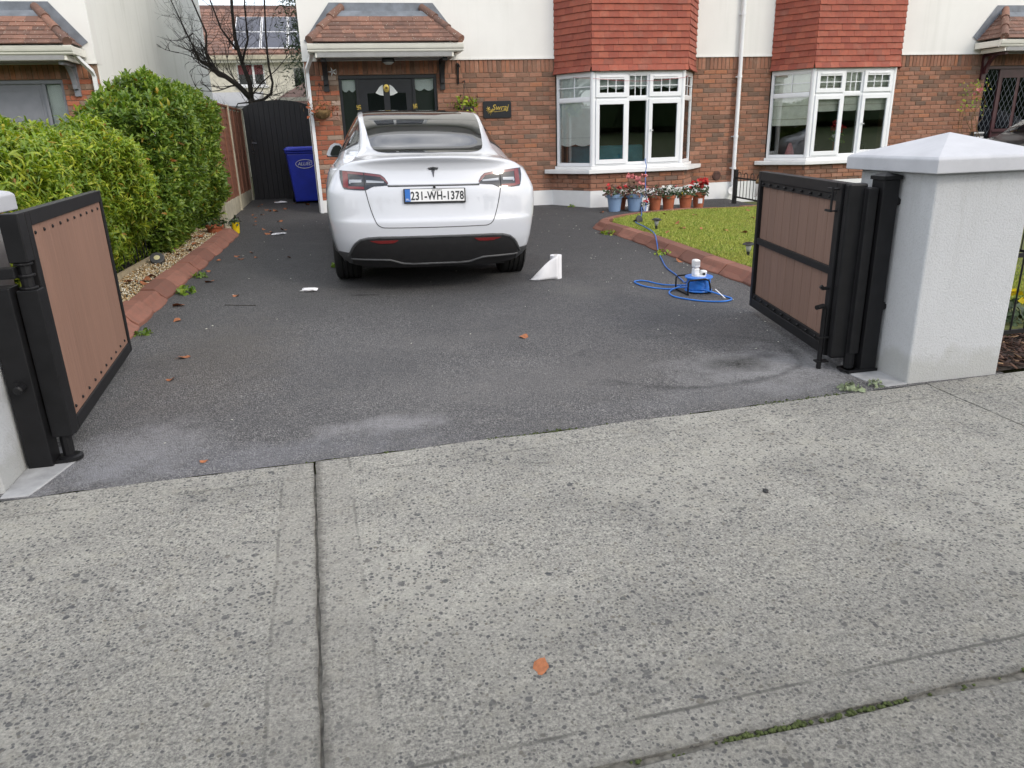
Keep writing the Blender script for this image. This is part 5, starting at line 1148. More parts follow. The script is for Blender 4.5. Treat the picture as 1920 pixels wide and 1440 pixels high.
def frames(P, Nv, up=.62):
    """matrices whose z follows the outward direction bent upwards"""
    n = len(P); z = Nv*(1-up)+np.array([0, 0, up])+RNG.normal(0, .28, (n, 3)); z /= np.linalg.norm(z, axis=1)[:, None]
    x = np.cross(z, RNG.normal(0, 1, (n, 3))); x /= np.linalg.norm(x, axis=1)[:, None]; y = np.cross(z, x)
    X = np.tile(np.eye(4), (n, 1, 1)); X[:, :3, 0] = x; X[:, :3, 1] = y; X[:, :3, 2] = z; X[:, :3, 3] = P
    k = RNG.uniform(.8, 1.2, n); X[:, :3, :3] *= k[:, None, None]; return X
def lump(P, amp, f):
    a = np.sin(P[:, 0]*f+1.3)*np.sin(P[:, 1]*f*1.1+.4)+np.sin(P[:, 2]*f*1.3+P[:, 1]*f*.7)*.8+np.sin((P[:, 0]+P[:, 1]+P[:, 2])*f*2.3)*.4
    return a*amp
def hedge(name, label, lo, hi, dens, geo, mat, faces, amp=.07, lean=0.0, n_obj=300, topfn=None, R=.2):
    t = thing(name, label, 'hedge', ((lo[0]+hi[0])/2, (lo[1]+hi[1])/2, lo[2]))
    core = MB().bb((lo[0]+.2, lo[1]+.2, lo[2]), (hi[0]-.32, hi[1]-.2, min(hi[2]-.34, .82))); core.build('branches', MT['bark'], t)
    P = []; Nn = []
    for ax, sd in faces:
        o = [i for i in range(3) if i != ax]; A = (hi[o[0]]-lo[o[0]])*(hi[o[1]]-lo[o[1]]); n = int(A*dens); p = np.zeros((n, 3))
        for i in o: p[:, i] = RNG.uniform(lo[i], hi[i], n)
        p[:, ax] = (hi if sd > 0 else lo)[ax]-sd*RNG.exponential(.045, n); nn = np.zeros((n, 3)); nn[:, ax] = sd
        P.append(p); Nn.append(nn)
    P = np.concatenate(P); Nn = np.concatenate(Nn)
    # round the edges and make the outline uneven
    c = (np.array(lo)+np.array(hi))/2; h = (np.array(hi)-np.array(lo))/2; q = (P-c); e = np.abs(q)-(h-R); k = (e > 0).sum(1) > 1
    ee = np.clip(e, 0, None); ln = np.linalg.norm(ee, axis=1); s_ = np.where(k & (ln > R), R/np.maximum(ln, 1e-6), 1.0); q = np.sign(q)*(np.minimum(np.abs(q), h-R)+ee*s_[:, None]); P = q+c
    P = P+Nn*lump(P, amp, 3.1)[:, None]
    if topfn is not None: P[:, 2] = lo[2]+(P[:, 2]-lo[2])*topfn(P)
    if faces[0] == (0, 1): P[:, 0] -= .30*np.clip((.50-P[:, 2])/.50, 0, 1)*np.clip((P[:, 0]-hi[0]+.6)/.4, 0, 1)
    X = frames(P, Nn); d = np.linalg.norm(P-np.array(CAM), axis=1); vis = np.array([(lambda r: r is not None and -20 < r[0] < 1940 and -20 < r[1] < 1400)(project(p)) for p in P])
    d = np.where(vis, d, 1e6)+RNG.uniform(0, 2.2, len(d)); idx = np.argsort(d); objs, rest = idx[:n_obj], idx[n_obj:]
    ms = []
    for v, f in geo:
        m = MB(); m.v = [tuple(a) for a in v]; m.f = [tuple(a) for a in f]; ms.append(m.mesh('leafy_shoot', MT[mat], fix=False))
    for i in objs: inst('leafy_shoot', random.choice(ms), t, Matrix([list(r) for r in X[i]]))
    for j, g_ in enumerate(geo): scatter(g_, X[rest[j::len(geo)]], 'foliage', MT[mat], t)
    return t
G1 = [shoot_geo(i, 14, .125, .0165, 2.9, .11) for i in range(5)]; G2 = [shoot_geo(20+i, 10, .082, .026, 1.3, .10) for i in range(5)]
hedge('garden_hedge', 'low yellow-green hedge of arching narrow leaves behind the left gate', (-6.6, 5.0, -.05), (-2.06, 8.9, 1.17), 380, G1, 'leaf_yellowgreen', [(0, 1), (2, 1), (1, -1)], topfn=lambda P: 1+.02*np.sin(P[:, 1]*2)+.02*np.sin(P[:, 0]*3))
hedge('garden_hedge', 'tall dark green hedge against the panel fence beside the gravel bed', (-2.80, 8.7, -.02), (-1.84, 12.3, 1.76), 370, G2, 'leaf_green', [(0, 1), (2, 1), (1, -1), (0, -1)], amp=.06, R=.11, topfn=lambda P: 1-.16*np.clip((9.5-P[:, 1])/.8, 0, 1)-.07*np.clip((P[:, 0]+2.1)/.4, 0, 1)-.22*np.clip((-2.45-P[:, 0])/.4, 0, 1)+.02*np.sin(P[:, 0]*5)*np.sin(P[:, 1]*4))

# ------------------------------------------------------------------ bare tree and evergreen behind the gate
def bare_tree():
    t = thing('bare_tree', 'leafless dark tree with a lopped limb rising behind the arched side gate', 'tree', (-1.86, 17.5, .08))
    rnd = random.Random(5)
    TR = [((-1.86, 17.5, .05), .085), ((-1.85, 17.5, 1.2), .075), ((-1.84, 17.5, 2.05), .068)]
    MB().tube([p for p, _ in TR], [r for _, r in TR], 10).build('trunk', MT['bark'], t, smooth=True)
    limbs = [([(-1.84, 17.5, 2.0), (-1.83, 17.52, 2.35), (-1.93, 17.55, 2.75), (-2.0, 17.5, 3.2), (-1.98, 17.45, 3.7), (-1.9, 17.4, 4.6), (-1.95, 17.4, 5.3)], .055, .016),
             ([(-1.85, 17.5, 2.05), (-2.05, 17.45, 2.30), (-2.3, 17.4, 2.50), (-2.52, 17.35, 2.62)], .058, .044),
             ([(-1.82, 17.5, 1.98), (-1.6, 17.45, 2.02), (-1.42, 17.45, 2.14), (-1.36, 17.45, 2.35), (-1.40, 17.45, 2.7), (-1.38, 17.5, 3.3), (-1.3, 17.5, 4.2), (-1.25, 17.5, 5.0)], .036, .012),
             ([(-1.93, 17.5, 2.75), (-1.75, 17.5, 3.2), (-1.72, 17.4, 3.8), (-1.6, 17.4, 4.6)], .026, .008), ([(-2.52, 17.35, 2.62), (-2.58, 17.3, 2.9), (-2.52, 17.3, 3.3), (-2.7, 17.3, 3.9), (-2.75, 17.3, 4.5)], .03, .008),
             ([(-2.4, 17.35, 2.57), (-2.7, 17.3, 2.75), (-2.85, 17.2, 3.2), (-3.05, 17.2, 3.8), (-3.2, 17.1, 4.3)], .024, .006), ([(-2.0, 17.5, 3.0), (-2.25, 17.5, 3.4), (-2.4, 17.5, 4.0), (-2.45, 17.5, 4.6)], .024, .007),
             ([(-1.84, 17.5, 2.1), (-1.6, 17.5, 2.35), (-1.25, 17.4, 2.6), (-.95, 17.4, 2.9)], .018, .006), ([(-1.86, 17.5, 1.98), (-2.1, 17.3, 1.95), (-2.2, 17.3, 1.8)], .018, .006), ([(-1.84, 17.5, 2.03), (-1.6, 17.3, 1.9), (-1.3, 17.2, 1.95)], .012, .005)]
    tw = MB()
    def twigs(p, d, L_, r, lev):
        pts = [Vector(p)]; d = Vector(d).normalized(); n = 5
        for i in range(n):
            d = (d+Vector((rnd.gauss(0, .22), rnd.gauss(0, .16), rnd.gauss(.05, .16)))).normalized(); pts.append(pts[-1]+d*(L_/n))
        tw.tube(pts, [r*(1-.75*i/n) for i in range(n+1)], 4, cap=False)
        if lev:
            for k in range(rnd.randint(3, 5)):
                i = rnd.randint(1, n); e = (d+Vector((rnd.gauss(0, .7), rnd.gauss(0, .5), rnd.gauss(.2, .5)))).normalized(); twigs(pts[i], e, L_*rnd.uniform(.4, .7), r*.55, lev-1)
    for P, r0, r1 in limbs:
        n = len(P); MB().tube(P, [r0+(r1-r0)*i/(n-1) for i in range(n)], 8).build('limb', MT['bark'], t, smooth=True)
        P = [Vector(p) for p in P]
        for k in range(11 if r0 > .02 else 6):
            i = rnd.randint(1, n-1); f = rnd.random(); p = P[i-1].lerp(P[i], f); d = (P[i]-P[i-1]).normalized()
            twigs(p, d*.7+Vector((rnd.gauss(0, .8), rnd.gauss(0, .5), rnd.gauss(.25, .4))), rnd.uniform(.35, .95), max(r1*.55, .006), 2)
    tw.build('twigs', MT['bark'], t, kind='stuff', fix=False)
bare_tree()
ev = thing('evergreen_tree', 'dark evergreen tree beside the far roof, cut off by the white wall corner', 'tree', (-.75, 23.5, .1))
MB().tube([(-.75, 23.5, 0), (-.75, 23.5, 2.5), (-.7, 23.5, 6)], [.12, .10, .03], 8).build('trunk', MT['bark'], ev)
n = 5200; th_ = RNG.uniform(0, 2*PI, n); zz = RNG.uniform(2.3, 7.0, n); rr = (RNG.uniform(0, 1, n)**.6)*np.interp(zz, [2.3, 3.2, 5, 7], [.35, .85, .75, .15])*(1+.25*np.sin(th_*3+zz*4)); Pn = np.c_[-.62+rr*np.cos(th_), 23.5+rr*np.sin(th_), zz]
scatter(leaf_geo(.16, .03, .8), frames(Pn, np.c_[np.cos(th_), np.sin(th_), 0*th_], .3), 'crown', MT['leaf_dark'], ev)

# ------------------------------------------------------------------ house at the back with solar panels
bh = thing('back_house', 'pebbledashed house far behind the side gate with solar panels on its brown roof', 'house', (-2, 36, .1)); BY = 34.0; EZ = 4.42
m = wall_holes(-9.0, 5.0, 0, EZ, [(-4.0, -2.92, 3.36, 4.20)], BY, BY+.3); m.build('wall', MT['pebbledash'], bh)
MB().bb((-9, BY+.9, 0), (5, BY+1.0, 4.4)).build('room_back', MT['room'], bh)
m = MB(); m.prism([(BY-.35, EZ+.08), (BY+4.2, EZ+2.55), (BY+4.2, EZ+2.4), (BY-.35, EZ-.06)], 0, -9.2, 5.2); m.build('roof', MT['roof_conc'], bh)
slope = math.atan2(2.47, 4.55); rt = bh
tmB = MB(); 
for k in range(5):
    a, b = k/5*PI, (k+1)/5*PI
    P_ = lambda a: (-.15*math.cos(a)*1.0, .035*math.sin(a))
    (xa_, za_), (xb_, zb_) = P_(a), P_(b); tmB.add([(xa_, 0, za_), (xb_, 0, zb_), (xb_, .40, zb_-.03), (xa_, .40, za_-.03)], [(0, 1, 2, 3)]); tmB.add([(xa_, 0, za_), (xb_, 0, zb_), (xb_, 0, -.02), (xa_, 0, -.02)], [(0, 1, 2, 3)])
tme = tmB.mesh('roof_tile', MT['roof_tile'], fix=False); rest = []; cnt = 0; cand = []
for i in range(15):
    for j in range(46):
        x = -8.9+.30*j; y = BY-.30+.345*i*math.cos(slope)*.87; z = EZ+.10+(y-BY+.35)*math.tan(slope)
        p = project((x, y, z)); vis = p is not None and 380 < p[0] < 570 and -15 < p[1] < 115
        cand.append((0 if vis else 1, Matrix.Translation((x, y, z)) @ Matrix.Rotation(slope, 4, 'X')))
cand.sort(key=lambda c: c[0])
for k, (v_, M) in enumerate(cand):
    if v_ == 0 and k < 300: inst('roof_tile', tme, bh, M)
    else: rest.append(np.array(M))
scatter((np.array([v.co for v in tme.vertices]), np.array([list(p.vertices) for p in tme.polygons])), np.array(rest), 'roof_tiles', MT['roof_tile'], bh)
MB().bb((-9.2, BY-.45, EZ-.10), (5.2, BY-.33, EZ+.06)).build('gutter', MT['concrete_post'], bh); MB().bb((-9.2, BY-.32, EZ-.2), (5.2, BY-.01, EZ-.1)).build('soffit', MT['upvc_cream'], bh)
def on_roof(x, v): y = BY-.35+v*math.cos(slope); return (x, y, EZ+.17+v*math.sin(slope))
R3 = Matrix.Rotation(slope, 4, 'X')
for i in range(3):
    for j in range(2):
        cxp, cv_ = -3.50+i*1.08+j*.0, 1.15+j*1.62
        M = Matrix.Translation(on_roof(cxp, cv_)) @ R3
        so_ = MB().box((0, 0, 0), (1.05, 1.58, .04)).xf(lambda p: M @ Vector(p)).build('solar_panel', MT['upvc'], bh)
        MB().box((0, 0, .022), (.98, 1.51, .01)).xf(lambda p: M @ Vector(p)).build('solar_cells', MT['solar_cell'], so_)
m = MB()
for a, b, c, d in ((-4.0, -2.92, 3.36, 3.42), (-4.0, -2.92, 4.15, 4.20), (-4.0, -3.95, 3.42, 4.15), (-2.97, -2.92, 3.42, 4.15), (-3.40, -3.32, 3.42, 4.15)): m.bb((a, BY+.02, c), (b, BY+.1, d))
m.bb((-4.1, BY-.08, 3.28), (-2.82, BY+.02, 3.36)); wo = m.build('window', MT['upvc'], bh)
for a, b in ((-3.95, -3.40), (-3.32, -2.97)):
    MB().bb((a, BY+.05, 3.42), (b, BY+.055, 4.15)).build('pane', MT['window_glass'], wo); MB().bb((a, BY+.12, 3.80), (b, BY+.13, 4.15)).build('blind', MT['interior_red'], wo)
m = MB(); m.bb((-1.75, BY+.005, 2.2), (-1.0, BY-.03, 4.0)); m.build('window', MT['dark_glass'], bh)
bx_ = thing('back_extension', 'low tiled extension roof peeping above the arched gate', 'outbuilding', (-1.0, 26, .1))
m = MB(); m.bb((-1.9, 25.2, .1), (1.2, 29, 2.45)); m.build('wall', MT['pebbledash'], bx_)
m = MB(); m.add([(-2.2, 25.0, 2.25), (1.3, 25.0, 2.25), (1.3, 27, 3.1), (-.9, 27, 3.1)], [(0, 1, 2, 3)]); m.add([(-2.2, 25.0, 2.13), (1.3, 25.0, 2.13), (1.3, 27, 2.98), (-.9, 27, 2.98)], [(0, 1, 2, 3)]); m.add([(-2.2, 25, 2.25), (-.9, 27, 3.1), (-2.2, 29, 2.25)], [(0, 1, 2)]); m.build('roof', MT['roof_tile'], bx_)
cr_ = thing('conservatory', 'pale cream porch roof edge low behind the hedge end', 'outbuilding', (-3.2, 27, .1))
m = MB(); m.bb((-4.6, 26.2, .1), (-2.75, 30, 2.15)); m.build('wall', MT['pebbledash'], cr_); m = MB(); m.bb((-4.7, 26.05, 2.152), (-2.6, 30, 2.22)); m.bb((-4.66, 26.1, 2.222), (-2.65, 30, 2.27)); m.prism([(26.1, 2.272), (30, 2.272), (30, 2.9)], 0, -4.6, -2.7); m.build('roof', MT['soffit'], cr_)
m = MB(); m.bb((-9, 31.5, 0), (6, 31.6, 1.5)); m.build('garden_wall', MT['pebbledash'], None, cat='wall', label='pale block garden wall in front of the far house')
# unseen tree line added behind the camera to darken the window reflections
tb = MB()
for k in range(46):
    a = -75+3.4*k; tb.lathe([(.2, -1), (3.2, 0), (3.6+random.random(), 3.5), (3.0, 6+random.random()*2), (.3, 8.5+random.random()*3)], 7, (a+random.uniform(-.5, .5), -52+random.uniform(-3, 3)+abs(a)*.0, 1.5))
tb.bb((-90, -55, -1), (100, -53, 6)); tb.build('added_tree_line', MT['leaf_dark'], None, kind='stuff')

# ------------------------------------------------------------------ flower pots
def pot(t, r, hgt, mat, rim=True, n=24):
    pr = [(r*.66, 0), (r*.86, hgt*.80), (r*.86, hgt*.80), (r*1.0, hgt*.80), (r*1.0, hgt), (r*.90, hgt), (r*.88, hgt*.86)] if rim else [(r*.78, 0), (r, hgt), (r*.93, hgt), (r*.9, hgt*.9)]
    MB().lathe(pr, n, (0, 0, 0), cap=False).build('pot', MT[mat], t, angle=35)
    MB().lathe([(0.001, hgt*.86), (r*.89, hgt*.87)], n, cap=False).build('compost', MT['soil'], t)
def clump(t, r, z0, h, leafmat, n, lsize, flowers=(), seed=1, flat=.6):
    rg = np.random.default_rng(seed); a = rg.uniform(0, 2*PI, n); q = rg.uniform(0, 1, n)**.5*r; z = z0+rg.uniform(0, 1, n)*h*(1-.5*(q/r)**2)
    P = np.c_[q*np.cos(a), q*np.sin(a), z]; Nn = np.c_[np.cos(a), np.sin(a), 0*a]
    k = n//2
    for nm, mt, sl_ in leafmat: scatter(leaf_geo(lsize, lsize*.55, 1.2), frames(P[sl_], Nn[sl_], .45), nm, MT[mt], t)
    for mat, m, s_, zr in flowers:
        a = rg.uniform(0, 2*PI, m); q = rg.uniform(0, 1, m)**.5*r*1.0; P = np.c_[q*np.cos(a), q*np.sin(a), z0+h*rg.uniform(*zr, m)]
        pt = []
        for p in P:
            s_ = s_*1.0
            for _ in range(6): b = rg.normal(0, 1, 3); b /= np.linalg.norm(b); pt.append((p[0]+b[0]*s_*.55, p[1]+b[1]*s_*.55, p[2]+abs(b[2])*s_*.5))
        scatter(leaf_geo(s_*.9, s_*.8, .8, .2, 2) if False else (np.array([(-.5, -.5, 0), (.5, -.5, .15), (.6, .5, 0), (-.4, .5, .2)]), np.array([(0, 1, 2, 3)])), mats(len(pt), np.array(pt), tilt=.8, sc=np.full(len(pt), s_*.72)), 'flowers', MT[mat], t)
def flower_pot(loc, r, h, mat, label, leafmat, n, ls, flowers, seed, ch=.16, group=None, rim=True):
    t = thing('flower_pot', label, 'flower pot', (loc[0], loc[1], gz(*loc)+.004), local=True, group=group, rotz=seed); pot(t, r, h, mat, rim); clump(t, r*1.35, h*.88, ch, leafmat, n, ls, flowers, seed); return t
A_ = slice(0, 100000); gr = [('leaves', 'leaf_dark', slice(0, None))]; br = [('leaves', 'leaf_dark', slice(0, 70)), ('leaves', 'leaf_bronze', slice(70, None))]
flower_pot((4.20, 11.62), .138, .27, 'blue_pot', 'pale blue flower pot farthest left, with red and white blooms', br, 150, .055, [('flower_red', 4, .05, (.7, 1.1)), ('flower_white', 4, .03, (0, .4))], 1)
flower_pot((4.53, 11.58), .145, .27, 'blue_pot', 'pale blue flower pot with tall pink blooms beside the hanging cable', br, 190, .055, [('flower_pink', 9, .055, (.6, 1.5)), ('flower_pink', 2, .08, (1.3, 1.7))], 2, .20)
flower_pot((4.885, 11.58), .120, .23, 'terracotta', 'terracotta pot of bronze leaved flowers right behind the little white pot', [('leaves', 'leaf_bronze', slice(0, 90)), ('leaves', 'leaf_dark', slice(90, None))], 170, .05, [('flower_pink', 3, .03, (.5, 1))], 3, .19)
flower_pot((5.12, 11.58), .118, .23, 'terracotta', 'terracotta pot with white flowers, second terracotta from the cable', gr, 170, .055, [('flower_white', 9, .045, (.5, 1.1))], 4, .17)
flower_pot((5.42, 11.58), .125, .23, 'terracotta', 'terracotta pot with sparse white flowers and yellow green leaves', gr, 130, .05, [('flower_white', 4, .04, (.6, 1)), ('flower_red', 3, .035, (.7, 1.2)), ('flower_yellow', 2, .04, (.2, .5))], 5, .15)
p6 = flower_pot((5.71, 11.70), .118, .24, 'terracotta', 'terracotta pot with bright red flowers and a white label on its side', gr, 120, .055, [('flower_red', 20, .055, (.5, 1.25))], 6, .19)
MB().grid([[(.103*math.cos(a)*k, .103*math.sin(a)*k, z) for a in lin(-PI/2-6-.5, -PI/2-6+.25, 6)] for z, k in ((.075, .92), (.155, 1.0))]).build('pot_label', MT['paper'], p6)
flower_pot((4.675, 11.47), .052, .095, 'white_paint', 'tiny white pot with red flower in front of the terracotta pots', gr, 40, .03, [('flower_red', 4, .035, (.5, 1.2))], 7, .08, rim=False)
flower_pot((4.385, 11.86), .115, .20, 'terracotta', 'terracotta pot half hidden behind and between the two blue pots', gr, 60, .04, [('flower_white', 5, .03, (.2, .7))], 8, .08)
flower_pot((-1.79, 10.52), .115, .155, 'terracotta', 'wide terracotta bowl at the end of the gravel bed under the hedge', gr, 60, .05, [], 9, .12)
flower_pot((-1.66, 10.72), .052, .135, 'concrete_post', 'grey green pot between the terracotta bowl and yellow pot', gr, 30, .04, [], 10, .10, rim=False)
flower_pot((-1.565, 10.80), .055, .145, 'yellow', 'bright yellow pot at the far end of the red kerb', gr, 30, .045, [], 11, .10, rim=False)
# plants: weeds by the pillar and the kerbs, yellow flowers in the mulch
def plant(name, label, cat, loc, r, h, mat, n, ls, seed, flowers=(), dz=0):
    t = thing(name, label, cat, (loc[0], loc[1], gz(*loc)+dz), local=True); clump(t, r, .0, h, [('leaves', mat, slice(0, None))], n, ls, flowers, seed); return t
plant('weed', 'grey green weed rosette growing at the edge of the drive by the right pillar', 'weed', (2.62, 3.372), .06, .02, 'leaf_grey', 46, .035, 1, dz=.004)
plant('weed', 'small weed tuft touching the foot of the right gate pillar', 'weed', (2.79, 3.385), .03, .015, 'leaf_grey', 22, .03, 2, dz=.010)
plant('weed', 'green dandelion rosette beside the red kerb stones below the gravel', 'weed', (-1.53, 7.02), .07, .05, 'leaf_green', 40, .06, 3)
plant('weed', 'weed tuft half way along the red kerb stones', 'weed', (-1.53, 7.75), .06, .04, 'leaf_green', 30, .05, 4)
plant('weed', 'low weed at the near end of the red kerb stones', 'weed', (-1.60, 5.72), .06, .02, 'leaf_green', 30, .04, 5)
plant('weed', 'weeds at the point of the lawn kerb', 'weed', (3.30, 9.3), .10, .05, 'leaf_yellowgreen', 40, .05, 6)
plant('weed', 'weeds against the lawn kerb where the blue cable crosses', 'weed', (3.37, 7.7), .10, .04, 'leaf_yellowgreen', 30, .05, 7)
plant('yellow_flower', 'yellow flowering plant seen between pillar and railing', 'flower', (4.30, 4.12), .16, .22, 'leaf_dark', 160, .07, 8, [('flower_yellow', 10, .055, (.6, 1.2))], .02)
plant('yellow_flower', 'second clump of yellow flowers farther right in the mulch', 'flower', (4.85, 4.1), .16, .22, 'leaf_dark', 140, .07, 9, [('flower_yellow', 10, .055, (.6, 1.2))], .02)
plant('weed', 'small green weed against the white plinth left of the bay', 'weed', (3.72, 12.42), .05, .03, 'leaf_green', 20, .05, 10)
rs = thing('climbing_rose', 'thin straggly climbing rose on bricks beside the maroon door', 'climbing plant', (11.85, 12.75, gz(10, 12.7)))
m = MB(); rnd = random.Random(3)
for k in range(7):
    p = Vector((11.9+rnd.uniform(-.12, .12), 12.72, .2)); pts = [p]
    for i in range(7): p = p+Vector((rnd.gauss(-.02, .07), rnd.gauss(0, .015), rnd.uniform(.12, .30))); pts.append(p)
    m.tube(pts, [.010*(1-.1*i) for i in range(8)], 5)
m.build('stem', MT['dry_plant'], rs)
n = 70; P = np.c_[RNG.normal(11.72, .16, n), RNG.normal(12.70, .05, n), RNG.choice([1.45, 1.75], n)+RNG.normal(0, .09, n)]; scatter(leaf_geo(.055, .03, 1), frames(P, np.tile([0, -1, 0], (n, 1)), .3), 'leaves', MT['leaf_yellowgreen'], rs)
n = 9; P = np.c_[RNG.normal(11.80, .03, n), RNG.normal(12.66, .02, n), RNG.normal(1.70, .025, n)]; scatter((np.array([(-.5, -.5, 0), (.5, -.5, .15), (.6, .5, 0), (-.4, .5, .2)]), np.array([(0, 1, 2, 3)])), mats(n, P, tilt=.9, sc=np.full(n, .05)), 'flowers', MT['flower_pink'], rs)
mbx = thing('letter_box', 'small grey box with white bands on the wall below the leaded sidelight', 'box', (12.05, 12.84, .80)); m = MB(); m.bb((11.95, 12.80, .83), (12.17, 12.90, .96)); m.build('body', MT['grey_trim'], mbx, bevel=.005); m = MB(); m.bb((11.945, 12.793, .925), (12.175, 12.799, .945)); m.bb((11.945, 12.793, .84), (12.175, 12.799, .865)); m.build('band', MT['white_paint'], mbx)

# ------------------------------------------------------------------ cable reel, cable, paper roll, small things on the ground
rx, ry = 2.905, 5.87; rz_ = gz(rx, ry)
rl = thing('cable_reel', 'blue cable reel with white plug adapters standing on the drive', 'cable reel', (rx, ry, rz_), local=True)
MB().lathe([(.0, .012), (.115, .012), (.118, .018), (.115, .024), (.07, .024)], 28).build('flange', MT['reel_blue'], rl, angle=40)
MB().lathe([(.07, .125), (.118, .125), (.121, .131), (.118, .138), (.0, .138)], 28).build('flange', MT['reel_blue'], rl, angle=40)
MB().lathe([(.055, .024), (.055, .125)], 20, cap=False).build('drum', MT['black_plastic'], rl, smooth=True)
m = MB(); pts = []
for lay_, (rr, n_) in enumerate(((.088, 11), (.098, 10))):
    for k in range(n_*18): a = k*2*PI/18; z = .030+(.09*(k/(n_*18)) if lay_ == 0 else .09*(1-k/(n_*18))); pts.append(((rr+.003*math.sin(a*3+k*.05))*math.cos(a), rr*math.sin(a), z+.003*math.sin(a*2+k)))
m.tube(pts, .0048, 5); m.build('wound_cable', MT['reel_blue'], rl, smooth=True)
m = MB()
for y in (-.125, .125): m.tube([(-.155, y, .008), (-.155, y, .11), (-.14, y, .128), (-.0, y, .133), (.035, y, .118), (.05, y, .06), (.055, y, .008)], .0075, 8)
m.tube([(-.15, -.125, .008), (-.15, .125, .008)], .0075, 8); m.tube([(.055, -.125, .008), (.055, .125, .008)], .0075, 8); m.build('frame', MT['black_steel'], rl, angle=60)
m = MB(); m.lathe([(.0, .139), (.062, .139), (.062, .150), (.0, .150)], 24); m.build('socket_plate', MT['white_paint'], rl)
m = MB(); m.bb((-.058, -.03, .151), (-.008, .03, .21)); m.build('plug', MT['white_paint'], rl, bevel=.008); m = MB(); m.bb((-.062, -.034, .214), (-.004, .034, .285)); m.build('adapter', MT['white_paint'], rl, bevel=.014)
m = MB(); m.bb((.02, -.025, .151), (.066, .03, .185)); m.build('plug', MT['white_paint'], rl, bevel=.008); MB().bb((.015, -.05, .146), (.035, -.034, .17)).build('switch', MT['black_plastic'], rl)
m = MB(); m.bb((-.055, -.0355, .238), (-.012, -.034, .272)); m.build('socket_face', MT['cap_concrete'], rl)
def drape(pts, dz=.008): return [(x, y, (gz(x, y)+dz) if z is None else z) for x, y, z in pts]
smooth = smooth_
LZ = .085
cb_ = [(4.97, 12.27, .72), (4.965, 12.235, .66), (4.955, 12.165, .60), (4.94, 12.158, .50), (4.86, 11.95, .25), (4.72, 11.55, .10), (4.56, 11.2, gz(4.5, 11.2)+.03), (4.43, 11.02, gz(4.4, 11.0)+.125), (4.30, 10.7, gz(4.3, 10.7)+LZ+.02), (4.12, 10.25, gz(4.1, 10.2)+LZ+.02), (3.92, 9.85, gz(3.9, 9.8)+LZ+.02), (3.76, 9.55, gz(3.7, 9.5)+LZ+.02), (3.70, 9.1, gz(3.7, 9.1)+LZ+.025), (3.60, 8.55, gz(3.6, 8.5)+.115), (3.47, 8.15, gz(3.4, 8.1)+.09), (3.37, 7.85, gz(3.3, 7.8)+.012), (3.22, 7.4, None), (3.08, 6.95, None), (3.02, 6.6, None), (2.97, 6.35, None), (2.90, 6.12, gz(2.9, 6.1)+.03), (2.89, 6.0, rz_+.10), (2.86, 5.955, rz_+.105)]
MB().tube(smooth(drape(cb_)), .0068, 6).build('extension_cable', MT['cable_blue'], None, smooth=True, cat='cable', label='blue cable running from the bay window across lawn and drive to the reel')
lo_ = [(2.83, 5.93, rz_+.05), (2.72, 6.2, None), (2.62, 6.42, None), (2.52, 6.40, None), (2.54, 6.18, None), (2.68, 6.02, None), (2.80, 5.90, rz_+.04), (2.93, 5.74, rz_+.03), (3.02, 5.62, None), (3.03, 5.50, None), (2.92, 5.44, None), (2.75, 5.52, None), (2.62, 5.72, None), (2.66, 5.92, None), (2.80, 5.99, rz_+.035)]
MB().tube(smooth(drape(lo_)), .0068, 6).build('loose_cable', MT['reel_blue'], rl, smooth=True); bpy.data.objects['loose_cable'].matrix_parent_inverse = Matrix.Identity(4); bpy.data.objects['loose_cable'].location = Vector(bpy.data.objects['loose_cable'].location)-Vector((rx, ry, rz_))
m = MB(); m.box((2.975, 5.60, gz(2.97, 5.6)+.035), (.016, .13, .004), m=Matrix.Rotation(.3, 4, 'Z') @ Matrix.Rotation(.45, 4, 'X') @ Matrix.Rotation(.4, 4, 'Y')); m.build('cable_tag', MT['paper'], None, cat='tag', label='white paper tag hanging off the blue cable loop beside the reel')
pr = thing('paper_roll', 'white kitchen paper roll standing on the drive with one sheet unrolled', 'paper roll', (1.895, 6.88, gz(1.9, 6.88)), local=True)
m = MB(); m.lathe([(.020, 0), (.056, 0), (.0565, .225), (.020, .225), (.020, .0)], 26, cap=False); m.build('roll', MT['paper'], pr, angle=40)
m = MB(); m.lathe([(.0195, .002), (.0195, .2255)], 18, cap=False); m.build('core', MT['timber'], pr, smooth=True)
SH = []
for i in range(22):
    t_ = i/21; x = -.054*math.cos(.0)+(-.235*t_ if True else 0); y = -.056*(1-t_)**2*0-.057+.10*t_*t_-.06*t_+.012*math.sin(t_*7); top = .215-.02*t_-.20*t_**1.6 if t_ > .0 else .22
    SH.append([(.02+x+.035*(1-t_), y+.012*math.sin(z_*5+t_*6)*t_, max(.003, z_*max(top, .006)+.002)) for z_ in lin(0, 1, 8)])
m = MB().grid(SH); sh_ = m.build('sheet', MT['paper'], pr, smooth=True); md = sh_.modifiers.new('thick', 'SOLIDIFY'); md.thickness = .0012
def crumple(name, label, x, y, r, mat, cat, seed, hh=.03, sx=1.6, dz=.004, sub=2):
    rg = random.Random(seed); bm = bmesh.new(); bmesh.ops.create_icosphere(bm, subdivisions=sub, radius=1)
    for v in bm.verts: k = 1+rg.gauss(0, .16); v.co = Vector((v.co.x*r*sx*k, v.co.y*r*k, max(v.co.z*hh*k, -.3*hh)+.3*hh))
    me = bpy.data.meshes.new(name); bm.to_mesh(me); bm.free(); me.materials.append(MT[mat]); o = new(name, me); o.location = (x, y, gz(x, y)+dz); o.rotation_euler.z = rg.uniform(0, 6); tag(o, label, cat); return o
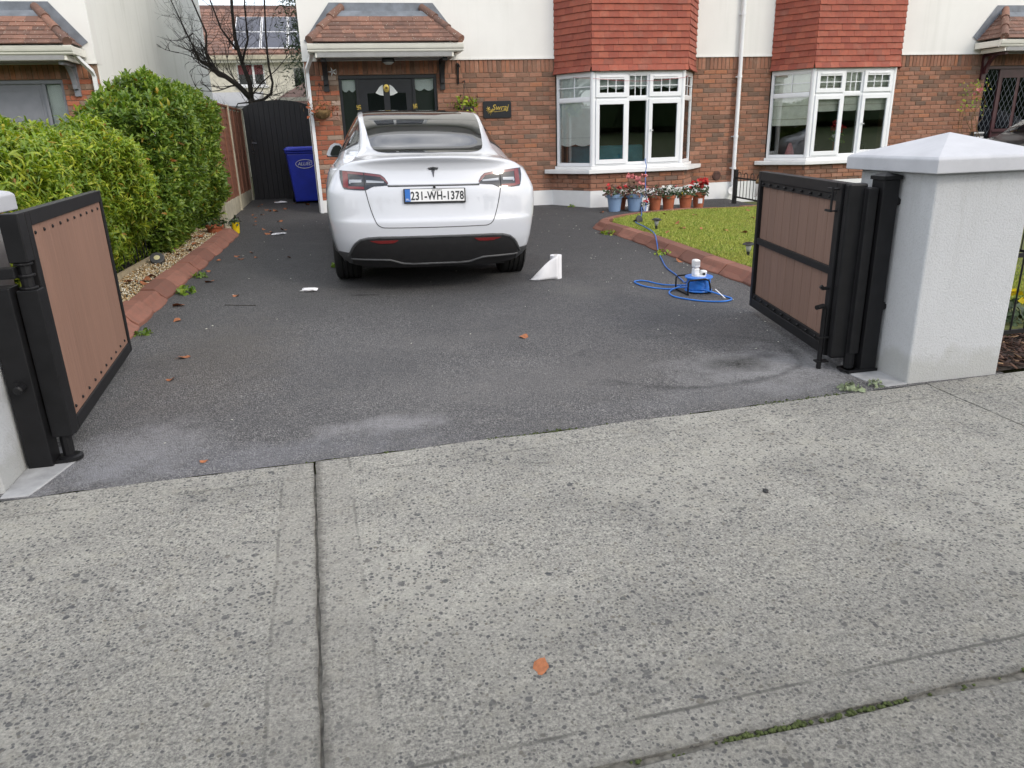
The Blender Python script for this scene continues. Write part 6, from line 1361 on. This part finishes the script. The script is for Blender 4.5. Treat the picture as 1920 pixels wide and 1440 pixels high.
a_ = crumple('tissue', 'crumpled white tissue on the drive left of the white car', -.45, 6.93, .055, 'paper', 'tissue', 3, .02, 1.5); a_.rotation_euler.z = .1
b_ = crumple('paper_scrap', 'white paper scrap on tarmac near the far end of the red kerb', -.98, 10.55, .05, 'paper', 'paper', 5, .015, 2.0); b_.rotation_euler.z = .5
c_ = crumple('paper_scrap', 'white paper scrap in front of the black side gate beside the bin', -1.27, 14.75, .06, 'paper', 'paper', 6, .02, 2.0); c_.rotation_euler.z = 0
crumple('windfall_apple', 'small yellow green windfall beside the rear left tyre', -.235, 8.1, .03, 'leaf_yellowgreen', 'fruit', 8, .035, 1.0)
# solar lights, lawn spike light and a round uplight
def solar(x, y, label, lean=(0, 0)):
    t = thing('solar_light', label, 'garden light', (x, y, gz(x, y)+.07), local=True, rot=(lean[0], lean[1], 0)); m = MB().lathe([(.012, 0), (.016, .065), (.014, .065)], 12); m.build('spike', MT['black_plastic'], t)
    MB().lathe([(.020, .066), (.030, .130), (.028, .132)], 16).build('diffuser', MT['lantern_glass'], t, smooth=True); MB().lathe([(.028, .133), (.062, .137), (.066, .142), (.05, .152), (.0, .158)], 22).build('cap', MT['black_plastic'], t, angle=40); MB().bb((-.03, -.03, .1585), (.03, .03, .1605)).build('solar_cell', MT['solar_cell'], t)
solar(3.95, 6.90, 'solar stake light in the grass nearest the right gate'); solar(3.80, 8.95, 'solar stake light in the grass beside the blue cable', (.02, .03))
ft = thing('solar_light', 'toppled solar light lying on its side at the lawn point', 'garden light', (3.84, 9.62, gz(3.8, 9.6)+.075), local=True, rot=(1.35, 0, .5))
MB().lathe([(.012, -.10), (.028, -.02), (.026, -.02)], 12).build('spike', MT['black_plastic'], ft); MB().lathe([(.0, -.02), (.062, -.015), (.066, -.005), (.062, .004), (.0, .012)], 22).build('cap', MT['black_plastic'], ft, angle=40)
ft.location.z += .05
ul = thing('ground_light', 'round pale lamp standing in the gravel beside the hedge', 'garden light', (-2.03, 8.35, gz(-2, 8.35)+.06), local=True, rot=(.75, -.1, .2))
MB().lathe([(.055, -.02), (.068, .03), (.072, .085), (.066, .09)], 22).build('housing', MT['grey_trim'], ul, angle=40); MB().lathe([(.0, .092), (.060, .088)], 22, cap=False).build('lamp_face', MT['lamp_face'], ul, smooth=True)

# ------------------------------------------------------------------ fallen leaves
def leaf_mesh(seed):
    r = random.Random(seed); n = 15; pts = []
    for i in range(n): a = 2*PI*i/n; k = (.75+.35*abs(math.cos(a*2.5)))*(1+r.uniform(-.15, .15)); pts.append((math.cos(a)*k*.5, math.sin(a)*k*.42, .10*math.sin(a*2+seed)+.08*math.cos(a)*(1+seed % 2)))
    m = MB(); m.add([(0, 0, -.03)]+pts, [(0, i+1, (i+1) % n+1) for i in range(n)]); m.tube([(.4, 0, .05), (.75, .06, .02)], .012, 4); return m.mesh('leaf', MT['dry_leaf'], fix=False)
LM = [leaf_mesh(i) for i in range(5)]
def fallen(x, y, s_, label=None, dz=.006, group=None, i=0):
    o = new('fallen_leaf', LM[i % 5]); o.location = (x, y, gz(x, y)+dz+.04*s_); o.scale = (s_, s_, s_*.8); o.rotation_euler = (random.gauss(0, .15), random.gauss(0, .15), random.uniform(0, 6.28)); tag(o, label, 'leaf', group); return o
fallen(.40, 1.66, .055, 'dry orange leaf alone on the concrete pavement in front', .008, i=0); fallen(-1.18, 5.06, .075, 'brown curled leaf on the drive beside the left gate', i=1); fallen(1.115, 4.93, .075, 'orange brown leaf in the middle of the drive behind the car', i=2)
fallen(-1.50, 6.55, .11, 'large curled brown leaf against the red kerb stones', i=3); fallen(3.96, 11.55, .09, 'brown leaf on tarmac below the bay corner', i=4); fallen(3.22, 9.42, .09, 'brown leaf lying off the point of the lawn kerb', i=0); fallen(3.36, 7.25, .09, 'brown leaf at the foot of the lawn kerb near the cable', i=1)
fallen(-.78, 3.35, .035, 'small reddish leaf on the drive edge by the pavement', i=2)
for i in range(9):
    x, y = random.uniform(3.9, 6.2), random.uniform(5.2, 10.4); fallen(x, y, random.uniform(.07, .11), 'brown autumn leaf lying in the lawn grass', .105, 'leaves scattered on the lawn', i)
LL = []
for i in range(16): x, y = -1.5+random.expovariate(2.2), random.uniform(4.6, 12.5); LL.append((x, y, gz(x, y)+.008, random.uniform(.04, .09)))
for i in range(30): y = random.uniform(5.2, 10.8); x = bedx(y)-random.uniform(.0, .42); LL.append((x, y, gz(x, y)+.088, random.uniform(.05, .10)))
for i in range(18): x, y = -1.2+random.uniform(-.6, .5), random.uniform(11.8, 15.2); LL.append((x, y, gz(x, y)+.008, random.uniform(.04, .09)))
for i in range(24): x, y = random.uniform(3.7, 6.3), random.uniform(4.8, 10.6); LL.append((x, y, gz(x, y)+.105, random.uniform(.04, .08)))
LL = np.array(LL); lv = np.array([v.co for v in LM[0].vertices][:16]); lf = np.array([(0, i+1, (i+1) % 15+1) for i in range(15)])
scatter((lv, lf), mats(len(LL), LL[:, :3], tilt=.2, sc=LL[:, 3]), 'leaf_litter', MT['dry_leaf'])
n = 110; P = np.c_[np.where(RNG.uniform(0, 1, n) < .5, RNG.uniform(-1.4, 3.3, n), RNG.normal(2.9, .35, n)), RNG.uniform(3.6, 12.0, n)]; P = P[(P[:, 0] < 3.35) & (P[:, 0] > -1.45)]; P = np.c_[P, gzv(P[:, 0], P[:, 1])+.004]
scatter(oct_, mats(len(P), P, sc=np.c_[RNG.uniform(.010, .026, len(P)), RNG.uniform(.006, .015, len(P)), RNG.uniform(.003, .006, len(P))]), 'petal_litter', MT['blind_cream'])
tg_ = thing('twig', 'thin dark twig on tarmac left of the car', 'twig', (-1.0, 6.45, gz(-1, 6.4))); MB().tube([(-1.12, 6.48, gz(-1.1, 6.5)+.005), (-.98, 6.44, gz(-1, 6.4)+.006), (-.86, 6.42, gz(-.9, 6.4)+.004)], .003, 4).build('stem', MT['bark'], tg_)
crumple('pebble', 'single black pebble on the pavement at the right', 1.55, 2.43, .012, 'black_plastic', 'pebble', 2, .012, 1.1)

# ------------------------------------------------------------------ things on and in the houses
sgn = thing('name_sign', 'black house name sign with gold lettering on the brick wall', 'sign', (2.56, 12.895, 1.44), local=True)
m = MB(); q = []; 
for cx_, cz_, a0 in ((.21, .24, 0), (-.21, .24, PI/2), (-.21, .03, PI), (.21, .03, 1.5*PI)): q += [(cx_+.03*math.cos(a0+a), cz_+.03*math.sin(a0+a)) for a in lin(0, PI/2, 5)]
m.prism(q, 1, -.012, .008); m.build('board', MT['black_door'], sgn, bevel=.003)
text('Swraj', .125, 'gold', sgn, Matrix.Translation((.045, -.0135, .165)) @ FACE, shear=.3, bold=.0015)
m = MB(); m.tube([(-.05, -.0145, .098), (.19, -.0145, .122)], .0035, 5); rg = random.Random(4)
for k in range(16): a = rg.uniform(-2.2, 1.2); L_ = rg.uniform(.03, .09); m.tube([(-.13, -.0145, .11), (-.13+L_*math.cos(a)*1.3, -.0145, .11+L_*math.sin(a)*.8)], [.006, .002], 4)
for k in range(7): a = k*.9; m.tube([(-.155, -.0145, .14), (-.155+.04*math.cos(a), -.0145, .14+.045*math.sin(a))], [.009, .006], 4)
m.build('flower_emblem', MT['gold'], sgn)
lp_ = thing('porch_lamp', 'round dark porch lamp under the tiled canopy', 'lamp', (.79, 12.55, 2.25)); MB().lathe([(.095, .0), (.10, .03), (.09, .06)], 22, (.79, 12.55, 2.29)).build('base', MT['black_plastic'], lp_, angle=40); MB().lathe([(.0, -.035), (.05, -.028), (.082, -.004), (.088, .0)], 22, (.79, 12.55, 2.29)).build('diffuser', MT['lantern_glass'], lp_, smooth=True)
st_ = thing('star_ornament', 'white twisted star ornament hanging beside the door frame', 'ornament', (-.075, 12.86, 2.13)); m = MB(); c0 = Vector((-.075, 12.86, 2.19))
for k in range(5): a = PI/2+k*2*PI/5+.3; b = .42; m.add([c0+Vector((.075*math.cos(a), 0, .075*math.sin(a))), c0+Vector((.03*math.cos(a+b), .012, .03*math.sin(a+b))), c0+Vector((.03*math.cos(a-b), -.012, .03*math.sin(a-b))), c0+Vector((0, -.018, 0))], [(0, 1, 3), (0, 3, 2)])
m.build('star', MT['white_paint'], st_); MB().tube([(-.02, 12.85, 2.16), (-.02, 12.88, 2.23)], .004, 5).build('hook', MT['white_paint'], st_)
em_ = thing('door_emblem', 'small round gold emblem in the middle of the black door', 'emblem', (.75, 12.95, 1.90), local=True); MB().lathe([(.0, .0), (.045, 0), (.048, .008), (.03, .012), (.0, .012)], 20, (0, -.002, .04), M90 @ Matrix.Scale(1.25, 4, Vector((0, 1, 0)))).build('disc', MT['gold'], em_, angle=40); MB().lathe([(.0, .0), (.02, 0), (.012, .014), (0, .016)], 12, (0, -.012, .045), M90).build('boss', MT['dry_plant'], em_)
def door_mark(x, z, label):
    """the traditional hooked good-luck cross fixed on the door of this Hindu household"""
    o = thing('door_symbol', label, 'symbol', (x, 12.925, z), local=True); m = MB(); a, w_ = .034, .006
    m.bb((-a, -.004, -w_), (a, .003, w_)); m.bb((-w_, -.0045, -a), (w_, .0025, a)); m.bb((a-2*w_, -.0042, w_), (a, .0028, a)) if False else None
    m.bb((-w_, -.0042, a-2*w_), (a, .0028, a)); m.bb((-a, -.0042, -a), (w_, .0028, -a+2*w_)); m.bb((a-2*w_, -.0042, -a), (a, .0028, w_)); m.bb((-a, -.0042, -w_), (-a+2*w_, .0028, a)); m.build('mark', MT['gold'], o)
door_mark(.285, 1.66, 'small gold good-luck symbol on the door frame left of the black door'); door_mark(1.195, 1.66, 'small gold good-luck symbol on the door frame right of the black door')
def basket(x, z, label, green):
    t = thing('hanging_basket', label, 'hanging basket', (x, 12.72, z-.15)); rg = np.random.default_rng(int(abs(x)*10)+1)
    MB().lathe([(.02, -.12), (.09, -.09), (.13, -.03), (.14, .02), (.12, .02)], 18, (x, 12.70, z)).build('basket', MT['dry_plant' if not green else 'bark'], t, smooth=True)
    m = MB(); m.tube([(x, 12.90, z+.42), (x, 12.72, z+.42), (x, 12.70, z+.38)], .008, 6)
    for k in range(3): a = k*2.1; m.tube([(x, 12.70, z+.38), (x+.13*math.cos(a), 12.70+.13*math.sin(a), z+.02)], .003, 4)
    m.build('chain', MT['black_steel'], t)
    n = 170; P = np.c_[rg.normal(x, .10, n), rg.normal(12.70, .08, n), z+.04+rg.normal(0, .06, n)]; mt = 'dry_plant' if not green else 'leaf_yellowgreen'
    scatter(leaf_geo(.08, .012 if not green else .03, 1.4), frames(P, np.c_[P[:, 0]-x, P[:, 1]-12.7, 0*P[:, 0]]*5, .2), 'leaves', MT[mt], t)
    if green: scatter(leaf_geo(.07, .035, 1.4), frames(P[:50], np.c_[P[:50, 0]-x, P[:50, 1]-12.7, 0*P[:50, 0]]*5, .0), 'leaves', MT['leaf_bronze'], t)
    else: scatter(leaf_geo(.10, .04, 1.4), frames(P[:26]+[0, -.05, -.03], np.c_[P[:26, 0]-x, P[:26, 1]-12.7, 0*P[:26, 0]]*5, .0), 'leaves', MT['terracotta'], t)
basket(-.30, 1.60, 'withered hanging basket on the brick pier left of the door', False); basket(2.0, 1.60, 'green hanging basket right of the door above the car roof', True)
bk = thing('basket_bracket', 'empty black iron bracket on the wall under the brick soldier course', 'bracket', (1.92, 12.88, 1.95)); m = MB(); m.bb((1.91, 12.875, 1.98), (1.935, 12.90, 2.30)); m.tube([(1.922, 12.875, 2.25), (1.922, 12.72, 2.27), (1.922, 12.66, 2.22)], .008, 6); m.tube([(1.922, 12.875, 2.0), (1.922, 12.80, 2.12), (1.922, 12.74, 2.26)], .006, 6); m.build('arm', MT['black_steel'], bk)
# blinds and things behind the bay windows
def bay_blinds(x0, s, who, cream, drop, sidez):
    L = lambda x: x0+s*x; bl, br = BC-BWH, BC+BWH; mt = 'blind_cream' if cream else 'blind'
    pts = [(L(bl+.07), WY+.02), (L(BC-BF+.0), BFY+.06), (L(BC+BF-.0), BFY+.06), (L(br-.07), WY+.02)]
    if s < 0: pts = pts[::-1]
    for i, (nm) in enumerate(('left cheek', 'front', 'right cheek')):
        A, B_ = Vector((*pts[i], 0)), Vector((*pts[i+1], 0)); d = (B_-A).normalized(); nr = Vector((d.y, -d.x, 0)); Ln = (B_-A).length
        spans = [(.02, Ln-.02)] if i != 1 else [(.04, .575), (.60, .95), (.975, Ln-.04)]
        for j, (a, b) in enumerate(spans):
            zb_ = sidez[0 if i == 0 else 1] if i != 1 else drop; t = thing('window_blind', {0: f'long {"cream folded" if cream else "pale scalloped"} blind in the left cheek of the {who} bay', 1: f'{["left", "middle", "right"][j]} {"cream" if cream else "pale scalloped"} blind at the front of the {who} bay', 2: f'{"cream" if cream else "pale"} blind in the right cheek of the {who} bay'}[i], 'blind', (A.x, A.y, zb_))
            poly = scallop(a, b, 2.05, zb_, 2 if not cream else 1, .035 if not cream else .006); m = MB().prism(poly, 1, 0, .004).xf(lambda p: A+d*p[0]-nr*p[1]+Vector((0, 0, p[2]))); m.build('cloth', MT[mt], t)
            if cream or i != 1:
                m = MB()
                for z in lin(zb_+.10, 1.95, 4 if cream else 2)[:3 if cream else 1]: m.prism([(a, z), (b, z), (b, z+.006), (a, z+.006)], 1, -.005, -.001).xf(lambda p: A+d*p[0]-nr*p[1]+Vector((0, 0, p[2]))) if False else m.prism([(a, z), (b, z), (b, z+.006), (a, z+.006)], 1, -.006, -.001)
                m.xf(lambda p: A+d*p[0]-nr*p[1]+Vector((0, 0, p[2]))).build('fold', MT['timber' if cream else 'cap_concrete'], t)
bay_blinds(0, 1, 'main house', False, 1.86, (.98, .95)); bay_blinds(13.66, -1, 'neighbouring', True, 1.40, (1.18, 1.1))
so_ = thing('sofa', 'teal sofa back seen through the lower panes of the main bay window', 'sofa', (4.85, 13.5, .05)); m = MB(); m.bb((3.95, 13.3, .12), (5.35, 13.5, .93)); m.build('backrest', MT['sofa'], so_, bevel=.04); m = MB(); m.bb((3.95, 13.52, .12), (5.35, 14.2, .48)); m.build('seat', MT['sofa'], so_, bevel=.04)
for x in (3.86, 5.44): MB().bb((x-.08, 13.32, .12), (x+.08, 14.2, .66)).build('armrest', MT['sofa'], so_, bevel=.03)
for lx, lab in ((8.30, 'black lantern behind the first front pane of the neighbouring bay'), (9.28, 'black lantern behind the last front pane of the neighbouring bay')):
    t = thing('lantern', lab, 'lantern', (lx, 12.56, .60)); m = MB(); z = .602
    for a in (-.055, .055):
        for b in (-.055, .055): m.bb((lx+a-.006, 12.56+b-.006, z+.02), (lx+a+.006, 12.56+b+.006, z+.22))
    m.bb((lx-.07, 12.49, z), (lx+.07, 12.63, z+.019)); m.bb((lx-.07, 12.49, z+.221), (lx+.07, 12.63, z+.235)); m.lathe([(.06, .236), (.02, .29), (.015, .31)], 8, (lx, 12.56, z)); m.build('frame', MT['black_steel'], t); MB().lathe([(.022, .02), (.022, .12)], 10, (lx, 12.56, z)).build('candle', MT['blind_cream'], t)
fl = thing('potted_flower', 'red and white flowers in a brown vase behind the neighbouring bay window', 'flower vase', (8.80, 12.58, .602), local=True); MB().lathe([(.04, 0), (.055, .10), (.05, .24), (.06, .27)], 16).build('vase', MT['terracotta'], fl, smooth=True); clump(fl, .10, .27, .22, [('leaves', 'leaf_green', slice(0, None))], 50, .08, [('flower_red', 14, .07, (.7, 1.5)), ('flower_white', 5, .06, (.1, .5))], 12)
cn = thing('ornament_cone', 'pinkish cone ornament behind the left cheek of the neighbouring bay', 'ornament', (7.98, 12.75, .602), local=True); MB().lathe([(.09, 0), (.075, .12), (.03, .26), (.0, .28)], 16).build('cone', MT['flower_pink'], cn, smooth=True); MB().lathe([(.10, -.0), (.10, .012)], 16).build('base', MT['white_paint'], cn)
fr_ = thing('fairy_wire', 'thin red wire strung across the top of the main bay window', 'wire', (4.1, 12.2, 1.95)); MB().tube([(3.8, 12.6, 2.03), (4.05, 12.24, 1.99), (4.4, 12.235, 1.955), (4.8, 12.235, 1.94), (5.2, 12.235, 1.945), (5.62, 12.24, 1.985), (5.8, 12.5, 2.03)], .003, 4).build('wire', MT['interior_red'], fr_)
bs = thing('hanging_planter', 'white cone planter with brown moss hanging on the dividing railing', 'planter', (6.52, 11.1, .1)); Mx = Matrix.Rotation(.35, 4, 'Y'); MB().lathe([(.01, -.20), (.075, .02), (.08, .03), (.06, .03)], 16, (6.50, 11.15, .28), Mx).build('cone', MT['white_paint'], bs, smooth=True); MB().lathe([(.0, .10), (.06, .08), (.082, .02), (.06, -.02)], 14, (6.50, 11.15, .29), Mx).build('moss', MT['dry_plant'], bs); MB().tube([(6.55, 11.15, .38)]+[(6.57+.0, 11.15+.03*math.cos(a), .44+.03*math.sin(a)) for a in lin(-1.5, 4, 9)], .008, 6).build('hook', MT['white_paint'], bs)
bd = thing('bird_feeder', 'white round dish hooked by the foot of the party downpipe', 'dish', (6.86, 12.6, .02)); MB().lathe([(.03, 0), (.07, .01), (.075, .03), (.06, .03), (.03, .02)], 18, (6.83, 12.70, .08), M90).build('dish', MT['white_paint'], bd, smooth=True)
